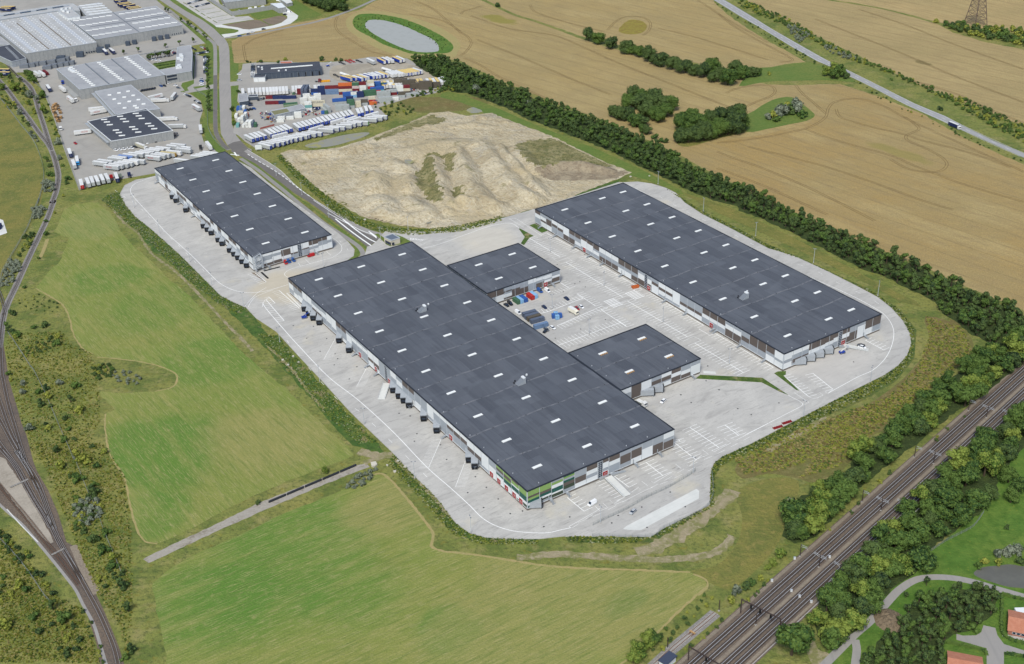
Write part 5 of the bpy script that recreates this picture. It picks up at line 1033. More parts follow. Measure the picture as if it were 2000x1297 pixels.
def crown(seed,r,h,zc,n,leaf,lobes,mat,low=.12):
    """leaf clumps spread over and inside many lobes; returns mesh"""
    rs=np.random.RandomState(seed);L_=[]
    for i in range(lobes):
        a=rs.uniform(0,2*math.pi);q=rs.uniform(0,1)**.55*.68*r;zz=zc+rs.uniform(-.32,.42)*h*(1-.5*q/r);L_.append((q*math.cos(a),q*math.sin(a),zz,rs.uniform(.30,.52)*r))
    L_.append((0,0,zc+.2*h,.5*r));L_=np.array(L_)
    k=rs.randint(0,len(L_),n*2);d=rs.normal(size=(n*2,3));d[:,2] += .35;d /= np.linalg.norm(d,axis=1)[:,None]
    rad=L_[k,3]*rs.uniform(.72,1.08,n*2);p=L_[k,:3]+d*rad[:,None]*np.array([1,1,.85])
    ok=np.ones(len(p),bool)
    for j in range(len(L_)): ok &= ~((np.linalg.norm((p-L_[j,:3])/np.array([1,1,.85]),axis=1) < L_[j,3]*.70) & (k != j))
    ok &= p[:,2] > low*h
    p=p[ok][:n];d=d[ok][:n];m_=len(p)
    nrm=d+rs.normal(size=(m_,3))*.45;nrm /= np.linalg.norm(nrm,axis=1)[:,None]
    t=np.cross(nrm,rs.normal(size=(m_,3)));t /= np.linalg.norm(t,axis=1)[:,None];bt=np.cross(nrm,t)
    s=leaf*rs.uniform(.55,1.35,m_)[:,None]
    c=[p+t*s*.5+bt*s*.15,p+bt*s*.5,p-t*s*.5+nrm*s*.12,p-bt*s*.45]
    v=np.stack(c,1).reshape(-1,3);f=np.arange(m_*4).reshape(-1,4)
    vv=[v];ff=f.tolist();base=m_*4
    ico=[(0,0,1),(.89,0,.45),(.28,.85,.45),(-.72,.53,.45),(-.72,-.53,.45),(.28,-.85,.45),(.72,.53,-.45),(-.28,.85,-.45),(-.89,0,-.45),(-.28,-.85,-.45),(.72,-.53,-.45),(0,0,-1)]
    fi=[(0,1,2),(0,2,3),(0,3,4),(0,4,5),(0,5,1),(1,6,2),(2,7,3),(3,8,4),(4,9,5),(5,10,1),(6,7,2),(7,8,3),(8,9,4),(9,10,5),(10,6,1),(11,7,6),(11,8,7),(11,9,8),(11,10,9),(11,6,10)]
    for q in L_:
        vv.append(np.array(ico)*q[3]*.74*np.array([1,1,.85])+q[:3]);ff += [tuple(base+i for i in t3) for t3 in fi];base += 12
    v=np.concatenate(vv)
    me=bpy.data.meshes.new('crown');me.from_pydata(v.tolist(),[],ff);me.materials.append(mat);me.update();return me
def trunkmesh(r,h,seed=0):
    b=MB();rr=random.Random(seed);b.cyl((0,0),r,0,h*.55,M['bark'],7,r*.6)
    for i in range(4): a=i*1.6+rr.random();b.beam((0,0,h*.35),(math.cos(a)*h*.22,math.sin(a)*h*.22,h*.68),r*.6,r*.6,M['bark'])
    return b.mesh('trunk')
PRO={}
def proto(kind,mats,r,h,zc,n,leaf,lobes,variants,trunk=True,low=.12):
    PRO[kind]=dict(r=r,h=h,m=[(crown(hash_(kind)+i*7+j,r,h,zc*h,n,leaf,lobes,m,low)) for j,m in enumerate(mats) for i in range(variants)],t=trunkmesh(.045*h if trunk else .05,h,3))
def hash_(s): return sum(ord(c)*(i+3) for i,c in enumerate(s)) % 9973
proto('belt',[M['leaf_dk'],M['leaf_dk'],M['leaf_md']],2.9,7.4,.5,330,.75,6,3)
proto('mature',[M['leaf_dk'],M['leaf_dk'],M['leaf_md']],8.2,14.0,.52,1900,.95,18,2)
proto('rail',[M['leaf_dk'],M['leaf_md'],M['leaf_md'],M['leaf_md'],M['leaf_lt']],4.9,9.0,.52,1100,.75,12,2)
proto('bright',[M['leaf_lt']],4.5,8.0,.5,800,.8,12,2)
proto('shrub',[M['leaf_dk'],M['leaf_md'],M['leaf_ol']],2.0,2.8,.4,200,.6,6,2,False,.02)
proto('grey',[M['leaf_gr']],2.4,3.2,.42,260,.6,7,2,False,.02)
proto('street',[M['leaf_dk'],M['leaf_md']],1.7,4.6,.6,170,.6,6,2)
TR_=random.Random(11)
_slots={}
def tree(kind,xy,sc=1.0,label=None,group=None,var=None,name=None,cat='tree',sq=1.0):
    pr=PRO[kind];i=TR_.randrange(len(pr['m'])) if var is None else var % len(pr['m'])
    r=empty(name or ('tree' if kind not in ('shrub','grey') else 'shrub'),(xy[0],xy[1],0),TR_.uniform(0,6.28),label,cat,group)
    r.scale=(sc*TR_.uniform(.9,1.1),sc*TR_.uniform(.9,1.1),sc*sq*TR_.uniform(.88,1.12))
    c=link('crown',pr['m'][i]);kid(r,c)
    if kind not in ('shrub','grey'): kid(r,link('trunk',pr['t']))
    else: kid(r,link('stem',pr['t']))
    return r
def joined(kind,pts,name,label,cat,scale=(.8,1.15),sub=None,kindtag='stuff',quads=1.0):
    vs=[];fs=[];n0=0;pr=PRO[kind]
    data=[]
    for me in pr['m']:
        v=np.empty(len(me.vertices)*3,'f');me.vertices.foreach_get('co',v);f=[tuple(p.vertices) for p in me.polygons];data.append((v.reshape(-1,3),f))
    rr=random.Random(5);ls,lt,mi_=[],[],[];verts=[];off=0;mats=[]
    for k,p in enumerate(pts):
        j=rr.randrange(len(data));v,f=data[j];m=pr['m'][j].materials[0]
        if m not in mats: mats.append(m)
        s=rr.uniform(*scale);a=rr.uniform(0,6.28);ca,sa=math.cos(a),math.sin(a)
        w=np.stack([(v[:,0]*ca-v[:,1]*sa)*s+p[0],(v[:,0]*sa+v[:,1]*ca)*s+p[1],v[:,2]*s],1);verts.append(w)
        fs += [tuple(off+i for i in t) for t in f];mi_ += [mats.index(m)]*len(f);off += len(v)
    me=bpy.data.meshes.new(name);me.from_pydata(np.concatenate(verts).tolist(),[],fs)
    for m in mats: me.materials.append(m)
    me.polygons.foreach_set('material_index',mi_);me.update();o=link(name,me)
    return tag(o,label,cat,None,kindtag)
def dist0(p): return math.hypot(p[0],p[1])

M['under']=nmat('woodland_undergrowth',(52,66,32),[dict(s=.3,c=(72,86,40),lo=.45,hi=.62,k=.8),dict(s=1.2,c=(36,48,26),lo=.5,hi=.62,k=.7)],bump=[(.8,.8)])
belt=[tuple(G(x,y)[:2]) for x,y in [(806,118),(830,112),(870,118),(900,132),(925,142),(974,165),(1023,184),(1073,205),(1128,227),(1177,243),(1227,264),(1270,282),(1313,302),(1356,332),(1406,352),(1443,366),(1473,384),(1498,388),(1510,402),(1560,425),(1640,462),(1720,492),(1800,528),(1850,553),(1900,574),(1960,598),(2010,626),(2030,640),(2060,720),(1990,712),(1940,672),(1900,655),(1862,625),(1838,612),(1828,590),(1795,574),(1755,555),(1728,540),(1687,527),(1650,508),(1600,482),(1540,452),(1492,430),(1468,420),(1445,412),(1440,402),(1424,400),(1393,392),(1347,373),(1285,342),(1239,320),(1193,296),(1147,277),(1085,253),(1030,233),(986,210),(943,194),(910,182),(880,180),(860,158),(836,142),(815,130)]]
wsheet('woodland_floor',belt,.1,M['under'],rag=(3,1.0))
bp=scatter(belt,2.75,random.Random(3));bp.sort(key=dist0)
def zone(p,cuts,names):
    for c,n in zip(cuts,names):
        if p[0] < c: return n
    return names[-1]
for p in bp[:290]: z_=zone(p,(120,170,215),('beside the upper half of the east warehouse','behind the middle of the east warehouse','behind the lower end of the east warehouse','where it meets the railway wood'));tree('belt',p,TR_.uniform(.7,1.3),"dark young tree in the shelter belt "+z_,'shelter belt trees '+z_,name='belt_tree')
joined('belt',bp[290:],'belt_woodland',"far part of the long shelter belt of young dark trees",'woodland',(.65,1.25))
tree('grey',G(1030,212),1.9,"pale silvery willow standing out in the belt above the sand pit",cat='tree',name='willow_tree');tree('grey',G(932,182),2.2,"rounded grey-green willow at the west end of the belt",name='willow_tree')
tree('bright',G(1150,268),.8,"light green tree on the belt edge above the sand pit")
def clump(kind,view,pts,base,group,name,sc=(.9,1.15),sq=1.0):
    for i,(x,y,s) in enumerate(pts):
        (q,)=V(view,[(x,y)]);g_=G(*q);tree(kind,g_,s,base % nth(i),group,name=name,sq=sq)
clump('mature',Z3,[(810,262,.82),(868,282,.82),(950,310,.85),(1050,340,1.05),(1130,360,.8),(1190,385,1.05),(1270,420,.95),(1340,440,.9),(1420,465,.9),(1480,478,.75),(1540,490,.9),(1590,480,1.1),(1600,520,.75),(1650,505,.95),(1690,540,1.0),(1740,470,.95),(1760,505,.7),(1790,490,.8),(1850,485,.75),(1880,480,.5),(1080,345,.7),(1230,405,.7),(1380,455,.7)],"large dark field tree, %s of the hedgerow row crossing the wheat",'hedgerow trees across the wheat','field_tree')
tree('shrub',G(973,14),1.9,"small lone dark tree on the field boundary near the top edge",name='field_tree',cat='tree')
clump('mature',Z3,[(975,740,.8),(1010,760,.85),(1060,770,.85),(1100,800,.8),(1060,690,.9),(1120,690,.95),(1170,740,.95),(1230,760,.85),(1200,690,1.0),(1270,700,1.05),(1300,740,.9),(1320,700,.95),(1100,640,.95),(1150,650,.9),(1230,650,1.0),(1150,800,.7),(1260,775,.7),(1180,850,.55),(1150,840,.5)],"large dark tree, %s in the rounded copse by the belt",'trees of the rounded copse','copse_tree')
clump('mature',Z3,[(1370,905,.6),(1400,900,.75),(1440,905,.8),(1480,900,.85),(1540,890,.9),(1590,875,.9),(1640,865,.95),(1690,855,1.0),(1740,845,1.05),(1770,820,.95),(1400,830,.9),(1460,830,.85),(1520,820,.9),(1580,810,.9),(1640,800,.95),(1700,790,1.0),(1750,770,1.0),(1420,790,.7),(1460,770,.8)],"tall narrow poplar-like tree, %s in the long dense row between wheat fields",'trees of the long dense row','poplar_tree',sq=1.15)
for i,(x,y,s,k) in enumerate([(1230,880,1.6,'shrub'),(1265,900,1.4,'shrub'),(1300,905,1.4,'shrub')]): tree(k,G(*V(Z3,[(x,y)])[0]),s,"low bush, %s from the left between copse and row of poplars" % nth(i),'bushes between copse and poplars')
for i,(x,y,s,k) in enumerate([(x,y,s*1.5,k) for x,y,s,k in [(320,760,1.1,'grey'),(350,745,1.5,'shrub'),(390,740,1.9,'grey'),(430,730,2.0,'grey'),(470,720,2.1,'shrub'),(510,715,1.9,'grey'),(540,745,1.5,'shrub'),(450,690,1.8,'shrub'),(410,700,1.7,'shrub'),(500,670,1.5,'grey'),(380,770,1.2,'shrub')]]): tree(k,G(*V(Z4,[(x,y)])[0]),s,"willow bush, %s in the low thicket on the green knoll" % nth(i),'bushes on the green knoll')
clump('rail',Z4,[(695,480,.9),(730,470,1.1),(770,480,1.1),(740,500,1.0),(800,490,.9),(820,500,.6)],"dark tree, %s in the clump overhanging the highway",'trees beside the highway','roadside_tree')
for i,(x,y,s) in enumerate([(1415,700,1.5),(330,475,1.3),(1390,145,1.7),(1105,510,.9),(600,240,1.1)]): tree('shrub',G(*V(Z4,[(x,y)])[0]),s,["rounded bush on the bank above the lone lorry","small bush on the green strip beside the copse","lone round tree on the field boundary near the pylon","small bush on the highway bank","bush standing on the highway bank near the top"][i])
hp=scatter([tuple(G(x,y)[:2]) for x,y in V(Z4,[(1420,160),(1500,165),(1600,160),(1700,185),(1850,190),(2100,220),(2150,330),(1946,300),(1800,265),(1700,248),(1600,222),(1500,195)])],5.5,random.Random(9))
for i,p in enumerate(hp[:70]): tree('shrub',p,2.0 if p[0] > 140 else 1.4,"dark hedge tree in the field hedge right of the pylon",'hedge trees by the pylon',name='hedge_tree',cat='tree')
hb=[tuple(G(x,y)[:2]) for x,y in V(Z4,[(120,0),(220,20),(400,100),(560,180),(640,235),(800,320),(1000,405),(1200,490),(1400,575),(1600,640),(1800,730),(2000,820),(2000,930),(1700,780),(1500,660),(1300,560),(1100,470),(900,400),(760,330),(620,270),(480,190),(300,110),(160,50)])]
sp_=scatter(hb,2.3,random.Random(21));joined('shrub',sp_,'bank_scrub',"band of dense green scrub along the top of the highway bank",'scrub',(.5,1.25))
hb2=[tuple(G(x,y)[:2]) for x,y in V(Z4,[(-20,20),(100,100),(300,235),(430,310),(600,400),(680,430),(640,400),(480,305),(300,195),(140,110),(0,20)])]
joined('shrub',scatter(hb2,3.4,random.Random(22)),'verge_scrub',"low green scrub on the near side of the highway",'scrub',(.35,.8))
hb3=[tuple(G(x,y)[:2]) for x,y in V(Z4,[(860,500),(1000,585),(1200,690),(1400,780),(1600,870),(1800,960),(1946,1015),(1946,1035),(1700,940),(1400,800),(1200,715),(1000,610),(870,520)])]
joined('shrub',scatter(hb3,3.0,random.Random(23)),'verge_scrub',"thin line of low scrub between wheat and highway",'scrub',(.3,.7))
gp=scatter([tuple(G(x,y)[:2]) for x,y in V(Z4,[(450,165),(540,190),(600,220),(560,250),(520,270),(460,215)])],3.6,random.Random(24)) + scatter([tuple(G(x,y)[:2]) for x,y in V(Z4,[(680,300),(740,310),(900,380),(880,400),(800,370),(700,330)])],4.5,random.Random(25))
joined('grey',gp,'grey_thicket',"patches of grey thorn thicket on the highway bank",'scrub',(.6,1.1))

up=[tuple(G(x,y)[:2]) for x,y in [(2040,650),(1990,662),(1940,686),(1900,712),(1870,730),(1830,762),(1790,792),(1762,815),(1748,846),(1720,866),(1690,876),(1662,905),(1652,932),(1604,960),(1566,968),(1550,1005),(1535,1022),(1530,1046),(1552,1062),(1590,1048),(1622,1018),(1662,968),(1702,933),(1762,888),(1802,858),(1862,808),(1902,783),(1962,738),(2040,680)]]
wsheet('woodland_floor',up,.1,M['under'],rag=(3,.8));q=scatter(up,4.6,random.Random(31));q.sort(key=dist0)
for p in q: z_=zone(p,(125,165),('at its rounded lower end','along its middle','at its upper end'));tree('rail',p,TR_.uniform(.85,1.25),"leafy tree of the wood between grass bank and main line, "+z_,'bank wood '+z_,name='railside_tree')
lowp=[tuple(G(x,y)[:2]) for x,y in V(Z13,[(1480,60),(1423,120),(1345,200),(1255,240),(1155,330),(1145,380),(1045,450),(930,550),(860,620),(750,720),(650,870),(530,950),(440,1070),(480,1200),(560,1235),(640,1140),(790,970),(890,900),(950,840),(990,770),(1060,710),(1190,620),(1250,570),(1300,490),(1300,430),(1423,290),(1500,230)])]
wsheet('woodland_floor',lowp,.1,M['under'],rag=(3,.8));q=scatter(lowp,4.8,random.Random(32));q.sort(key=dist0)
for p in q: tree('rail',p,TR_.uniform(.9,1.35),"leafy tree of the wood between main line and footpath, "+zone(p,(110,150),('near the path fork','along its middle','at its upper end')),'path wood '+zone(p,(110,150),('low','middle','up')),name='woodland_tree')
yp=[tuple(G(x,y)[:2]) for x,y in V(Z13,[(870,1080),(900,1020),(1000,980),(1100,950),(1200,950),(1285,975),(1295,1020),(1270,1070),(1200,1135),(1100,1165),(1050,1200),(1035,1330),(670,1330),(705,1250),(765,1175),(830,1135)])]
wsheet('woodland_floor',yp,.1,M['under'],rag=(3,.8));q=scatter(yp,3.1,random.Random(33));q.sort(key=dist0)
for p in q: tree('belt',p,TR_.uniform(.65,1.0),"young mixed green tree in the plantation beside the orange-roofed houses",'plantation trees by the houses',name='plantation_tree')
def singles(view,lst):
    for x,y,k,s,lb in lst: tree(k,G(*V(view,[(x,y)])[0]),s,lb,name='tree' if k in ('rail','bright','mature','street') else 'shrub',cat='tree' if k in ('rail','bright','mature','street','belt') else 'shrub')
singles(Z13,[(345,1255,'rail',1.7,"large round dark tree at the bottom edge below the gantry"),(545,1190,'bright',1.35,"big light green tree beside the footpath fork"),(370,655,'rail',1.5,"round dark tree on the bank corner left of the wood"),(380,715,'rail',.9,"small tree just below the round tree on the bank"),(970,935,'street',1.0,"slim young conifer on the lawn inside the path bend"),(875,990,'street',.7,"very small tree on the lawn near the soil heap"),
 (1350,455,'rail',.95,"round tree at the wood corner by the bright meadow"),(1395,500,'rail',.9,"second round tree by the bright meadow"),(1360,550,'rail',.85,"darker tree below the two at the bright meadow"),(1340,670,'shrub',.8,"small bush alone in the bright meadow"),(1185,1140,'shrub',1.2,"bush at the plantation edge above the cul-de-sac"),
 (1300,800,'grey',1.2,"reed willow left of the pond"),(1350,790,'grey',1.6,"grey willow above the pond"),(1390,785,'grey',1.5,"grey willow at the right frame edge above the pond"),(1240,835,'shrub',1.2,"dark bush at the left tip of the pond"),(1210,850,'shrub',.9,"low dark bush beside the pond tip"),(1310,835,'shrub',1.2,"bush on the pond bank"),(1400,830,'shrub',1.3,"bush hanging over the pond at the right edge"),
 (295,800,'bright',.6,"small light bushy tree beside the main line"),(260,845,'bright',.5,"yellow-green bush beside the main line"),(235,862,'bright',.35,"tiny yellow-green bush beside the main line"),(90,970,'grey',1.2,"grey bramble clump by the gantry"),(130,950,'shrub',1.3,"dark bramble clump by the gantry"),(60,1010,'shrub',1.3,"bramble clump left of the gantry"),(160,930,'shrub',1.1,"bramble clump above the gantry"),(200,905,'shrub',1.0,"low bush above the gantry")])
singles(C5,[(330,930,'rail',.75,"dark tree at the field corner by the siding"),(240,990,'rail',.8,"second dark tree at the field corner by the siding"),(130,1120,'rail',.75,"dark tree at the bottom field edge"),(50,1210,'rail',.65,"light tree at the bottom field edge")])
joined('shrub',scatter([tuple(G(x,y)[:2]) for x,y in V(C5,[(360,840),(500,700),(700,560),(900,400),(1050,260),(1200,200),(1230,300),(1120,430),(900,600),(780,760),(600,900),(480,1080),(380,1180),(300,1000)])],2.8,random.Random(41)),'scrub',"dense green scrub between mown field and short siding",'scrub',(.35,.75))
joined('shrub',scatter([tuple(G(x,y)[:2]) for x,y in V(C5,[(1400,560),(1500,480),(1450,420),(1700,200),(1990,-40),(2050,20),(1800,280),(1600,480),(1380,600),(1150,900),(900,1010),(700,1150),(660,1110),(900,900),(1100,740)])],2.6,random.Random(42)),'scrub',"strip of green scrub between short siding and main line",'scrub',(.3,.65))
joined('shrub',scatter([tuple(G(x,y)[:2]) for x,y in V(Z13,[(330,830),(420,740),(520,660),(640,560),(760,440),(900,330),(1100,170),(1200,90),(1230,100),(1000,290),(800,440),(640,590),(500,730),(380,800)])],3.2,random.Random(43)),'scrub',"green undergrowth along the upper edge of the main line",'scrub',(.3,.8))
singles(C1,[(75,40,'belt',.6,"dark bush beside the bend of the branch line"),(130,50,'shrub',1.1,"bush right of the branch line bend"),(160,100,'shrub',1.2,"bush just right of the fence start"),(85,460,'shrub',1.0,"dark bush beside the grey gravel"),(115,515,'shrub',.8,"small bush beside the grey gravel"),(220,560,'grey',.9,"grey bush left of the fence"),(445,610,'shrub',1.2,"bush on the fence line, uppermost of the cluster of four"),(380,640,'shrub',1.1,"light bush left of the fence cluster"),(465,690,'shrub',1.5,"largest bush on the fence line"),(395,765,'shrub',1.4,"dark bush just below the fence cluster"),(490,775,'shrub',.8,"yellow-green bush touching the fence"),(690,730,'belt',.72,"darkest tree in the dry grass"),(790,820,'shrub',1.7,"wide dark bush right of the darkest tree"),(635,895,'shrub',1.1,"bush below the darkest tree"),(485,985,'shrub',1.1,"light green bush left of the fence"),(445,945,'shrub',.7,"small light bush left of the fence"),(670,1000,'shrub',.9,"bush right of the fence in dry grass"),(620,1110,'shrub',1.2,"dark bush on the fence line in dry grass"),(725,1095,'shrub',.9,"bush right of the fence-line bush"),(560,1220,'belt',.65,"broad green bush left of the fence, lower part"),(735,1240,'shrub',1.2,"bush right of the fence, lower part"),(910,1180,'shrub',.8,"yellow-green bush near the mown field"),(590,560,'grey',1.1,"brown-grey leafless thicket beside the fence"),(740,580,'shrub',1.4,"low dark green thicket right of the brown one"),(560,170,'shrub',1.2,"yellow-green bush beside the dark thicket"),(580,100,'shrub',1.3,"bush at the right end of the dark thicket"),(290,1000,'grey',1.2,"grey-green bush beside the junction"),(230,650,'grey',1.0,"low grey bush near the junction")])
joined('shrub',scatter([tuple(G(x,y)[:2]) for x,y in V(C1,[(220,230),(300,170),(420,110),(540,80),(600,110),(540,180),(420,240),(320,280),(240,290)])],2.3,random.Random(44)),'thicket',"long dark green bramble thicket near the bend of the branch line",'thicket',(.4,.7))
joined('shrub',scatter([tuple(G(x,y)[:2]) for x,y in V(Z14,[(385,40),(440,20),(480,40),(480,80),(420,95),(390,75)])],2.2,random.Random(45)),'thicket',"dark olive thicket in the hollow of the upper mown field",'thicket',(.5,.9))
joined('grey',scatter([tuple(G(x,y)[:2]) for x,y in V(Z14,[(480,50),(560,60),(620,80),(600,120),(520,110),(470,90)])],3.4,random.Random(46)),'thicket',"brown-grey scrub in the hollow of the upper mown field",'thicket',(.4,.7))
singles(C2,[(335,70,'belt',.7,"round bush beside the fence above the lower junction"),(440,85,'shrub',1.3,"bush touching the fence above the lower junction"),(360,155,'shrub',1.7,"light green bush left of the fence above the lower junction"),(490,135,'shrub',2.0,"wide dark bush right of the fence"),(565,160,'shrub',1.0,"small bush right of the wide dark bush"),(455,235,'shrub',1.7,"dark bush on the fence line beside the junction"),(550,270,'shrub',1.1,"small tree right of the fence"),(540,315,'shrub',1.8,"dark tree right of the fence gap"),(610,80,'shrub',1.3,"bush near the mown field edge"),(540,45,'shrub',1.1,"yellow-green bush near the fence top"),(620,545,'shrub',1.2,"dark round bush on the lower fence"),(550,590,'shrub',1.7,"light green bush left of the lower fence"),(605,650,'shrub',1.5,"green bush beside the lower fence"),(655,695,'shrub',1.4,"bush on the lower fence"),(645,740,'shrub',1.3,"bush just below the lower fence bush"),(710,860,'shrub',1.6,"dark round bush below the fence end"),(745,990,'belt',.75,"large bright bush by the lower mown field"),(760,1230,'shrub',1.3,"bush at the bottom edge by the field"),(725,1270,'shrub',1.0,"low bush at the bottom edge"),(30,1090,'shrub',1.7,"dark bush in the lower left slope"),(110,850,'shrub',1.4,"bush in the lower left slope"),(155,880,'shrub',1.2,"small bush in the lower left slope"),(200,1035,'shrub',1.3,"bush in the middle of the lower left slope"),(235,1120,'shrub',1.3,"light bush in the middle of the lower left slope"),(310,985,'belt',.75,"broad bush near the lower cable path"),(380,1050,'shrub',1.8,"green bush near the lower cable path"),(300,1075,'shrub',.9,"small bush near the lower cable path")])
for nm,pts,d,k,lb,s in (("thicket",[(420,400),(480,350),(560,350),(595,420),(560,480),(470,520),(430,460)],2.6,'grey',"grey-green thorn thicket straddling the fence gap",(.6,1.0)),("thicket",[(425,420),(470,400),(500,450),(470,520),(430,490)],3.0,'shrub',"dark bushes on the left side of the thorn thicket",(.7,1.1)),("thicket",[(590,770),(680,720),(710,780),(650,860),(590,860),(560,820)],2.8,'shrub',"green thicket around the lower end of the fence",(.5,.9)),
    ("thicket",[(0,480),(60,540),(110,590),(160,650),(210,730),(270,800),(310,880),(330,930),(270,900),(200,820),(130,740),(60,660),(0,600)],2.6,'shrub',"band of dark scrub along the cable path in the lower left",(.5,1.0)),("thicket",[(330,1000),(400,1010),(450,1100),(470,1180),(440,1250),(340,1280),(330,1200),(390,1150),(360,1080)],3.0,'shrub',"green scrub left of the tracks at the bottom edge",(.5,1.0)),("thicket",[(470,980),(520,1020),(560,1120),(600,1230),(610,1300),(580,1300),(550,1200),(510,1100),(470,1030)],2.4,'shrub',"narrow band of scrub hugging the lowest tracks",(.35,.65)),("thicket",[(350,160),(400,180),(450,210),(440,240),(390,210),(350,190)],2.6,'shrub',"low green scrub by the upper fence",(.5,.9)),("thicket",[(0,760),(20,780),(50,830),(60,880),(100,930),(60,960),(0,960),(-10,880)],3.4,'shrub',"bushes at the left frame edge on the lower slope",(.6,1.0)),
    ("thicket",[(430,340),(500,330),(590,340),(600,440),(520,470),(500,560),(440,540)],3.2,'shrub',"tall green scrub between junction and fence",(.6,1.1))):
    joined(k,scatter([tuple(G(x,y)[:2]) for x,y in V(C2,pts)],d,random.Random(len(lb))),nm,lb,'thicket',s)
for nm,pts,d,k,lb,s in (("thicket",[(280,120),(370,110),(380,150),(350,200),(290,210)],2.4,'grey',"grey-green thicket between fence and branch line, upper",(.6,1.1)),("thicket",[(30,680),(90,560),(150,560),(190,590),(130,690),(80,780),(30,800),(10,760)],2.6,'grey',"grey-green thicket between fence and branch line, lower",(.6,1.1)),("thicket",[(200,340),(290,320),(280,400),(220,480),(150,540),(140,520),(200,430)],3.0,'shrub',"dark bushes between fence and branch line, middle",(.6,1.0)),("thicket",[(150,860),(260,820),(480,900),(520,980),(420,1000),(260,980),(150,940)],3.6,'shrub',"low green bramble field beside the mown field",(.25,.5)),):
    joined(k,scatter([tuple(G(x,y)[:2]) for x,y in V(C4,pts)],d,random.Random(len(lb))),nm,lb,'thicket',s)
singles(C4,[(390,340,'shrub',1.1,"dark round bush right of the branch line"),(460,160,'shrub',.7,"tiny bush right of the branch line, upper"),(390,235,'shrub',.9,"grey-green bush growing on the branch line edge"),(110,1020,'shrub',1.5,"dark bush by the branch line signal"),(375,1120,'shrub',1.4,"bush in the bramble field"),(290,1130,'shrub',1.0,"small bush in the bramble field"),(140,1200,'shrub',1.4,"bush at the lower bend of the branch line"),(60,1130,'belt',.7,"dark tree at the lower bend of the branch line"),(210,790,'shrub',.8,"small bush at the mown field corner"),(330,545,'shrub',.7,"yellow-green bush on the verge of the branch line")])
singles(C3,[(140,270,'rail',.95,"dark tree between the two branch line forks, tallest"),(285,170,'rail',.9,"dark tree at the corner of the trailer yard"),(255,130,'rail',.8,"dark tree beside the freight yard gate"),(310,200,'rail',.7,"smaller dark tree at the yard corner"),(260,330,'grey',1.9,"broad grey-green bush between the forks"),(225,270,'belt',.8,"green bush between the forks"),(270,400,'belt',.75,"green bush between the forks, lower"),(320,475,'shrub',1.3,"dark bush at the fork tip"),(395,330,'rail',.8,"dark tree by the yard fence"),(400,465,'rail',.7,"dark tree by the yard fence, lower"),(345,345,'grey',1.4,"grey bush beside the right fork"),(215,545,'belt',.8,"dark tree left of the left fork"),(260,590,'belt',.75,"second dark tree left of the left fork"),(190,480,'grey',1.7,"grey-green bush left of the left fork"),(130,400,'shrub',1.5,"dark bush left of the left fork, upper"),(90,430,'shrub',.7,"small bush by the meadow fence"),(425,910,'belt',.85,"tree beside the meadow fence below the switch"),(455,955,'shrub',1.3,"bush below the tree by the meadow fence"),(460,1035,'shrub',1.7,"bush between fence and track"),(530,755,'grey',1.7,"grey bush right of the switch"),(540,890,'grey',1.2,"grey bush right of the track"),(20,260,'rail',.8,"tree at the left frame edge beside the fork"),(20,150,'belt',.8,"bush at the left frame edge by the yard"),(90,160,'belt',.75,"bush below the freight yard wall"),(85,200,'shrub',1.1,"small bush below the freight yard wall"),(190,190,'belt',.7,"bush between yard wall and forks"),(620,1070,'shrub',1.4,"bush outside the corner of the trailer yard"),(600,1110,'shrub',1.2,"second bush outside the corner of the trailer yard"),(570,950,'shrub',.8,"small bush by the yard fence"),(575,1220,'shrub',.8,"small bush near the upper mown field"),(445,540,'shrub',1.2,"bush right of the forks"),(505,620,'shrub',1.0,"bush by the yard fence middle"),(305,445,'shrub',.9,"small bush by the fork tip")])
for nm,pts,d,k,lb,s in (("thicket",[(385,1110),(450,1080),(500,1110),(480,1180),(420,1200),(390,1160)],2.6,'grey',"grey-green thicket left of the branch line near the upper curve",(.7,1.1)),("thicket",[(0,300),(60,320),(120,400),(150,440),(90,440),(20,370)],3.2,'shrub',"dark scrub along the left fork",(.6,1.0)),("thicket",[(270,610),(330,680),(360,740),(330,740),(280,690)],2.8,'grey',"grey scrub beside the meadow fence",(.5,.9)),("thicket",[(100,180),(220,200),(300,330),(260,420),(180,330),(90,260)],4.4,'shrub',"green scrub filling the ground between the forks",(.5,1.0)),("thicket",[(320,240),(420,260),(450,420),(500,560),(540,700),(500,690),(440,560),(380,470),(340,360)],4.2,'shrub',"green scrub between right fork and yard fence",(.4,.9))):
    joined(k,scatter([tuple(G(x,y)[:2]) for x,y in V(C3,pts)],d,random.Random(len(lb))),nm,lb,'thicket',s)
for i,(x,y) in enumerate([(1215,110),(1225,235),(1228,310),(1215,375),(1212,460),(1210,530),(1215,625),(1228,740),(1232,830),(1230,900),(1228,980),(1225,1050),(1245,1075)]): tree('street',G(*V(A6,[(x,y)])[0]),1.25,"small street tree, %s from the top in the verge row beside the cycle path" % nth(i),'verge trees beside the cycle path',name='street_tree')
for i,(x,y) in enumerate([(1035,190),(1075,215),(1280,360),(1395,420),(1435,445),(1525,525),(1655,610),(1695,660),(1480,700),(1262,745),(1030,780),(585,855),(352,890)]): tree('street',G(*V(A4,[(x,y)])[0]),1.15,"small tree, %s from the top along the edge of the large grey hall's yard" % nth(i),'yard-edge trees',name='street_tree')
for i,(x,y) in enumerate([(265,235),(325,225),(400,200),(455,195),(525,180),(600,175),(575,180)]): tree('street',G(*V(A6,[(x,y)])[0]),1.5,"clipped round courtyard tree, %s from the left behind the office" % nth(i),'courtyard trees',name='courtyard_tree')
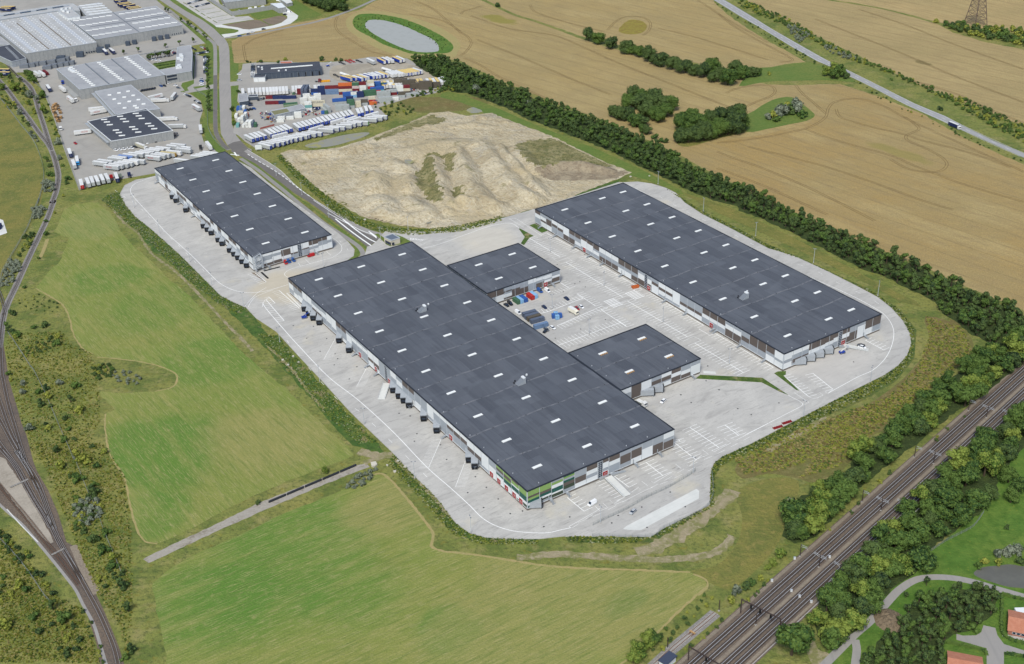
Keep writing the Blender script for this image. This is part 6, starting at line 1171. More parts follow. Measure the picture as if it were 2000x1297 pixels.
for i,(x,y,s) in enumerate([(280,185,1.0),(325,190,.6),(445,185,.7),(505,190,1.1),(785,190,1.1),(895,150,1.3),(1480,155,1.7),(1715,150,1.1),(1800,165,1.2)]): tree('shrub',G(*V(A1,[(x,y)])[0]),s,"bush, %s from the left along the field edge behind the dark workshop" % nth(i),'bushes behind the dark workshop')
for i,(x,y,s) in enumerate([(130,680,1.2),(35,930,1.0),(30,980,1.1),(45,1090,.9),(55,1200,1.2),(60,1150,.9)]): tree('shrub',G(*V(A1,[(x,y)])[0]),s,"bush, %s from the top on the street side of the container yard" % nth(i),'bushes beside the container yard')
joined('shrub',scatter([tuple(G(x,y)[:2]) for x,y in V(A2,[(620,880),(750,850),(950,820),(1100,840),(1240,900),(1390,1000),(1360,1050),(1200,1040),(1050,1050),(930,1090),(860,1010),(740,960)])],4.6,random.Random(48)),'scrub',"green scrub on the slope between trailers and sand pit",'scrub',(.4,1.0))
joined('shrub',scatter([tuple(G(x,y)[:2]) for x,y in V(A2,[(1680,610),(1780,540),(1900,520),(2000,560),(2000,660),(1850,660),(1600,700),(1400,740),(1200,750),(1300,720),(1500,680)])],3.8,random.Random(49)),'scrub',"green bushes at the right tip of the container yard",'scrub',(.7,1.4))
tp=scatter([tuple(G(x,y)[:2]) for x,y in V(A8,[(1570,-60),(1560,0),(1650,60),(1780,110),(1880,145),(2000,150),(2080,130),(2050,60),(2040,-60)])],6.5,random.Random(50))
for p in tp: tree('mature',p,TR_.uniform(.6,.9),"dark tree in the small wood at the top edge beside the depot lawn",'trees of the top-edge wood',name='copse_tree')
joined('shrub',scatter([tuple(G(x,y)[:2]) for x,y in V(Z2,[(935,150),(960,115),(1100,98),(1240,125),(1440,205),(1540,270),(1500,320),(1475,290),(1360,205),(1160,130),(1040,125),(1010,155),(1070,225),(1240,305),(1340,335),(1240,318),(1040,230)])],3.2,random.Random(51)),'reed_bank',"green reeds and bushes round the oval pond",'reeds',(.2,.45))
def garden_hedge(pts,label):
    w=path(V(C6,pts),2);w=resample(w,1.0);rr=random.Random(4);b=MB();O_=w[0]
    m=M['leaf_md']
    for p in w:
        for k in range(14): x,y,z=p.x-O_.x+rr.uniform(-.6,.6),p.y-O_.y+rr.uniform(-.6,.6),rr.uniform(.2,1.6);s=rr.uniform(.2,.45);b.face([(x-s,y,z),(x,y-s,z+rr.uniform(-.2,.2)),(x+s,y,z+rr.uniform(-.2,.2)),(x,y+s,z)],m)
    for a,c in zip(w[:-1],w[1:]): b.beam((a.x-O_.x,a.y-O_.y,.7),(c.x-O_.x,c.y-O_.y,.7),.8,1.3,m)
    o=b.build('garden_hedge');o.location=(O_.x,O_.y,0);tag(o,label,'hedge')
garden_hedge([(1800,385),(1800,500),(1795,600),(1800,700),(1830,745),(1900,785),(2040,815)],"clipped green hedge curving round the right orange-roofed house");garden_hedge([(1800,370),(1900,400),(2040,430)],"clipped hedge behind the right orange-roofed house")
garden_hedge([(1300,800),(1420,820),(1540,845),(1650,880),(1665,920)],"clipped hedge behind the bottom orange-roofed house");garden_hedge([(1268,830),(1260,1000),(1250,1080)],"hedge on the left of the bottom orange-roofed house");garden_hedge([(1840,900),(1920,915),(2020,930)],"hedge right of the driveway at the bottom edge")
bk=[tuple(G(x,y)[:2]) for x,y in [(675,955),(700,932),(735,915),(742,922),(720,942),(690,960)]]
joined('grey',scatter(bk,2.0,random.Random(52)),'thicket',"dark brown bramble heap beside the end of the farm track",'thicket',(.5,.8));tree('bright',G(636,925),.45,"light green bush beside the farm track");tree('shrub',G(503,985),.9,"small dark bush beside the farm track")

def tufts(name,polys,n,mats,label,size=(.25,.8),seed=1,h=(.2,.9)):
    rr=random.Random(seed);b=MB();k=0
    for poly in polys:
        w=[tuple(G(x,y)[:2]) for x,y in poly];xs=[p[0] for p in w];ys=[p[1] for p in w];c=0;t_=0
        while c < n//len(polys) and t_ < n*30:
            t_ += 1;p=(rr.uniform(min(xs),max(xs)),rr.uniform(min(ys),max(ys)))
            if not inside(p,w): continue
            c += 1;m=rr.choice(mats);s=rr.uniform(*size);z=rr.uniform(*h);a=rr.uniform(0,3.1)
            for j in range(2):
                ca,sa=math.cos(a+j*1.57)*s,math.sin(a+j*1.57)*s;b.face([(p[0]-ca,p[1]-sa,0),(p[0]+ca,p[1]+sa,0),(p[0]+ca*.7,p[1]+sa*.7,z),(p[0]-ca*.7,p[1]-sa*.7,z*rr.uniform(.6,1))],m)
            b.face([(p[0]-s*.6,p[1],z*.6),(p[0],p[1]-s*.6,z*.7),(p[0]+s*.6,p[1],z*.6),(p[0],p[1]+s*.6,z*.8)],m)
    o=b.build(name);tag(o,label,'weeds',None,'stuff')
WF=nmat("white_flowering_weeds",(156,160,128),rough=.9)
bankW=V(Z5,[(640,130),(700,90),(760,85),(800,170),(860,240),(950,310),(1040,390),(1130,470),(1220,560),(1300,640),(1400,740),(1480,780),(1560,815),(1500,860),(1380,790),(1250,690),(1120,570),(1000,450),(860,330),(760,240),(680,170)])
tufts('bank_weeds',[bankW],4200,[M['leaf_ol'],M['leaf_lt'],M['leaf_gr'],M['leaf_ol'],M['leaf_md'],WF],"tangled weeds on the bank beside the west warehouse yard",seed=2,size=(.2,.6),h=(.1,.6))
tufts('bank_weeds',[[(540,655),(580,700),(630,755),(680,810),(720,850),(740,865),(700,868),(640,815),(590,755),(530,690),(500,650)],V(Z11,[(240,640),(340,750),(450,860),(530,940),(590,1020),(650,1100),(740,1165),(850,1195),(1200,1212),(1200,1240),(1000,1240),(820,1240),(640,1180),(520,1060),(420,940),(300,820),(200,690)])],3600,[M['leaf_ol'],M['leaf_md'],M['leaf_md'],M['leaf_ol'],M['leaf_ol'],M['leaf_dk'],WF],"green weeds on the bank along the front yard",seed=3,size=(.2,.6),h=(.1,.6))
eastb=[(1300,368),(1330,387),(1372,414),(1430,442),(1502,480),(1560,504),(1630,536),(1700,568),(1758,606),(1786,645),(1782,700),(1746,743),(1676,783),(1598,818),(1500,866),(1410,908),(1396,930),(1394,990),(1300,1043),(1240,1060),(1180,1062),(1110,1058),(1104,1048),(1157,1049),(1272,1050),(1293,1036),(1386,988),(1389,920),(1394,906),(1410,893),(1470,867),(1540,830),(1607,795),(1675,760),(1729,733),(1756,714),(1772,694),(1780,673),(1777,651),(1764,627),(1742,602),(1715,580),(1675,558),(1580,512),(1501,484),(1429,446),(1372,417)]
tufts('bank_weeds',[eastb],6000,[M['leaf_ol'],M['leaf_md'],M['leaf_dk'],M['leaf_ol'],M['leaf_md'],M['leaf_ol'],WF],"weeds and white flowers along the outer rim of the yard",seed=4)
tufts('meadow_weeds',[V(Z13,[(80,350),(200,290),(400,200),(600,130),(800,60),(1000,0),(960,60),(800,160),(640,260),(500,330),(300,400),(130,420)]),[(1808,618),(1880,640),(1900,690),(1830,745),(1760,800),(1690,860),(1640,910),(1560,935),(1620,860),(1720,790),(1790,720),(1815,660)]],5200,[M['leaf_ol'],nmat("dry_brown_dock",(108,96,58),rough=.9),M['leaf_ol'],M['leaf_md'],nmat("straw_grass",(150,138,92),rough=.9)],"brown and green meadow plants on the bank above the railway wood",seed=5,size=(.3,1.0))
tufts('roadside_weeds',[[(540,307),(575,345),(620,385),(660,420),(700,440),(745,452),(800,460),(900,453),(980,432),(980,422),(900,440),(820,449),(750,443),(700,426),(650,391),(600,351),(552,304)]],3200,[M['leaf_md'],M['leaf_dk'],M['leaf_ol'],M['leaf_md'],M['leaf_ol'],WF],"green weeds on the bank between access road and sand pit",seed=6)
tufts('scrub_weeds',[V(C1,[(90,60),(600,40),(700,160),(900,260),(960,500),(980,900),(800,1290),(340,1290),(200,900),(100,500),(60,200)]),V(C2,[(200,20),(600,20),(720,200),(760,480),(772,900),(740,1290),(700,1100),(560,880),(440,600),(300,250)]),V(C2,[(0,500),(200,740),(330,900),(480,980),(580,1290),(0,1290)])],11000,[M['leaf_ol'],M['leaf_ol'],M['leaf_md'],nmat("dry_straw_tufts",(156,148,94),rough=.9),nmat("yellow_flowering_weeds",(120,118,50),rough=.9)],"rough grass tufts and yellow weeds of the railway scrubland",seed=8,size=(.2,.65))
# ================================================================== OLDER HALLS AND YARDS,UPPER LEFT
M['roofgrey']=nmat("grey_felt_roof",(148,150,154),[dict(s=.03,c=(162,164,167),k=.7),dict(s=.15,c=(134,137,142),lo=.5,hi=.66,k=.6),dict(s=.6,st=(.2,2,-58),c=(158,160,163),k=.4)],rough=.85)
M['roofpale']=nmat("pale_weathered_roof",(166,168,170),[dict(s=.04,c=(178,180,182),k=.7),dict(s=.08,c=(154,152,146),lo=.5,hi=.68,k=.7,w=1),dict(s=.3,c=(176,176,172),lo=.5,hi=.7,k=.5)],rough=.85)
M['roofdark']=nmat("dark_felt_roof",(66,70,80),[dict(s=.05,c=(76,80,88),k=.6),dict(s=.4,c=(58,62,71),lo=.5,hi=.66,k=.4)],rough=.85)
M['moss']=nmat("mossy_valley_gutter",(112,100,82),[dict(s=.3,c=(84,74,58),lo=.45,hi=.6,k=.8)],rough=.9)
M['bluewall']=nmat("dark_blue_grey_cladding",(66,76,90),[dict(s=.5,c=(78,88,100),k=.4)],rough=.6)
def hall(name,view,roof,H,wallm,roofm,label,cat='warehouse',parapet=M['trim'],module=4.0):
    w=[G(x,y,H) for x,y in V(view,roof)];O_=w[0].copy();O_.z=0;r=empty(name,O_,0,label,cat)
    q=[(p.x-O_.x,p.y-O_.y) for p in w]
    if sum(q[i][0]*q[(i+1) % len(q)][1]-q[(i+1) % len(q)][0]*q[i][1] for i in range(len(q))) < 0: q=q[::-1]
    b=MB();N=len(q)
    for i in range(N):
        a,c=q[i],q[(i+1) % N];b.face([(*a,0),(*c,0),(*c,H),(*a,H)],wallm)
    b.build('wall',r)
    b=MB();tri=tessellate_polygon([[Vector((*p,0)) for p in q]])
    for t in tri:
        a,c,d=(Vector((*q[i],H+.02)) for i in t);b.face([a,c,d] if (c-a).cross(d-a).z > 0 else [a,d,c],roofm)
    b.build('roof',r)
    b=MB()
    for i in range(N): a,c=Vector((*q[i],H+.1)),Vector((*q[(i+1) % N],H+.1));b.beam(a,c,.5,.5,parapet)
    b.build('roof_edge',r)
    b=MB();n=0
    for i in range(N):
        a,c=Vector(q[i]),Vector(q[(i+1) % N]);d=c-a;L_=d.length;d.normalize();nn=Vector((d.y,-d.x))
        if nn.y > .15: continue
        for k in range(1,int(L_/module)): p=a+d*k*module+nn*.06;b.beam((p.x,p.y,.1),(p.x,p.y,H-.3),.12,.12,M['concrete2'])
    if b.f: b.build('panel_joint_ribs',r)['kind']='stuff'
    r['_o']=0
    del r['_o']
    return r,O_,H
M['concrete2']=nmat("joint_rib_concrete",(126,130,132),rough=.9)  # darker grey for the ribs at the wall panel joints
def rel(h,view,x,y,z=None): r,O_,H=h;p=G(*V(view,[(x,y)])[0],H if z is None else z);return Vector((p.x-O_.x,p.y-O_.y,p.z))
def lerp2(a,b,t): return (a[0]+(b[0]-a[0])*t,a[1]+(b[1]-a[1])*t)
_bm={}
def box_mesh(name,sx,sy,sz,mat):
    k=(name,sx,sy,sz,mat.name)
    if k not in _bm: b=MB();b.box(-sx/2,sx/2,-sy/2,sy/2,0,sz,mat);_bm[k]=b.mesh(name)
    return _bm[k]
def rowparts(h,view,a,c,n,name,size,mat,rz):
    for i in range(n):
        p=rel(h,view,*lerp2(a,c,i/max(1,n-1)));o=link(name,box_mesh(name,*size,mat),None,p,math.radians(rz));kid(h[0],o)
h1=hall('factory_hall',A3,[(425,872),(1568,690),(942,182),(-205,360)],10,M['concrete'],M['roofpale'],"large pale-roofed hall dotted with white roof domes at the upper left")
b=MB();b.cyl((0,0),.6,0,.35,M['sky'],8,.4);dm=b.mesh('roof_dome')
for i in range(14):
    for j in range(19):
        u,v=(i+.6+(.25 if i % 2 else -.1))/14.2,(j+.6)/19.4
        if i in (4,9) and j % 3 == 0: continue
        x=425+1143*u-628*v;y=872-182*u-510*v;p=rel(h1,A3,x,y);kid(h1[0],link('roof_dome',dm,None,p))
mb=MB()
for u in (.335,.655):
    pts=[rel(h1,A3,425+1143*u-628*v,872-182*u-510*v) for v in np.linspace(.02,.85,40)];strip(mb,[(p.x+R.uniform(-.25,.25),p.y) for p in pts],1.1,10.06,M['moss'])
for u in (.13,.50,.86):
    pts=[rel(h1,A3,425+1143*u-628*v,872-182*u-510*v) for v in np.linspace(.01,.99,8)];strip(mb,[(p.x,p.y) for p in pts],4.5,10.05,nmat("pale_roof_band",(172,177,184),rough=.8) if u == .13 else mb.mats[-1])
mb.build('roof_gutter',h1[0])
h1b=hall('factory_hall',A3,[(-205,352),(942,172),(1300,176),(1270,118),(1172,58),(-330,268)],11,M['metal'],M['roofpale'],"pale annex with a line of roof windows behind the domed hall")
for i in range(13): p=rel(h1b,A3,20+i*88,262-i*13.5);o=link('roof_window',box_mesh('roof_window',4.0,6.5,.5,M['glass'] if i % 3 else M['metal']),None,p,math.radians(-58));kid(h1b[0],o)
h1c=hall('plant_room',A3,[(1105,285),(1300,262),(1180,165),(950,185)],13,M['pw'],M['roofpale'],"raised white plant room with blue base between the pale hall and grey hall",'building')
for i,(x,y) in enumerate([(1010,165),(1085,155),(1150,145),(1040,190),(1110,210)]): p=rel(h1c,A3,x,y);kid(h1c[0],link('air_unit',box_mesh('air_unit',2.5,2.5,1.8,M['pw']),None,p))
h2=hall('factory_hall',A4,[(-107,640),(600,525),(1300,405),(870,100),(180,205),(-247,270),(-567,290)],10,M['concrete'],M['roofgrey'],"large grey-roofed hall with long rows of white skylights at the upper left")
for a,c in (((317,228),(832,147)),((427,303),(942,218)),((535,378),(1055,293)),((645,457),(1170,370)),((-430,337),(108,258)),((-327,418),(213,335)),((-222,497),(320,412)),((-117,578),(425,490))): rowparts(h2,A4,a,c,6,'skylight',(6.2,1.5,.5),M['sky'],6)
mb=MB()
for a,c in (((170,205),(600,525)),((-200,440),(370,360)),((370,360),(1080,245))): p,q=rel(h2,A4,*a),rel(h2,A4,*c);mb.beam(p+Vector((0,0,.2)),q+Vector((0,0,.2)),.8,.5,M['metaldk'])
mb.build('roof_seam',h2[0])
h2b=hall('factory_hall',A3,[(1412,268),(1832,205),(1608,45),(1272,100)],10.5,M['concrete'],M['roofpale'],"square white-roofed block between the grey hall and the truck park",'building')
for i in range(4):
    for j in range(5): p=rel(h2b,A3,1340+i*95+j*38,92+j*35-i*11);kid(h2b[0],link('roof_hump',box_mesh('roof_hump',6,2.2,.4,M['pw']),None,p,math.radians(8)))
def facade(h,view,pts,name,size,mat,z):
    for x,y in pts: p=rel(h,view,x,y,z);kid(h[0],link(name,box_mesh(name,*size,mat),None,p,math.radians(6)))
facade(h1,A3,[(1415+i*39,868-i*6) for i in range(6)],'window',(1.6,.5,1.4),M['glass'],1.2)
facade(h2,A4,[(172+i*37,732-i*6) for i in range(5)] + [(1133+i*35,572-i*6) for i in range(5)],'window',(1.6,.5,1.4),M['glass'],1.2)
facade(h2,A4,[(420,738),(528,718),(848,664),(953,646),(1060,628),(90,790)],'dock_shelter',(4.2,4.5,4.0),M['bluewall'],0)
facade(h1,A3,[(1310,925),(1640,850)],'dock_shelter',(7,5,5.0),M['bluewall'],0);facade(h1,A3,[(1000,985)],'dock_shelter',(8,6,4.5),M['bluewall'],0)
mb=MB()
for i in range(7): p=G(*V(A3,[(400+i*0,1090)])[0])
for i,(x,y) in enumerate([(405,1100),(510,1085),(570,1070),(690,1055),(845,1030),(1005,1005),(1065,985),(775,1120),(868,1100),(968,1080),(1060,1065),(1145,1050)]):
    p=G(*V(A3,[(x,y)])[0]);b=MB();b.prism([(-4.2,-3),(4.2,-3),(4.2,3),(-4.2,3)],0,[2.9,4.0,3.6,2.6],M['metaldk']);o=b.build('grey_bin');o.location=p;o.rotation_euler=(0,0,.1);tag(o,"grey covered waste container, %s in the group before the domed hall" % nth(i),'container','grey covered containers')
low=hall('shed',A3,[(188,1005),(425,950),(165,728),(-250,800)],6,M['metal'],M['roofdark'],"low dark-roofed shed with pale gable at the left edge",'building')
rowparts(low,A3,(110,770),(290,950),11,'skylight',(3.2,1.0,.3),M['metal'],-6)
low2=hall('shed',A3,[(165,725),(140,700),(-100,520),(-300,720)],6.5,M['concrete'],M['roofgrey'],"flat grey roof behind the dark-roofed shed at the left edge",'building')
h3=hall('factory_hall',Z1,[(505,567),(1042,474),(872,345),(358,438)],9.5,M['concrete'],M['roofgrey'],"grey concrete hall with three diagonal skylight strips beside the office")
for a,c in (((450,428),(590,541)),((628,398),(772,508)),((800,364),(945,476))):
    rowparts(h3,Z1,a,c,12,'skylight',(3.8,1.5,.6),M['sky'],8)
mb=MB()
for a,c in (((540,405),(690,533)),((705,375),(862,503))): p,q=rel(h3,Z1,*a),rel(h3,Z1,*c);mb.beam(p+Vector((0,0,.3)),q+Vector((0,0,.3)),1.0,.7,M['metaldk'])
mb.build('roof_seam',h3[0]);rowparts(h3,A5,(470,140),(530,175),3,'air_unit',(3,2.5,1.5),M['pw'],10)
off=hall('office',Z1,[(1048,477),(1212,450),(1218,345),(1207,288),(1125,300),(1112,428),(1010,445)],8.5,M['concrete'],M['roofgrey'],"concrete office wing with roof plant beside the street forecourt",'office')
for i,(x,y) in enumerate([(780,160),(795,185),(740,215),(790,240),(745,345),(765,360),(725,365),(750,330)]): p=rel(off,A6,x,y);kid(off[0],link('air_unit',box_mesh('air_unit',3.2,2.4,2.0,M['pw']),None,p,.2))
for r_ in range(2):
    for i in range(8): p=rel(off,A6,532+i*22,492-i*4+r_*55,5.2-r_*0);p=rel(off,A6,532+i*22,495-i*4+r_*52,None);
for r_ in range(2):
    z=6.0-r_*3.0
    A_,B_=rel(off,Z1,1060,475),rel(off,Z1,1112,466)
    for i in range(8): p=A_.lerp(B_,i/7);b=MB();kid(off[0],link('window',box_mesh('window',1.5,.4,1.7,M['glass']),None,(p.x,p.y-.1,z),math.radians(8)))
A_,B_=G(*V(A6,[(95,140)])[0],7),G(*V(A6,[(720,38)])[0],7);r=empty('pergola',(A_.x,A_.y,0),0,"long concrete frame on columns closing the office courtyard",'pergola');B_=B_-A_
b=MB();b.beam((0,0,7),(B_.x,B_.y,7),1.2,.9,M['concrete']);b.build('beam',r)
for k in range(6): b=MB();q=B_*(k/5);b.box(q.x-.4,q.x+.4,q.y-.4,q.y+.4,0,6.6,M['concrete']);b.build('column',r)
for i,(a,c) in enumerate((((335,300),(395,292)),((410,292),(505,275)),((515,272),(690,243)),((370,335),(580,300)),((600,298),(690,280)),((425,378),(535,352)),((550,350),(690,322)))):
    P_,Q_=G(*V(A6,[a])[0]),G(*V(A6,[c])[0]);b=MB();d=Q_-P_;b.beam((0,0,.6),(d.x,d.y,.6),1.6,1.2,M['leaf_dk']);o=b.build('clipped_hedge');o.location=P_;tag(o,"dark clipped hedge, %s of the rows in the office courtyard" % nth(i),'hedge','courtyard hedges')
sheet('courtyard_lawn',V(A6,[(310,290),(690,225),(700,330),(430,385)]),.06,M['lawn'])
h4=hall('factory_hall',Z1,[(730,724),(1012,690),(828,538),(600,580)],7.5,M['concrete'],M['roofgrey'],"middle grey hall with a dozen square roof lights between concrete and dark-roofed halls")
for x,y in [(695,603),(755,590),(812,580),(725,630),(788,617),(845,606),(757,657),(820,644),(878,633),(790,685),(855,672),(910,660),(868,684)]: p=rel(h4,Z1,x,y);kid(h4[0],link('skylight',box_mesh('skylight',3.2,2.0,.7,M['sky']),None,p,.1))
h5=hall('factory_hall',Z1,[(705,895),(1095,828),(925,690),(555,770)],7.6,M['concrete'],M['roofdark'],"square dark-roofed hall with six groups of three white skylights",parapet=M['pw'])
for x,y in [(1030,950),(1075,990),(1122,1035),(1290,898),(1337,940),(1385,983),(1545,850),(1593,890),(1640,932),(1222,1122),(1270,1163),(1320,1210),(1485,1070),(1533,1108),(1585,1155),(1745,1015),(1795,1055),(1845,1100)]: p=rel(h5,A5,x,y);kid(h5[0],link('skylight',box_mesh('skylight',5.0,1.5,.5,M['sky']),None,p,math.radians(6)))
def canopy(h,a,c,view,z,wid,n):
    A_,B_=rel(h,view,*a,z),rel(h,view,*c,z);d=(B_-A_).normalized();nn=Vector((d.y,-d.x,0))
    if nn.x > 0: nn=-nn
    b=MB();p=[A_,B_,B_+nn*wid,A_+nn*wid]
    if (p[1]-p[0]).cross(p[2]-p[0]).z < 0: p=p[::-1]
    b.prism([(v.x,v.y) for v in p],z-.5,z,M['metal']);b.build('dock_canopy',h[0])
    L_=(B_-A_).length
    for k in range(n): q=A_+d*(L_*(k+.5)/n)+nn*.2;b=MB();b.beam((q.x,q.y,.9),(q.x,q.y,4.2),.5,2.8,M['black']) if False else b.box(-1.4,1.4,-.2,.2,.9,4.0,M['glass']);o=b.build('dock_door',h[0]);o.location=(q.x+nn.x*.1,q.y+nn.y*.1,0);o.rotation_euler=(0,0,math.atan2(d.y,d.x))
canopy(h5,(562,775),(703,897),Z1,5.2,3.4,14);canopy(h4,(602,585),(732,725),Z1,5.0,3.4,12)
ld=MB();A_,B_=rel(h3,A5,400,430,0),rel(h3,A5,600,590,0);ld.beam(A_+Vector((0,0,.6)),B_+Vector((0,0,.6)),6,1.2,M['concrete']);ld.build('loading_platform',h3[0])
ws=hall('workshop',A1,[(600,362),(1478,300),(1445,172),(425,232),(440,372)],5.6,M['bluewall'],M['roofdark'],"long dark workshop with eight open bays and a white ridge skylight",'workshop',parapet=M['bluewall'])
p,q=rel(ws,A1,660,287),rel(ws,A1,1338,233);b=MB();b.beam(p+Vector((0,0,.3)),q+Vector((0,0,.3)),2.0,.5,M['sky']);b.build('ridge_skylight',ws[0])
for x in (632,733,845,958,1075,1190,1302,1420): q=rel(ws,A1,x,452-(x-632)*.07,0);b=MB();b.box(-2.8,2.8,-.3,.3,.1,4.3,M['black']);o=b.build('dark_bay_opening',ws[0]);o.location=(q.x,q.y,0);o.rotation_euler=(0,0,.04)  # black slabs stand in for the shaded inside of the open bays
for x,y in [(460,262),(515,270),(520,300),(790,325),(905,315)]: p=rel(ws,A1,x,y);kid(ws[0],link('roof_vent',box_mesh('roof_vent',1.6,1.6,.9,M['pw']),None,p))
ws2=hall('workshop_office',A1,[(375,432),(560,425),(590,362),(400,368)],4.2,M['pw'],M['roofdark'],"low office annex with white front at the left end of the workshop",'office')
gt=hall('gatehouse',A1,[(145,828),(290,805),(270,690),(135,705)],4.0,M['bluewall'],M['roofgrey'],"dark blue gatehouse with flat grey roof beside the container yard entrance",'building')
gt2=hall('gatehouse',A1,[(300,745),(445,735),(440,705),(300,712)],3.4,M['bluewall'],M['roofdark'],"narrow dark hut joined to the right of the gatehouse",'building')
lh=hall('storage_hut',A1,[(712,1048),(1218,932),(1155,868),(650,975)],4.0,M['metal'],M['roofgrey'],"long low pale hut with half green roof among the containers",'building')
b=MB();q=[rel(lh,A1,*t) for t in ((715,1040),(965,985),(915,935),(665,980))];b.face([(v.x,v.y,4.06) for v in q],nmat("mossy_green_roof",(118,118,88),rough=.9));b.build('green_roof_half',lh[0])
gs=hall('green_shed',A1,[(810,205),(1005,200),(1000,165),(808,172)],4.2,nmat("green_wall",(44,92,70),rough=.6),nmat("red_brown_roof",(176,112,92),rough=.8),"small green shed with red roof behind the workshop",'shed')
wl3=[(750,190),(1200,115),(1370,80),(1460,40)]
dep=empty('depot_wall',G(*V(A8,[(750,190)])[0]),0,"high concrete yard wall of the depot at the top edge",'wall');O_=G(*V(A8,[(750,190)])[0])
b=MB();pp=[G(*p) for p in V(A8,[(430,-20),(750,190),(1000,150),(1230,112)])]
for a,c in zip(pp[:-1],pp[1:]): b.beam(a-O_+Vector((0,0,2.4)),c-O_+Vector((0,0,2.4)),.6,4.8,M['concrete'])
b.build('wall',dep)
gl=hall('depot_gate',A8,[(1300,100),(1385,85),(1330,35),(1200,45)],5.5,M['concrete'],M['pw'],"concrete gate building with two vehicle locks at the depot",'building')
for x in (1305,1355): p=rel(gl,A8,x,118,0);b=MB();b.box(-3,3,-.3,.3,0,4.2,M['glass']);o=b.build('gate_opening',gl[0]);o.location=(p.x,p.y-1,0)
hall('depot_building',A8,[(660,30),(985,-10),(1140,-30),(1100,-90),(600,-80)],8,M['concrete'],M['roofgrey'],"concrete depot building cut by the top edge",'building')
hall('depot_building',A8,[(1395,45),(1462,30),(1400,-40),(1280,-30)],3.5,M['concrete'],M['newslab'],"low concrete block at the right end of the depot yard",'building')
mb=MB()
for a,c in (((365,122),(540,92)),((440,165),(620,130)),((510,210),(700,175)),((580,250),(770,218)),((310,108),(360,140)),((380,155),(430,185)),((450,198),(500,225)),((520,243),(570,270)),((240,68),(290,98)),((170,30),(220,55)),((440,-5),(750,192))):
    P_,Q_=G(*V(A8,[a])[0]),G(*V(A8,[c])[0]);strip(mb,[tuple(P_[:2]),tuple(Q_[:2])],1.2,.09,M['rough'])
o=mb.build('car_park_divider');o['kind']='structure'
gh=hall('guard_house',C7,[(400,378),(492,350),(415,308),(325,342)],4.2,nmat("cream_brick",(196,190,174),rough=.8),nmat("slate_blue_roof",(96,106,120),rough=.7),"small cream guard house with blue-grey flat roof on the entrance island",'guard house')
for a,c,n in (((335,352),(395,380),3),((410,382),(430,376),1)):
    P_,Q_=rel(gh,C7,*a),rel(gh,C7,*c)
    for k in range(n): q=P_.lerp(Q_,(k+.5)/n);kid(gh[0],link('window',box_mesh('window',1.6,.3,1.8,M['glass']),None,(q.x-.1,q.y-.1,1.0),math.atan2(Q_.y-P_.y,Q_.x-P_.x)))
pb=G(*V(Z4,[(1637,158)])[0]);r=empty('electricity_pylon',pb,.4,"tall lattice electricity pylon in the wheat at the upper right corner",'pylon')
PYM=nmat("weathered_pylon_steel",(112,98,86),rough=.7)
def lv(z): return 8.0*(1-z/52)+.9*(z/52)
zs_=[0,7,13,19,25,31,37,44]
for sx in (-1,1):
    for sy in (-1,1): b=MB();b.beam((sx*lv(0),sy*lv(0),0),(sx*lv(44),sy*lv(44),44),.55,.55,PYM);b.build('leg',r)
b=MB()
for a,c in zip(zs_[:-1],zs_[1:]):
    for s in (-1,1):
        for (p,q) in (((-1,s),(1,s)),((s,-1),(s,1))):
            b.beam((p[0]*lv(a),p[1]*lv(a),a),(q[0]*lv(c),q[1]*lv(c),c),.3,.3,PYM);b.beam((q[0]*lv(a),q[1]*lv(a),a),(p[0]*lv(c),p[1]*lv(c),c),.3,.3,PYM);b.beam((p[0]*lv(c),p[1]*lv(c),c),(q[0]*lv(c),q[1]*lv(c),c),.25,.25,PYM)
b.build('bracing',r)
for z in (30,37,43): b=MB();b.beam((-11,0,z),(11,0,z),.4,.4,PYM);b.beam((-11,0,z),(0,0,z+2.4),.25,.25,PYM);b.beam((11,0,z),(0,0,z+2.4),.25,.25,PYM);b.build('cross_arm',r)
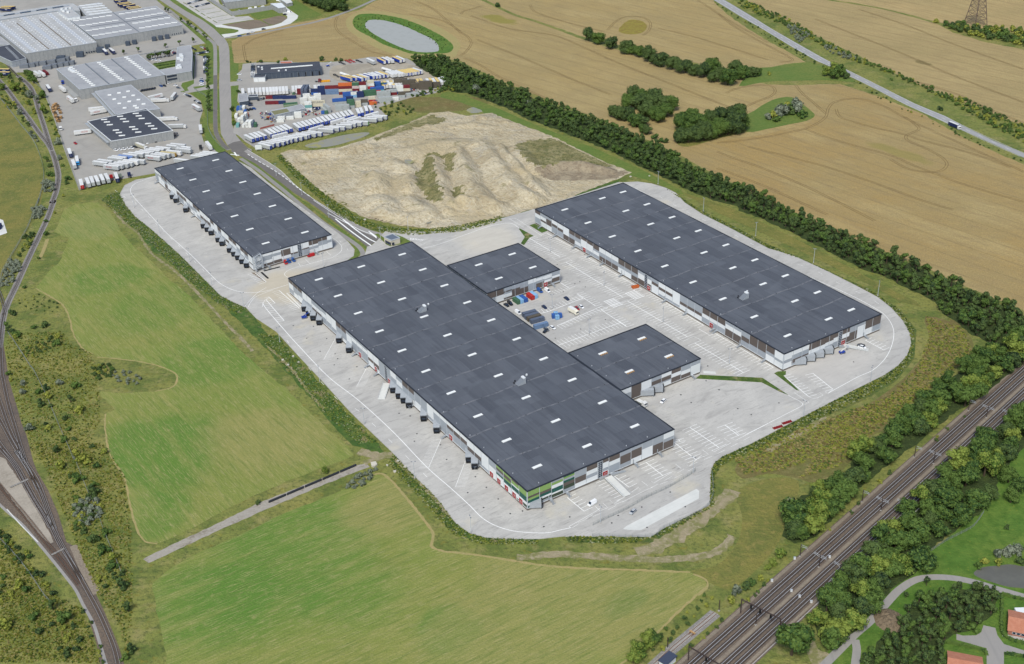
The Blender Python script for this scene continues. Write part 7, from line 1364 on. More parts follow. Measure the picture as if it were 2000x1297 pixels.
def house(ridge,view,H,Hr,wid,label,over=.5):
    a,c=(G(*V(view,[p])[0],Hr) for p in ridge);d=(c-a);L_=d.length;d.normalize()
    r=empty('house',(a.x,a.y,0),math.atan2(d.y,d.x),label,'house');o_=over
    RT=nmat("orange_clay_tiles",(174,118,94),[dict(wave=3.0,st=(1,1,0),c=(150,88,66),lo=.5,hi=.9,k=.5,w=0),dict(s=.6,c=(184,130,106),k=.5)],rough=.85);BR_=nmat("red_house_brick",(150,92,74),[dict(brick=(.5,.18,.03),c=(172,150,134),k=.5)],rough=.9)
    b=MB();w=wid/2;b.box(.4,L_-.4,-w+.5,w-.5,0,H,BR_);b.face([(.4,-w+.5,H),(.4,w-.5,H),(.4,0,Hr-.3)],BR_);b.face([(L_-.4,w-.5,H),(L_-.4,-w+.5,H),(L_-.4,0,Hr-.3)],BR_);b.build('wall',r)
    b=MB()
    for s in (-1,1):
        n=9
        for k in range(n):
            y0,y1=s*w*k/n,s*w*(k+1)/n;z0=Hr-(Hr-H+.1)*k/n;z1=Hr-(Hr-H+.1)*(k+1)/n
            f=[(0,y0,z0+.02),(L_,y0,z0+.02),(L_,y1,z1+.07),(0,y1,z1+.07)];b.face(f if s < 0 else f[::-1],RT) if False else b.face(f[::-1] if s < 0 else f,RT)
            f=[(0,y1,z1+.07),(L_,y1,z1+.07),(L_,y1,z1),(0,y1,z1)];b.face(f,RT)
    b.build('roof',r)
    for k in range(4): b=MB();x=2+k*(L_-4)/3.2;b.box(x,x+1.4,-w+.38,-w+.5,.9,2.1,M['pw']);f=b.build('window',r);b=MB();b.box(x+.12,x+1.28,-w+.34,-w+.38,1.0,2.0,M['glass']);b.build('pane',f)
    b=MB();b.box(-1.5,L_+1,-w-1.2,-w+.3,.02,.12,M['kerb']);b.build('terrace',r)
    return r,L_
house(((1862,560),(2080,605)),C6,2.6,4.6,13,"orange-roofed brick house cut by the right frame edge")
house(((1322,925),(1640,985)),C6,2.6,4.6,12,"orange-roofed brick house cut by the bottom frame edge")
sheet('terrace_paving',V(C6,[(1850,695),(1880,730),(2000,765),(2040,775),(2040,745),(1860,700)]),.07,M['kerb'])
b=MB();p=G(*V(C6,[(1985,555)])[0]);b.box(-3,3,-2,2,0,2.6,M['pw']);o=b.build('garden_shed');o.location=p;tag(o,"white flat-roofed garden annex behind the right orange-roofed house",'shed')
hp_=G(*V(C6,[(805,600)])[0]);vs,fs=[],[]
for i in range(17):
    for j in range(17):
        u,v=(i-8)/8,(j-8)/8;d=math.hypot(u,v);z=max(0,1-d*1.02)**.6*2.0*(1+R.uniform(-.2,.2)) if d < 1 else -.05;vs.append((u*6.2+R.uniform(-.2,.2),v*7.2+R.uniform(-.2,.2),z))
for i in range(16):
    for j in range(16): n=i*17+j;fs.append((n,n+17,n+18,n+1))
me=bpy.data.meshes.new('soil_heap');me.from_pydata(vs,[],fs);me.materials.append(nmat("soil_heap_earth",(122,108,88),[dict(s=.8,c=(98,86,70),lo=.45,hi=.6,k=.8)],bump=[(1.5,.4)]));o=link('soil_heap',me,None,hp_);tag(o,"rounded brown soil heap on the lawn beside the footpath",'soil heap')
# ================================================================== VEHICLES,CONTAINERS,YARD OBJECTS
TY=P((26,27,29),.8);WH=nmat("white_trailer_paint",(212,213,212),[dict(s=.6,c=(188,188,184),lo=.5,hi=.7,k=.6)],rough=.45,rand=.12);BLU=P((34,62,150),.4);YEL=P((212,186,116),.5);NAV=P((30,42,84),.5);RED=P((168,34,38),.45);BR=P((138,34,36),.6);GRY=nmat("grey_curtain_side",(168,172,174),[dict(brick=(1.3,9,.06),c=(140,145,148),k=.6,obj=1)],rough=.6);LG=P((110,176,80),.5);GLS=M['glass'];BLK=P((40,42,46),.6);CHA=P((58,60,64),.7)
GOLD=P((214,160,36),.5);PBL=P((88,118,176),.5)
def wheel_mesh(r=.5,w=.35): b=MB();b.cyl((0,r),r,-w/2,w/2,TY,10,axis='y');b.cyl((0,r),r*.55,-w/2-.01,w/2+.01,M['trim'],8,axis='y');return b.mesh('wheel')
WM=wheel_mesh();WS=wheel_mesh(.34,.24)
_tp={}
def trailer_proto(side,roof,rear,tanker=False,text=None):
    k=(side.name,roof.name,rear.name,tanker,text)
    if k in _tp: return _tp[k]
    L_,W_=13.6,2.55
    if tanker: b=MB();b.cyl((0,2.5),1.25,-L_/2,L_/2,side,14,axis='x')
    else:
        b=MB();b.box(-L_/2,L_/2,-W_/2,W_/2,1.15,3.95,side,'t')
        for i in range(1,10): x=-L_/2+i*L_/10;b.box(x-.04,x+.04,-W_/2-.03,W_/2+.03,1.2,3.9,side)
    body=b.mesh('body')
    b=MB();b.prism([(-L_/2,-W_/2),(L_/2,-W_/2),(L_/2,W_/2),(-L_/2,W_/2)],3.95,4.05,roof);rf=b.mesh('roof')
    b=MB();b.box(-L_/2-.06,-L_/2,-W_/2+.02,-.03,1.15,3.95,rear);b.box(-L_/2-.06,-L_/2,.03,W_/2-.02,1.15,3.95,rear);b.box(-L_/2-.1,-L_/2-.05,-.05,.05,1.2,3.9,M['trim']);rd=b.mesh('rear_door')
    b=MB();b.box(-L_/2,L_/2,-.5,.5,.95,1.15,CHA);b.box(L_/2-3.2,L_/2-2.9,-.9,-.7,0,1,CHA);b.box(L_/2-3.2,L_/2-2.9,.7,.9,0,1,CHA);b.box(-L_/2+.1,-L_/2+.25,-1.2,1.2,.5,.7,CHA);ch=b.mesh('chassis')
    t=None
    if text:
        cu=bpy.data.curves.new('t','FONT');cu.body=text;cu.size=1.7;cu.align_x='CENTER';cu.align_y='CENTER';cu.materials.append(RED if side.name != NAV.name else P((240,240,240)))
        o=text_mesh('lettering',cu);t=o.data;bpy.data.objects.remove(o)
    _tp[k]=(body,rf,rd,ch,t,tanker);return _tp[k]
def trailer(mid,hd,pr,label,group=None,wheels=True,name='semi_trailer',cat='trailer'):
    body,rf,rd,ch,t,tk=pr
    r=empty(name,(mid[0],mid[1],0.1),hd,label,cat,group);kid(r,link('body',body))
    if not tk: kid(r,link('roof',rf));kid(r,link('rear_door',rd))
    kid(r,link('chassis',ch))
    if wheels:
        for x in (-5.6,-4.3,-3.0):
            for y in (-1.05,1.05): kid(r,link('wheel',WM,None,(x,y,0)))
    if t:
        for s in (-1,1): o=link('lettering',t,None,(3.2*s*-1 if False else 1.6,s*1.34,2.7));o.rotation_euler=(math.pi/2,0,0 if s < 0 else math.pi);kid(r,o)
    return r
def trailer_px(view,a,b_,pr,label,group=None,zt=4.0,**k):
    """a: rear end of the roof, b: front end (photo points in the view)"""
    A_,B_=(G(*p,zt) for p in V(view,[a,b_]));d=B_-A_;hd=math.atan2(d.y,d.x);m=A_+d.normalized()*6.8
    return trailer(m,hd,pr,label,group,**k)
W_B=trailer_proto(GRY,WH,BLU);W_W=trailer_proto(WH,WH,WH);G_G=trailer_proto(GRY,WH,GRY);G_T=trailer_proto(GRY,WH,GRY,text='FRODE');W_T=trailer_proto(WH,WH,WH,text='FRODE');Y_B=trailer_proto(BLU,YEL,WH);W_BB=trailer_proto(BLU,WH,WH);Y_W=trailer_proto(WH,YEL,WH);Y_N=trailer_proto(NAV,YEL,NAV,text='DSV');W_R=trailer_proto(WH,WH,RED);W_N=trailer_proto(NAV,WH,NAV);G_Y=trailer_proto(GRY,P((190,176,130)),GOLD);B_B=trailer_proto(PBL,P((120,142,184)),GRY);TNK=trailer_proto(WH,WH,WH,True);G_L=trailer_proto(GRY,WH,LG)
def rows(view,lst,pr,desc,group):
    n=len(lst)
    for i,(a,b_) in enumerate(lst):
        p=pr[i] if isinstance(pr,dict) and i in pr else (pr[-1] if isinstance(pr,dict) else pr)
        trailer_px(view,a,b_,p,desc % nth(i),group)
def span(a0,b0,a1,b1,n): return [(lerp2(a0,a1,i/(n-1)),lerp2(b0,b1,i/(n-1))) for i in range(n)]
rows(TZ,list(zip([(430,530),(475,505),(540,495),(600,480),(650,462),(700,448),(760,435),(820,422),(880,405),(910,395),(985,380),(1055,370)],[(265,490),(305,478),(370,465),(430,455),(480,443),(530,428),(590,415),(650,402),(700,390),(740,375),(810,362),(880,348)])),W_B,"blue-doored white-roofed trailer, %s from the left in the row beside the overgrown pond",'slanted row by the pond')
rows(TZ,list(zip([(1195,328),(1265,310),(1335,298),(1420,275),(1470,258),(1540,245),(1620,235),(1725,200),(1795,180),(1850,165)],[(1010,318),(1090,300),(1155,287),(1240,268),(1290,248),(1360,235),(1445,225),(1550,192),(1620,175),(1670,155)])),{6: G_L,-1: W_B},"white-roofed trailer, %s from the left in the row ending at the green scrub",'slanted row by the scrub')
rows(TZ,list(zip([(215,445),(265,432),(312,420),(368,408)],[(110,392),(165,372),(215,362),(262,352)])),W_B,"blue-doored trailer, %s of four beside the street corner",'four trailers at the street corner')
rows(TZ,span((440,388),(350,328),(680,322),(592,268),6),W_B,"blue-doored trailer, %s from the left of six beside the red steel frames",'six trailers by the red frames')
rows(TZ,span((785,310),(700,245),(1430,150),(1378,90),15),W_B,"blue-doored trailer, %s from the left in the long middle row",'long middle row')
rows(TZ,[((1510,135),(1480,72)),((1550,125),(1520,58)),((1605,105),(1585,48)),((1665,98),(1630,38))],W_B,"blue-doored trailer, %s of the four set apart at the right end of the yard",'four trailers set apart')
for a,b_,lb in (((450,410),(630,362),"white rounded trailer lying across in front of the group of six"),((900,325),(1088,268),"white trailer lying across in front of the long middle row"),((1165,235),(1325,188),"long white trailer lying across right of the long middle row"),((1320,215),(1480,162),"white trailer with blue front lying across near the scrub"),((1365,222),(1528,175),"second white trailer lying across near the scrub"),((1580,160),(1750,110),"white trailer lying across at the right end before the scrub")): trailer_px(TZ,a,b_,W_W,lb)
xs_=[200,303,360,425,480,540,597,650,700,750,805,858,912]
for i,x in enumerate(xs_): y=582-i*2.8;trailer_px(A1,(x+6,y+98),(x-5,y+2),W_W,"white trailer, %s from the left in the row below the dark workshop" % nth(i),'white row below the workshop')
for i,x in enumerate([1015,1070,1120,1170,1270,1375,1430]): y=545-i*3;trailer_px(A1,(x+10,y+95),(x-3,y),W_W,"white trailer, %s in the row right of the gap behind the red containers" % nth(i),'white row behind the containers')
for i,(x,y,k) in enumerate([(375,515,'y'),(440,515,'w'),(480,510,'y'),(620,505,'y'),(690,495,'w'),(740,495,'w'),(800,505,'y'),(850,492,'y'),(905,490,'w'),(960,488,'y'),(1010,486,'w'),(1060,480,'w'),(1115,470,'w'),(1175,462,'w'),(1235,462,'w'),(1330,470,'y'),(1385,460,'y'),(1440,455,'y'),(1545,455,'w'),(1590,445,'y'),(1640,450,'w'),(1690,440,'y'),(1745,440,'w'),(1795,425,'w')]):
    trailer_px(A2,(x+32,y+62),(x-18,y-8),Y_B if k == 'y' else W_W,"%s-roofed trailer, %s from the left in the row behind the container stacks" % ('yellow' if k == 'y' else 'white',nth(i)),'row behind the container stacks')
for i,(a,b_,k) in enumerate([((300,440),(145,400),'y'),((380,430),(230,393),'y'),((480,440),(330,395),'w'),((540,430),(395,385),'y'),((580,420),(440,375),'w'),((665,405),(505,360),'w'),((720,400),(570,350),'w'),((770,395),(620,342),'w'),((830,385),(690,335),'w'),((895,380),(755,335),'y'),((985,380),(880,330),'s'),((1030,372),(940,325),'s'),((1100,370),(1000,330),'s'),((1150,365),(1040,320),'s'),((1210,355),(1070,310),'yw'),((1260,350),(1120,303),'y'),((1310,345),(1160,293),'y'),((1360,335),(1215,288),'yw'),((1400,330),(1270,283),'y'),((1450,320),(1310,275),'w')]):
    trailer_px(A2,a,b_,{'y': Y_B,'w': W_BB,'s': W_W,'yw': Y_W}[k],"%s trailer with %s roof, %s from the left in the row on the dusty yard" % ('white' if k in ('s','yw') else 'blue','yellow' if k in ('y','yw') else 'white',nth(i)),'row on the dusty yard')
for i,(a,b_,p,c) in enumerate([((675,165),(545,108),G_G,'grey'),((845,160),(715,100),Y_B,'blue and yellow'),((915,150),(795,93),W_BB,'blue and white'),((980,145),(860,88),W_W,'white'),((1105,140),(980,88),Y_B,'blue and yellow'),((1155,130),(1030,78),W_BB,'blue and white')]): trailer_px(A2,a,b_,p,"%s trailer, %s from the left along the far fence of the dusty yard" % (c,nth(i)),'trailers along the far fence')
trailer_px(A2,(960,300),(820,258),TNK,"silver tank trailer behind the row on the dusty yard",name='tank_trailer');trailer_px(A2,(275,380),(150,340),TNK,"silver tank trailer at the left end of the dusty yard row",name='tank_trailer')
ga=[((560,550),(375,525)),((620,530),(435,506)),((750,580),(560,552)),((815,565),(625,540)),((870,550),(685,528)),((935,530),(745,510)),((1015,520),(820,498)),((750,500),(560,480)),((790,485),(605,463)),((870,475),(695,453)),((925,460),(745,438)),((1000,440),(810,423)),((1080,430),(890,410)),((1130,415),(945,393)),((1200,400),(1020,380)),((1250,385),(1070,366)),((1330,372),(1145,352)),((1265,460),(1075,438)),((1320,445),(1135,424)),((1390,432),(1205,412)),((1460,415),(1270,393)),((1460,350),(1270,330)),((1510,330),(1330,313)),((1580,362+25),(1400,368)),((1575,365),(1470,350)),((1555,520),(1370,495)),((1760,478),(1570,456)),((1815,462),(1640,443)),((1865,447),(1690,428)),((1905,430),(1725,411))]
for i,(a,b_) in enumerate(ga):
    p={9: B_B,19: G_Y,5: W_W,20: W_W}.get(i,G_G);c={9: 'blue-roofed grey',19: 'golden-backed grey',5: 'white',20: 'white'}.get(i,'grey curtain-sided')
    trailer_px(A7,a,b_,p,"%s trailer, %s from the left in the slanted rows before the square hall" % (c,nth(i)),'slanted rows before the dark-roofed hall')
trailer_px(A7,(700,592),(505,572),G_T,"grey trailer lying lowest in the slanted rows, red lettering on its side");trailer_px(A7,(1205,480),(1015,458),G_T,"grey trailer with red lettering, lowest of the middle slanted group")
for i,(a,b_,p) in enumerate([((250,825),(228,738),W_R),((335,805),(300,728),G_G),((385,790),(358,722),G_G),((448,780),(415,712),G_G),((510,762),(475,692),G_G),((573,752),(535,682),G_G),((682,742),(657,675),W_N)]): trailer_px(A7,a,b_,p,"white-roofed trailer, %s from the left along the trailer yard's lower fence%s" % (nth(i),', with red rear' if i == 0 else ''),'lower fence row')
for a,b_,p,lb in (((110,440),(85,368),W_N,"white trailer with open dark rear standing by the left fence"),((160,580),(130,500),G_G,"white-roofed trailer by the left fence, lower of two"),((150,165),(332,142),W_T,"white trailer with red lettering docked left of the square dark-roofed hall"),((1700,150),(1690,68),G_G,"white-roofed trailer parked alone by the right verge"),((1820,350),(1760,275),W_W,"white trailer at the lower right corner of the trailer yard")): trailer_px(A7,a,b_,p,lb)
for a,b_,p,lb in (((140,440),(80,352),W_N,"white-roofed trailer with dark rear near the upper left fence"),((385,450),(275,368),W_W,"white trailer beside the loading platform"),((515,620),(395,530),W_T,"white trailer with red side lettering below the loading platform"),((1055,765),(812,810),W_T,"white lettered trailer docked left of the middle grey hall"),((1030,735),(890,748),W_W,"white trailer behind the lettered one at the middle grey hall")): trailer_px(A5,a,b_,p,lb)
for a,b_,p,lb in (((240,825),(440,778),W_T,"white trailer right of the middle grey hall, without tractor"),((625,830),(690,745),G_T,"white-roofed trailer turning towards the forecourt"),((1080,1005),(955,935),G_T,"white-roofed trailer parked by the green verge")): trailer_px(A6,a,b_,p,lb)
for i,(a,b_,p) in enumerate([((640,1205),(545,1150),W_W),((715,1200),(622,1142),W_W),((1730,840),(1640,755),W_N),((1850,830),(1745,745),W_N)]): trailer_px(A3,a,b_,p,("white trailer, left of two by the old railway gate","white trailer, right of two by the old railway gate","blue trailer backed into the domed hall, left of two","blue trailer backed into the domed hall, right of two")[i])
for i,(a,b_) in enumerate([((440,32),(252,55)),((470,45),(280,72)),((530,62),(335,95)),((592,98),(378,122)),((620,112),(410,142)),((650,128),(440,160)),((400,-8),(205,8)),((380,-22),(180,-8))]): trailer_px(A4,a,b_,Y_N,"dark blue trailer with yellow roof, %s of the group behind the grey hall" % nth(i),'yellow-roofed trailers at the top edge')
for i,(a,b_) in enumerate([((0,128),(160,135)),((20,108),(190,110)),((60,100),(270,103)),((-60,1118),(80,1122)),((-60,1170),(105,1172))]): trailer_px(A3,a,b_,Y_N,"dark blue trailer with yellow roof, %s" % ("front one in the upper left corner","middle one in the upper left corner","rear one in the upper left corner","upper of two at the left edge near the rails","lower of two at the left edge near the rails")[i])
def tractor_proto(col):
    k=('tr',col.name)
    if k in _tp: return _tp[k]
    b=MB();b.prism([(-.1,-1.2),(2.2,-1.2),(2.2,1.2),(-.1,1.2)],.5,[3.4,3.0,3.0,3.4],col);cab=b.mesh('cab')
    b=MB();b.box(2.2,2.24,-1.05,1.05,1.7,2.6,GLS);b.box(1.2,2.0,-1.23,-1.2,1.7,2.5,GLS);b.box(1.2,2.0,1.2,1.23,1.7,2.5,GLS);gl_=b.mesh('windscreen')
    b=MB();b.box(-4.0,2.0,-.45,.45,.6,1.0,CHA);b.cyl((-2.4,0),.6,1.0,1.15,CHA,8);ch=b.mesh('chassis');_tp[k]=(cab,gl_,ch);return _tp[k]
def tractor(p,hd,col,label,parent=None):
    cab,g_,ch=tractor_proto(col);r=empty('tractor_unit',(p[0],p[1],.1),hd,label,'lorry')
    for n,m in (('cab',cab),('windscreen',g_),('chassis',ch)): kid(r,link(n,m))
    for x in (1.2,-2.6):
        for y in (-1.05,1.05): kid(r,link('wheel',WM,None,(x,y,0)))
def tr_px(view,p,to,col,label): A_,B_=(G(*q,1) for q in V(view,[p,to]));tractor(A_,math.atan2((B_-A_).y,(B_-A_).x),col,label)
tr_px(A7,(612,735),(600,705),RED,"red tractor unit in the row by the lower fence");tr_px(A7,(720,725),(708,690),P((120,130,120)),"grey-green tractor unit in the row by the lower fence");tr_px(A7,(830,705),(815,670),NAV,"dark blue tractor unit with long chassis by the lower fence");tr_px(A7,(1390,215),(1420,200),P((130,128,130)),"grey tractor unit at the corner of the square dark-roofed hall");tr_px(A7,(1700,370),(1695,345),BLK,"dark skeletal chassis lorry parked alone");tr_px(A5,(570,635),(585,665),WH,"white tractor unit beside the green bush at the concrete hall");tr_px(A5,(320,1100),(335,1140),WH,"white tractor unit by the pallet stacks");tr_px(A5,(355,350),(370,385),BLU,"blue tractor unit beside the concrete hall wall");tr_px(A1,(1440,490),(1475,492),P((110,40,44)),"dark red tractor unit on the open yard by the yellow skip")
def lorry(view,a,b_,box,cab,label,L_=8.0,hh=3.6,name='lorry'):
    A_,B_=(G(*q,hh) for q in V(view,[a,b_]));d=B_-A_;r=empty(name,((A_.x+B_.x)/2,(A_.y+B_.y)/2,.1),math.atan2(d.y,d.x),label,'lorry')
    b=MB();b.box(-L_/2,L_/2-2.1,-1.25,1.25,1.0,hh,box);b.build('box_body',r);b=MB();b.prism([(L_/2-2,-1.2),(L_/2,-1.2),(L_/2,1.2),(L_/2-2,1.2)],.5,[3.0,2.7,2.7,3.0],cab);b.build('cab',r);b=MB();b.box(L_/2-.02,L_/2+.04,-1.05,1.05,1.6,2.4,GLS);b.build('windscreen',r);b=MB();b.box(-L_/2+.2,L_/2-.2,-.5,.5,.6,1.0,CHA);b.build('chassis',r);b=MB();b.box(-L_/2+.1,L_/2-2.2,-1.2,1.2,hh,hh+.06,WH);b.build('roof',r)
    for x in (L_/2-1.2,-L_/2+1.6):
        for y in (-1.05,1.05): kid(r,link('wheel',WM,None,(x,y,0)))
    return r
lorry(Z4,(1478,770),(1540,795),NAV,WH,"dark blue and white box lorry driving alone on the highway",12);lorry(A7,(905,300),(1040,350),P((170,168,150)),WH,"beige-sided lorry parked against the square dark-roofed hall",14);lorry(A7,(152+25,440),(200,560),WH,P((50,140,200)),"white lorry with bright blue cab by the left fence",14);lorry(A7,(1310,85),(1510,80),GRY,WH,"grey lorry with white cab leaving the square dark-roofed hall",15);lorry(A6,(305,865),(560,850),WH,WH,"white lorry with cab beside the middle grey hall",16);lorry(A6,(395,1165),(715,1150),WH,WH,"white lorry with streamlined white cab right of the square hall",17);lorry(Z12,(843,108),(885,132),P((96,100,92)),WH,"small flatbed truck under the southern wing's shelters",6.5,2.0,name='flatbed_truck');lorry(B8,(722,498),(782,530),P((226,222,204)),P((226,222,204)),"cream box trailer in the middle of the car park",7.5,3.2,name='box_trailer')
_cp={}
def car_proto(col,kind='car'):
    k=(col.name,kind)
    if k in _cp: return _cp[k]
    L_,W_,H1,H2=(4.5,1.8,.95,1.45) if kind == 'car' else (5.0,1.95,1.15,2.1)
    c0,c1,c2,c3=(-.42,-.30,.12,.27) if kind == 'car' else (-.48,-.46,.22,.36)
    def ring(x,w,z0,z1): return [(x*L_,-w,z0),(x*L_,w,z0),(x*L_,w,z1),(x*L_,-w,z1)]
    b=MB();rs=[ring(-.5,.78,.45,H1-.15),ring(-.46,.88,.28,H1),ring(0,.9,.25,H1),ring(.3,.88,.25,H1-.05),ring(.46,.82,.28,H1-.22),ring(.5,.7,.4,H1-.35)]
    for r_ in rs: b.v += [(x,y*W_/1.8,z) for x,y,z in r_]
    kk=b.mi(col)
    for i in range(5):
        for j in range(4): q=(j+1) % 4;b.f.append((4*i+j,4*i+4+j,4*i+4+q,4*i+q));b.m.append(kk)
    b.f += [(0,1,2,3),(23,22,21,20)];b.m += [kk,kk]
    b.face([(c1*L_,-.66,H2),(c2*L_,-.66,H2),(c2*L_,.66,H2),(c1*L_,.66,H2)],col);body=b.mesh('body')
    b=MB();w=.82
    b.face([(c2*L_,-.66,H2-.01),(c3*L_,-w,H1-.02),(c3*L_,w,H1-.02),(c2*L_,.66,H2-.01)],GLS);b.face([(c1*L_,.66,H2-.01),(c0*L_,w,H1-.02),(c0*L_,-w,H1-.02),(c1*L_,-.66,H2-.01)],GLS if kind == 'car' else col)
    for s in (-1,1): f=[(c0*L_,s*w,H1-.02),(c3*L_,s*w,H1-.02),(c2*L_,s*.66,H2-.01),(c1*L_,s*.66,H2-.01)];b.face(f if s < 0 else f[::-1],GLS if kind == 'car' else col)
    wn_=b.mesh('windows');_cp[k]=(body,wn_);return _cp[k]
def car(view,a,b_,col,label,kind='car',group=None,wheels=True):
    A_,B_=(G(*q,.6) for q in V(view,[a,b_]));d=B_-A_
    return car_at(A_,math.atan2(d.y,d.x),col,label,kind,group,wheels)
def car_at(p,hd,col,label,kind='car',group=None,wheels=True):
    body,w=car_proto(col,kind);r=empty('van' if kind == 'van' else 'parked_car',(p.x,p.y,.13),hd,label,'van' if kind == 'van' else 'car',group);kid(r,link('body',body));kid(r,link('windows',w))
    if wheels:
        for x in (-1.35,1.4):
            for y in (-.78,.78): kid(r,link('wheel',WS,None,(x,y,0)))
    return r
CB,CW,CS,CG,CR,CN,CBL=P((34,36,42),.3),P((228,230,232),.3),P((172,176,180),.3),P((104,110,116),.3),P((150,36,40),.3),P((32,44,76),.3),P((44,84,150),.3)
CN_={CB.name:'black',CW.name:'white',CS.name:'silver',CG.name:'grey',CR.name:'red',CN.name:'dark blue',CBL.name:'blue'}
for a,b_,c,k,lb in (((205,485),(232,503),CB,'car',"black car by the wing wall, left of the black van-like car"),((235,473),(270,502),CB,'van',"large black car parked left of the green container"),((300,548),(340,575),CW,'van',"white van half hidden behind the grey site cabins"),((525,698),(505,714),CB,'car',"black car, leftmost of three below the site cabins"),((532,684),(560,704),CG,'car',"grey car, middle of three below the site cabins"),((582,670),(615,688),CW,'car',"white car, rightmost of three below the site cabins"),((515,502),(545,525),CN,'car',"dark blue car alone in the bays above the blue cabins"),((697,432),(728,452),CN,'car',"dark car alone in the bays near the wing"),((782,512),(808,538),CR,'car',"dark red car beside the cream box trailer"),((817,500),(848,522),CW,'car',"white car right of the dark red car"),((540,368),(575,395),CW,'van',"white van at the end of the container row"),((478,370),(525,402),CBL,'van',"blue van beside the light blue container")): car(B8,a,b_,c,lb,k)
car(Z16,(855,112),(805,142),CW,"white van in the bays by the green-striped corner",'van');car(Z16,(1120,165),(1092,190),CS,"silver car standing on the open concrete by the new slab");car(Z12,(1008,115),(980,140),CW,"white car alone on the open yard below the southern wing")
car(BZ,(1400,575),(1480,575),CB,"black car at the foot of the east warehouse ramp");car(BZ,(1415,600),(1500,630),CW,"white car at the foot of the east warehouse ramp")
car(B2,(700,585),(740,635),RED,"red van in front of the west warehouse",'van');car(B2,(750,565),(795,605),CBL,"blue van in front of the west warehouse, left of two",'van');car(B2,(820,545),(870,590),CBL,"blue van in front of the west warehouse, right of two",'van');car(B2,(1100,475),(995,505),RED,"red pickup beside the west warehouse entrance",'van')
ci=0
def carrow(view,a,c,n,dx,dy,desc,cols=(CW,CB,CS,CG,CB,CW,CN,CS),wheels=False):
    for i in range(n):
        x,y=lerp2(a,c,i/max(1,n-1));col=cols[(i*5+len(desc)) % len(cols)]
        car(view,(x,y),(x+dx,y+dy),col,"%s car, %s %s" % (CN_[col.name],nth(i),desc),'car',desc[:30],wheels)
carrow(A6,(1175,168),(1178,440),19,-60,0,"from the top in the column beside the verge trees");carrow(A6,(1030,125),(1215,92),8,18,22,"in the short row at the top of the office car park");carrow(A6,(1115,540),(1115,630),4,60,8,"at the lower end of the office car park",(CBL,CW,CW,CS))
carrow(A6,(965,35),(1010,60),2,50,25,"by the office corner");carrow(A6,(1110,20),(1170,45),3,40,20,"near the yard hedge above the office car park",(CS,CR,CW));carrow(A5,(1640,475),(1845,440),6,-25,-5+30,"along the concrete hall wall",(CB,CB,CN,CB,CS));carrow(A6,(455,650),(510,645),2,25,10,"beside the office entrance",(CBL,CB));carrow(A6,(590,600),(640,570),2,55,-20,"in front of the office entrance",(CW,CW));carrow(A6,(690,640),(735,680),2,50,10,"by the forecourt lawn",(CG,CW))
carrow(A6,(850,790),(920,820),3,45,15,"at the driveway edge",(CB,CG,CW));carrow(A6,(1020,895),(1080,930),4,45,15,"on the verge side bays",(CW,CB,CB,CS));carrow(A6,(370,135),(510,115),6,30,-8,"in the courtyard behind the clipped trees");carrow(A6,(650,90),(680,120),3,40,-15,"between pergola and office",(CN,CR,CW));carrow(A6,(240,215),(430,235),4,30,15,"under the courtyard trees",(CW,CW,CW))
carrow(A7,(665,395),(860,370),5,45,15,"in front of the square dark-roofed hall",(CW,CB,CR,CW,CW));carrow(A7,(900,355),(925,358),1,30,8,"right of the red car");carrow(A7,(1035,310),(1035,310),1,50,15,"by the beige-sided lorry",(CW,));carrow(A7,(1140,290),(1250,268),2,40,15,"along the square hall wall",(CB,CBL));car(A7,(170,312),(198,332),RED,"small red car alone in the trailer yard");car(A7,(1700,185),(1715,235),CB,"black and white car by the right verge of the trailer yard")
carrow(A1,(370,220),(365,420),9,60,-6,"from the top in the column left of the workshop");carrow(A1,(145,375),(145,470),2,55,0,"by the container yard entrance",(CW,CS));carrow(A1,(500,475),(500,475),1,90,0,"before the workshop office",(CW,));carrow(A1,(640,-0+395),(1420,345),8,5,40,"before the workshop bays",(CW,CG,CB,CW,CS));carrow(A1,(455,790),(540,770),3,-5,30,"beside the gatehouse",(CB,CG,CB));carrow(A1,(320,850),(330,880),2,40,-8,"below the gatehouse",(CN,CB));carrow(A1,(285,955),(385,935),3,20,8,"behind the white reefer containers",(CB,CB,CBL))
carrow(A8,(230,42),(390,-4),9,-18,-9,"in the upper car park row of the depot");carrow(A8,(320,78),(470,38),9,-18,-9,"in the lower car park row of the depot");carrow(A8,(255,30),(410,-12),8,-18,-9,"in the second car park row of the depot",(CW,CS,CB,CW))
for i,(x,y,k) in enumerate([(720,45,'van'),(925,60,'van'),(980,105,'van'),(1050,95,'van'),(1130,85,'van'),(715,98,'car'),(770,90,'car'),(850,130,'car'),(675,55,'car'),(1310,10,'van'),(1350,18,'van'),(1440,145,'van'),(1390,170,'car')]): car(A8,(x-15,y),(x+15,y+(4 if i % 2 else -6)),CW if i not in (6,12) else CB,"%s %s, %s from the left inside the depot yard at the top edge" % ('white' if i not in (6,12) else 'black',k,nth(i)),k,'vehicles in the depot yard',False)
for i,(x,y,c) in enumerate([(850,422,CBL),(955,400,CG),(1005,380,CW),(1135,342,CB)]): car(A8,(x-15,y+3),(x+15,y-3),c,"%s car, %s from the left along the field lane" % (CN_[c.name],nth(i)),group='cars along the field lane')
_cm={}
CC={'k':(38,52,92),'b':(52,92,160),'s':(104,128,160),'l':(130,172,208),'m':(110,38,44),'r':(172,52,48),'o':(196,104,56),'w':(214,216,212),'c':(196,190,168),'g':(160,166,166),'n':(90,84,74),'e':(68,104,80),'t':(110,160,158),'p':(196,176,172),'d':(88,98,116),'h':(120,136,108)}
CNM={'k':'navy','b':'blue','s':'steel blue','l':'light blue','m':'maroon','r':'red','o':'orange','w':'white','c':'cream','g':'pale grey','n':'brown','e':'green','t':'teal','p':'pinkish','d':'dark grey','h':'faded green'}
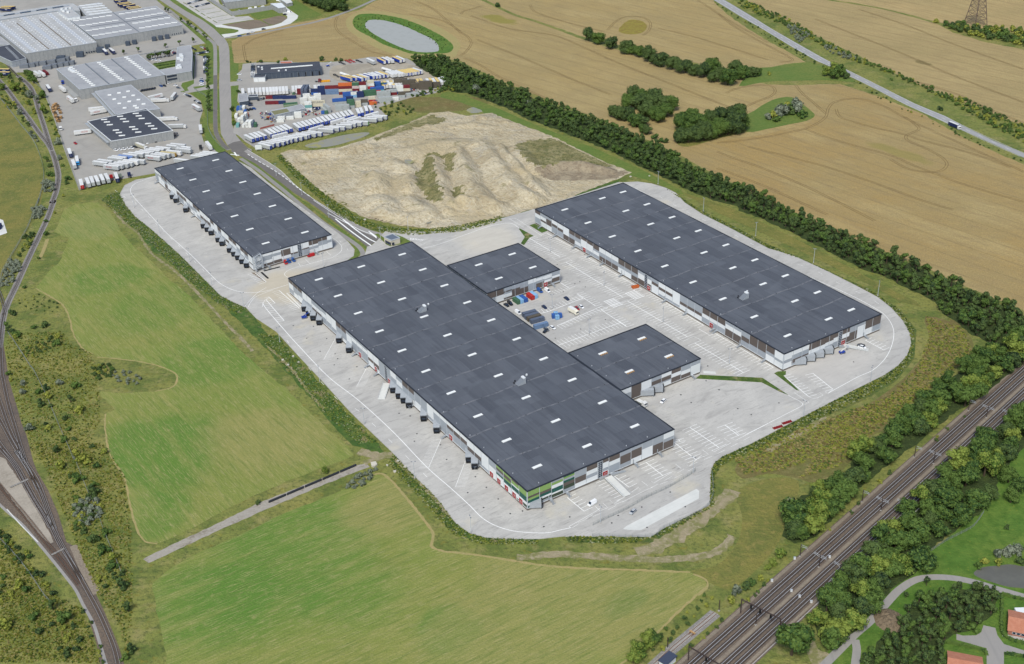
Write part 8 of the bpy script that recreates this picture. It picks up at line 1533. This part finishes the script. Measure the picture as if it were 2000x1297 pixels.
def cont_mesh(c,L_):
    if (c,L_) in _cm: return _cm[(c,L_)]
    m=nmat("container_%s" % CNM[c].replace(' ','_'),CC[c],[dict(s=.5,c=tuple(int(v*.75) for v in CC[c]),lo=.55,hi=.7,k=.6)],rough=.6) if c not in _cm else _cm[c];_cm[c]=m
    b=MB();b.box(0,L_,0,2.44,.02,2.58,m);n=int(L_/1.2)
    for i in range(n): x=.3+i*(L_-.6)/n;b.box(x,x+.5,-.05,2.49,.25,2.4,m,'bt');
    for i in range(n): x=.3+i*(L_-.6)/n;b.box(x,x+.5,.15,2.3,2.58,2.63,m,'b')
    for x in (0,L_-.15): b.box(x,x+.15,-.06,2.5,0,2.62,m)
    for q in (.15,1.3): b.box(-.08,0,q,q+1.0,.2,2.4,m);b.box(L_,L_+.08,q,q+1.0,.2,2.4,m)
    _cm[(c,L_)]=b.mesh('container');return _cm[(c,L_)]
def stack(view,x,y,cols,where,L_=12.2,rz=0.0,z0=.05):
    p=G(*V(view,[(x,y)])[0]);hd=math.radians(rz)
    for i,c in enumerate(cols):
        o=link('shipping_container',cont_mesh(c,L_),None,(p.x,p.y,z0+i*2.64),hd)
        lv_='' if len(cols) == 1 else (', bottom of its stack' if i == 0 else (', top of its stack' if i == len(cols)-1 else ', %s level' % nth(i)))
        tag(o,"%s shipping container %s%s" % (CNM[c],where,lv_),'container','shipping containers in the yard')
K6=6.1
for x,y,c,w,L_,rz in ((1090,712,'mm',"right of the white trailer row",K6,2),(1198,752,'ddd',"end-on in the tall grey block, left column",12.2,86),(1252,750,'ddd',"end-on in the tall grey block, right column",12.2,86),(1315,715,'bk',"right of the tall grey block",K6,1),(1430,715,'kkk',"in the navy stack right of the grey block",K6,1),(1550,710,'ssm',"in the row behind the blue-roofed cabins",12.2,1),(1770,712,'mcmo',"in the four-high stack with orange top",12.2,1),(575,782,'m',"at the left end of the dark barrack row",K6,1),(690,784,'k',"in the barrack row, middle",12.2,1),(850,784,'k',"in the barrack row, right part",12.2,1),(590,700,'g',"behind the barrack row, left",12.2,1),(700,697,'g',"behind the barrack row, middle",12.2,1),(820,694,'g',"behind the barrack row, right",12.2,1),(570,872,'m',"lying alone below the barrack row",12.2,0),(785,866,'k',"between the maroon and the green one",K6,2),(868,905,'e',"lying slanted below the barrack row",12.2,10),(875,935,'h',"just below the slanted green one",12.2,10),(1048,712,'e',"end-on beside the maroon pair",K6,80),
    (1320,955,'kcc',"in the lettered cream stack",12.2,3),(1220,975,'wtw',"left of the lettered cream stack",K6,5),(1145,865,'ww',"in the pale heap, left end",K6,20),(1195,845,'www',"in the pale heap, behind",K6,12),(1290,850,'ww',"in the pale heap, middle",K6,8),(1370,840,'www',"in the pale heap, right end",K6,8),(1640,1005,'gg',"end-on between pale heap and grey stack",12.2,118),(1590,1000,'g',"end-on low beside the grey stack",12.2,118),(755,1165,'w',"before the pale hut, left",K6,4),(770,1120,'w',"before the pale hut, behind the left one",K6,4),(915,1118,'w',"before the pale hut, middle",K6,5),(1045,1092,'ww',"before the pale hut, right",K6,5),(1480,1030,'b',"small, beside the junk pile",3.0,4),(1532,1028,'e',"small, beside the small blue one",3.0,4),
    (378,1240,'d',"end-on at the street side, dark",12.2,95),(430,1240,'e',"end-on at the street side, green",K6,95),(235,1250,'w',"end-on reefer, lowest left of the street side",K6,80),(290,1250,'ww',"end-on reefer stack by the street, lower right",K6,80),(340,1250,'ww',"end-on reefer stack by the street, rightmost",K6,80),(140,1245,'t',"end-on at the street, lowest",K6,92),(215,1170,'ww',"in the middle of the reefer block",K6,88),(265,1120,'ww',"end-on reefer, right middle of the block",K6,88),(160,1160,'w',"end-on reefer, left middle of the block",K6,92),(115,1090,'w',"end-on reefer, left upper of the block",K6,92),(165,1050,'c',"end-on in the upper block, middle",K6,92),(210,1050,'c',"end-on in the upper block, right middle",K6,92),(255,1030,'b',"end-on in the upper block, right",K6,92),(145,970,'b',"end-on at the top of the street block, left",K6,92),(188,968,'s',"end-on at the top of the street block, middle",K6,92),(235,958,'w',"end-on at the top of the street block, right",K6,92),(290,1080,'o',"end-on narrow beside the reefer block",K6,95)):
    stack(A1,x,y,c,w,L_,rz)
for x,y,c,w,L_,rz in ((325,705,'kmpe',"in the four-high stack right of the orange one",K6,1),(440,695,'kwwm',"in the second four-high stack",K6,1),(572,665,'lrwc',"in the red and light blue stack",K6,1),(678,640,'sbb',"in the steel blue stack",K6,1),(790,615,'be',"low by the blue tower",K6,1),(835,615,'bb',"in the narrow blue tower",3.0,1),(880,612,'ew',"right of the narrow blue tower",K6,1),(1000,590,'nnn',"in the first brown block",12.2,1),(1135,610,'nnn',"in the second brown block",12.2,1),(1272,620,'nn',"in the third brown block",12.2,1),(1400,632,'nnn',"in the tall brown block",12.2,0),(1535,605,'nn',"in the last brown block",12.2,0),
    (748,850,'gg',"in the front pale grey row",12.2,4),(720,755,'gg',"on the upper pale grey row",12.2,6),(960,805,'w',"in front of the maroon ones",K6,4),(935,720,'mg',"behind the front pale row",K6,4),(1065,765,'gn',"right of the front pale row",K6,3),(1045,705,'bww',"in the blue and white stack",K6,3),(1150,700,'ncm',"in the maroon-topped stack",K6,3),(460,890,'gn',"in the brown-topped front stack",K6,4),(350,915,'cc',"in the cream front stack",K6,4),(245,935,'gee',"in the green front stack",K6,4),(225,840,'ek',"behind the green front stack",K6,4),(45,978,'gg',"in the grey front stack, right column",12.2,5),(0,880,'gb',"with blue top behind the grey front stack",12.2,10),(170,770,'bb',"in the blue heap behind",12.2,10),(300,760,'lw',"light one beside the blue heap",K6,6),(395,760,'kk',"dark one beside the blue heap",K6,6),(490,740,'ee',"in the open-topped green pair",12.2,12),(620,690,'tb',"in the teal pair",12.2,12),(585,840,'rc',"rusty frames beside the brown stack",K6,6),(600,880,'o',"rusty frame on the ground",K6,6),(680,700,'r',"red one behind the pale row",K6,30),(1190,740,'g',"low grey at the scrub edge",12.2,8)):
    stack(A2,x,y,c,w,L_,rz)
for x,y,c,w,rz in ((290,470,'e',"green, leftmost in the courtyard row",-57),(330,462,'l',"light blue, second in the courtyard row",-57),(355,455,'b',"blue, third in the courtyard row",-57)): pass
for i,(x,y,c) in enumerate([(325,476,'e'),(348,469,'l'),(382,460,'b'),(438,440,'r'),(463,430,'l')]): stack(B8,x,y,c,"%s from the left in the short row against the northern wing" % nth(i),K6,122,.12)
for i,(a,c) in enumerate([((345,590),'d'),((365,610),'d'),((385,625),'n'),((410,645),'d'),((440,690),'s')]): stack(B8,*a,c,"used as site cabin, %s from the back beside the longest warehouse" % nth(i),9.0,26,.12)
stack(B8,580,600,'b',"used as blue cabin with grey roof in the car park, left",K6,8,.12);stack(B8,612,585,'l',"used as light blue cabin in the car park, right",K6,-60+90,.12) if False else stack(B8,640,605,'l',"used as light blue cabin in the car park, right",K6,100,.12)
stack(A3,735,1232,'m',"dark red, left of two by the old railway gate",12.2,124);stack(A3,800,1225,'m',"dark red, right of two by the old railway gate",12.2,124);stack(Z5,5,320,'k',"dark blue skip at the left frame edge",K6,100,.1)
def skip(view,x,y,m,label,rz=0.0,L_=4.5,name='skip'):
    p=G(*V(view,[(x,y)])[0]);b=MB();b.prism([(-L_/2+.4,-.9),(L_/2-.4,-.9),(L_/2-.4,.9),(-L_/2+.4,.9)],0,.1,m)
    for q in ([(-L_/2,-1.1,1.4),(L_/2,-1.1,1.4),(L_/2-.4,-.9,0),(-L_/2+.4,-.9,0)],[(-L_/2,1.1,1.4),(L_/2,1.1,1.4),(L_/2-.4,.9,0),(-L_/2+.4,.9,0)],[(-L_/2,-1.1,1.4),(-L_/2,1.1,1.4),(-L_/2+.4,.9,0),(-L_/2+.4,-.9,0)],[(L_/2,-1.1,1.4),(L_/2,1.1,1.4),(L_/2-.4,.9,0),(L_/2-.4,-.9,0)]): b.face(q,m)
    for s in (-1,1): b.beam((-L_/2,s*1.1,1.4),(L_/2,s*1.1,1.4),.12,.12,m)
    o=b.build(name);o.location=(p.x,p.y,.12);o.rotation_euler=(0,0,math.radians(rz));tag(o,label,'skip');return o
skip(B8,1258,345,P((184,98,50),.7),"orange skip filled with waste near the east warehouse door",20,5);skip(A1,1545,500,P((220,160,40),.6),"yellow skip on the open yard below the workshop",5,9)
def barriers(view,x,y,label):
    p=G(*V(view,[(x,y)])[0]);b=MB();
    for k in range(4): b.beam((-2.8,-.8+k*.45,.3),(2.8,-.8+k*.45,.3),.14,.4,BR)
    for k in range(5): b.beam((-2.6+k*1.3,-.9,.6),(-2.6+k*1.3,.8,.6),.25,.12,BR)
    o=b.build('barrier_stack');o.location=(p.x,p.y,.1);o.rotation_euler=(0,0,math.radians(24));tag(o,label,'barriers')
barriers(Z10,625,1243,"red stack of barriers on the yard edge, left of two");barriers(Z10,692,1208,"red stack of barriers on the yard edge, right of two")
def lift(view,x,y,label,boom=True):
    p=G(*V(view,[(x,y)])[0]);r=empty('boom_lift',(p.x,p.y,.12),.3,label,'boom lift');b=MB();b.box(-1.6,1.6,-1,1,.4,1.3,BLU);b.build('base',r)
    b=MB();b.beam((-1,0,1.3),(3.2,.5,3.4),.35,.35,BLU if not boom else WH);b.build('boom',r);b=MB();b.box(3,4,-.2,1.2,3.0,4.0,M['trim']);b.build('basket',r)
    for q in ((-1,-1),(-1,1),(1,-1),(1,1)): kid(r,link('wheel',WM,None,(q[0],q[1],0)))
lift(B3,232,512,"small blue boom lift in front of the dock shelters",False);lift(BZ,1110,695,"blue and white boom lift beside the east warehouse ramp");lift(A1,1585,250,"light blue lift at the right end of the workshop")
for i,(x,y) in enumerate([(245,715),(215,735),(275,745),(200,765),(250,790),(300,800),(200,800),(215,840),(240,880),(320,850),(245,920),(275,940),(330,930),(270,980),(300,985)]):
    p=G(*V(A5,[(x,y)])[0]);b=MB()
    for k in range(5): b.box(-1.3,1.3,-1,1,k*.5,k*.5+.32,M['wood'] if (i+k) % 3 else M['bark'])
    o=b.build('pallet_stack');o.location=p;o.rotation_euler=(0,0,i*.4);tag(o,"wooden pallet stack, %s from the top beside the left fence" % nth(i),'pallets','pallet stacks by the left fence')
for i,(view,x,y) in enumerate([(A1,540,1030),(A1,600,1050),(A1,620,1110),(A1,680,1120),(A1,720,1140),(A1,560,1090),(A1,640,1020),(A1,1260,1000),(A1,1320,990),(A1,1390,960),(A1,1400,1040),(A1,1240,1040),(A2,560,850),(A2,700,850),(A2,1330,640),(A2,1480,680),(A2,1560,680),(A2,1420,700)]):
    p=G(*V(view,[(x,y)])[0]);b=MB();rr=random.Random(i);
    for k in range(9): a=Vector((rr.uniform(-3,3),rr.uniform(-2,2),rr.uniform(.2,1.6)));b.beam(a,a+Vector((rr.uniform(-2,2),rr.uniform(-2,2),rr.uniform(-.3,.8))),rr.uniform(.3,1.0),rr.uniform(.3,.9),rr.choice([WH,GRY,BLK,RED,M['metaldk'],BLU,M['wood']]))
    o=b.build('scrap_pile');o.location=p;tag(o,"mixed scrap pile, %s among the container stacks" % nth(i),'scrap pile','scrap piles in the container yard')
for i,(a,c) in enumerate([((250,165),(350,220)),((310,155),(430,215)),((150,190),(200,215)),((60,395),(130,435)),((430,160),(530,205))]):
    P_,Q_=(G(*q,.9) for q in V(A2,[a,c]));d=Q_-P_;b=MB();m=RED if i < 2 else CHA
    for s in (-.7,.7): b.beam((-6,s,.9),(6,s,.9),.25,.4,m)
    for k in range(6): b.beam((-5.5+k*2.2,-1.1,.9),(-5.5+k*2.2,1.1,.9),.2,.25,m)
    for x in (-4.5,-3.2):
        for s in (-1,1): b.cyl((x,.5),.5,s-.15,s+.15,TY,8,axis='y')
    o=b.build('flat_trailer_chassis');o.location=(P_.x,P_.y,0);o.rotation_euler=(0,0,math.atan2(d.y,d.x));tag(o,"%s empty trailer chassis, %s on the dusty yard" % ('red' if i < 2 else 'dark',nth(i)),'trailer')
for i,(a,c) in enumerate([((300,330),(470,285)),((480,1230),(740,1180))]):
    v_=TZ if i == 0 else A1;P_,Q_=(G(*q) for q in V(v_,[a,c]));d=Q_-P_;b=MB();RF=P((150,84,76),.8)
    for k in range(4): b.beam(Vector((0,k*.6,.3+.3*(k%2))),d+Vector((0,k*.6,.3+.3*(k%2))),.3,.5,RF)
    if i == 0: o=b.build('steel_frame_stack');o.location=P_;tag(o,"rusty red steel frames lying behind the group of six trailers",'steel frames')
b=MB();b.cyl((0,0),.16,0,10,M['trim'],8,.09);b.box(-.3,.3,-.3,.3,0,.5,M['kerb']);lp=b.mesh('pole');b=MB();b.beam((-.9,0,10),(.9,0,10),.12,.12,M['trim']);lar=b.mesh('arm');b=MB();b.box(-.35,.35,-.22,.22,9.9,10.1,M['metaldk']);lhd=b.mesh('lamp_head')
LP_=V(Z5,[(852,180),(1013,345),(1203,525),(1343,675),(1545,810)]) + V(Z7,[(99,810),(388,1095)]) + V(Z11,[(40,440),(375,800),(752,1170)]) + V(Z12,[(590,930),(1207,600)]) + V(Z10,[(1296,915),(812,1165),(1350,290),(885,50),(275,785)]) + V(Z9,[(262,570),(630,803),(1033,1053),(276,960),(528,1133),(1000,105),(1310,290),(1668,460)]) + V(B2,[(1300,650)]) + V(Z6,[(1160,255),(1360,405),(1570,580)]) + V(C7,[(580,265),(290,380)])
LLB=["on the west yard edge, first from the top","on the west yard edge, second from the top","on the west yard edge, third from the top","on the west yard edge, fourth from the top","on the west yard edge, fifth from the top","beside the front lane opposite the first dock group","beside the front lane opposite the hatched bays","beside the front lane opposite the steel ramp","beside the front lane opposite the paired docks","at the rounded lower left yard corner","by the green-striped corner's car bays","at the end of the wire fence by the bays","at the east corner of the yard below the last bays","on the yard edge left of the red barriers","behind the east warehouse, lowest","behind the east warehouse, second lowest","in the centre parking row, nearest the green islands","in the centre parking row, northernmost","in the centre parking row, above the crosswalk","in the centre parking row, below the crosswalk","in the bays between black and dark blue car","in the double bays above the southern wing","behind the east warehouse, uppermost","behind the east warehouse, second uppermost","behind the east warehouse, third uppermost","in the gap between west and longest warehouse","on the access road, uppermost","on the access road, middle","on the access road, lowest","on the verge below the sand pit","beside the guard house"]
for i,q in enumerate(LP_):
    r=empty('lamp_post',G(*q),R.uniform(0,3),"slim grey lamp post " + LLB[i],'lamp post','lamp posts round the yards');r.location.z=.1;kid(r,link('pole',lp));kid(r,link('arm',lar))
    for s in (-1,1): kid(r,link('lamp_head',lhd,None,(s*.9,0,0)))
A_,B_=G(*V(Z15,[(360,385)])[0]),G(*V(Z15,[(862,172)])[0])
for i in range(5):
    a,c=A_.lerp(B_,i/5+.005),A_.lerp(B_,(i+1)/5-.01);b=MB();d=c-a
    for k in range(2): b.beam(Vector((0,k*.7,.35)),Vector((d.x,d.y+k*.7,.35)),.6,.6,BLK)
    o=b.build('pipe_bundle');o.location=a;tag(o,"black plastic pipes, %s bundle from the left along the farm track" % nth(i),'pipes','black pipes along the farm track')
rr=random.Random(77)
for i,(v_,x,y,s) in enumerate([(Z15,958,172,2.2),(Z15,1095,147,1),(Z15,1135,182,1),(Z15,1075,208,1),(Z15,1035,172,.8),(Z7,195,915,1),(Z7,120,940,.9),(Z7,158,978,1.1),(Z7,235,955,.8),(C7,125,165,1.3),(C7,1160,252,1.0),(C7,1190,240,1),(Z9,812,55,1),(Z9,940,50,.9),(Z13,342,545,2.0)]):
    p=G(*V(v_,[(x,y)])[0]);b=MB();pts=[(.9*s*rr.uniform(.6,1)*math.cos(a),.9*s*rr.uniform(.6,1)*math.sin(a)) for a in np.linspace(0,5.4,7)];b.prism(pts,0,[s*rr.uniform(.4,.8) for _ in pts],P((186,182,170),.9));o=b.build('boulder');o.location=p;tag(o,"pale boulder, %s" % ["large one at the end of the farm track","beside the dirt crossing","right of the dirt crossing on the bank","left of the yard edge below the crossing","in the middle of the dirt crossing","on the green bank, upper right of four","on the green bank, upper left of four","on the green bank, lowest of four","on the green bank, rightmost of four","on the corner of the sand pit verge","below the sand pit, left of two","below the sand pit, right of two","at the north tip of the yard, left","at the north tip of the yard, right","in a heap beside the bank tree"][i],'boulder')
p=G(*V(Z2,[(342,955)])[0]);r=empty('billboard',p,.1,"white advertising board on posts beside the street junction",'sign');b=MB();b.box(-2.6,2.6,-.1,.1,1.2,5.0,M['pw']);b.build('board',r)
for s in (-2,2): b=MB();b.box(s-.1,s+.1,-.1,.1,0,1.2,M['trim']);b.build('post',r)

cu=bpy.data.curves.new('t','FONT');cu.body='HYUNDAI';cu.size=2.3;cu.align_x='CENTER';cu.align_y='CENTER';cu.materials.append(P((50,60,90)))
t_=text_mesh('lettering',cu);top_=[o for o in bpy.data.objects if o.get('label','').startswith('cream shipping container in the lettered cream stack, top')]
if top_: kid(top_[0],t_);t_.location=(6.1,-.1,1.3);t_.rotation_euler=(math.pi/2,0,0)
b=MB();b.cyl((0,0),.45,0,.04,BLK,8);dm_=b.mesh('drain_grate')
for v_,l_ in ((B4,[(378,708),(428,827),(663,968),(753,1055),(600,1098),(850,1150),(730,1220),(1048,1248),(948,1270),(40,450),(185,617),(165,678),(130,472)]),(Z12,[(385,888),(212,953),(708,878),(665,928),(865,822),(1055,722),(1155,820),(900,958),(1145,437),(1382,40),(1195,125),(1125,73),(1505,165)]),(B8,[(670,378),(805,295),(850,338),(765,312),(620,155),(845,75),(1015,605),(812,682),(605,757),(1850,985),(1632,1220)]),(Z10,[(200,970),(435,1150),(635,1065),(1175,768),(120,797),(108,905)]),(B3,[(105,598),(337,605),(260,743),(490,748),(415,893),(587,922),(617,978),(578,1050),(838,1072),(750,1212)])):
    for q in V(v_,l_): o=link('drain_grate',dm_,None,G(*q));o.location.z=.11;tag(o,"small round black drain grate in the pale concrete yard",'drain','drain grates in the concrete yard')
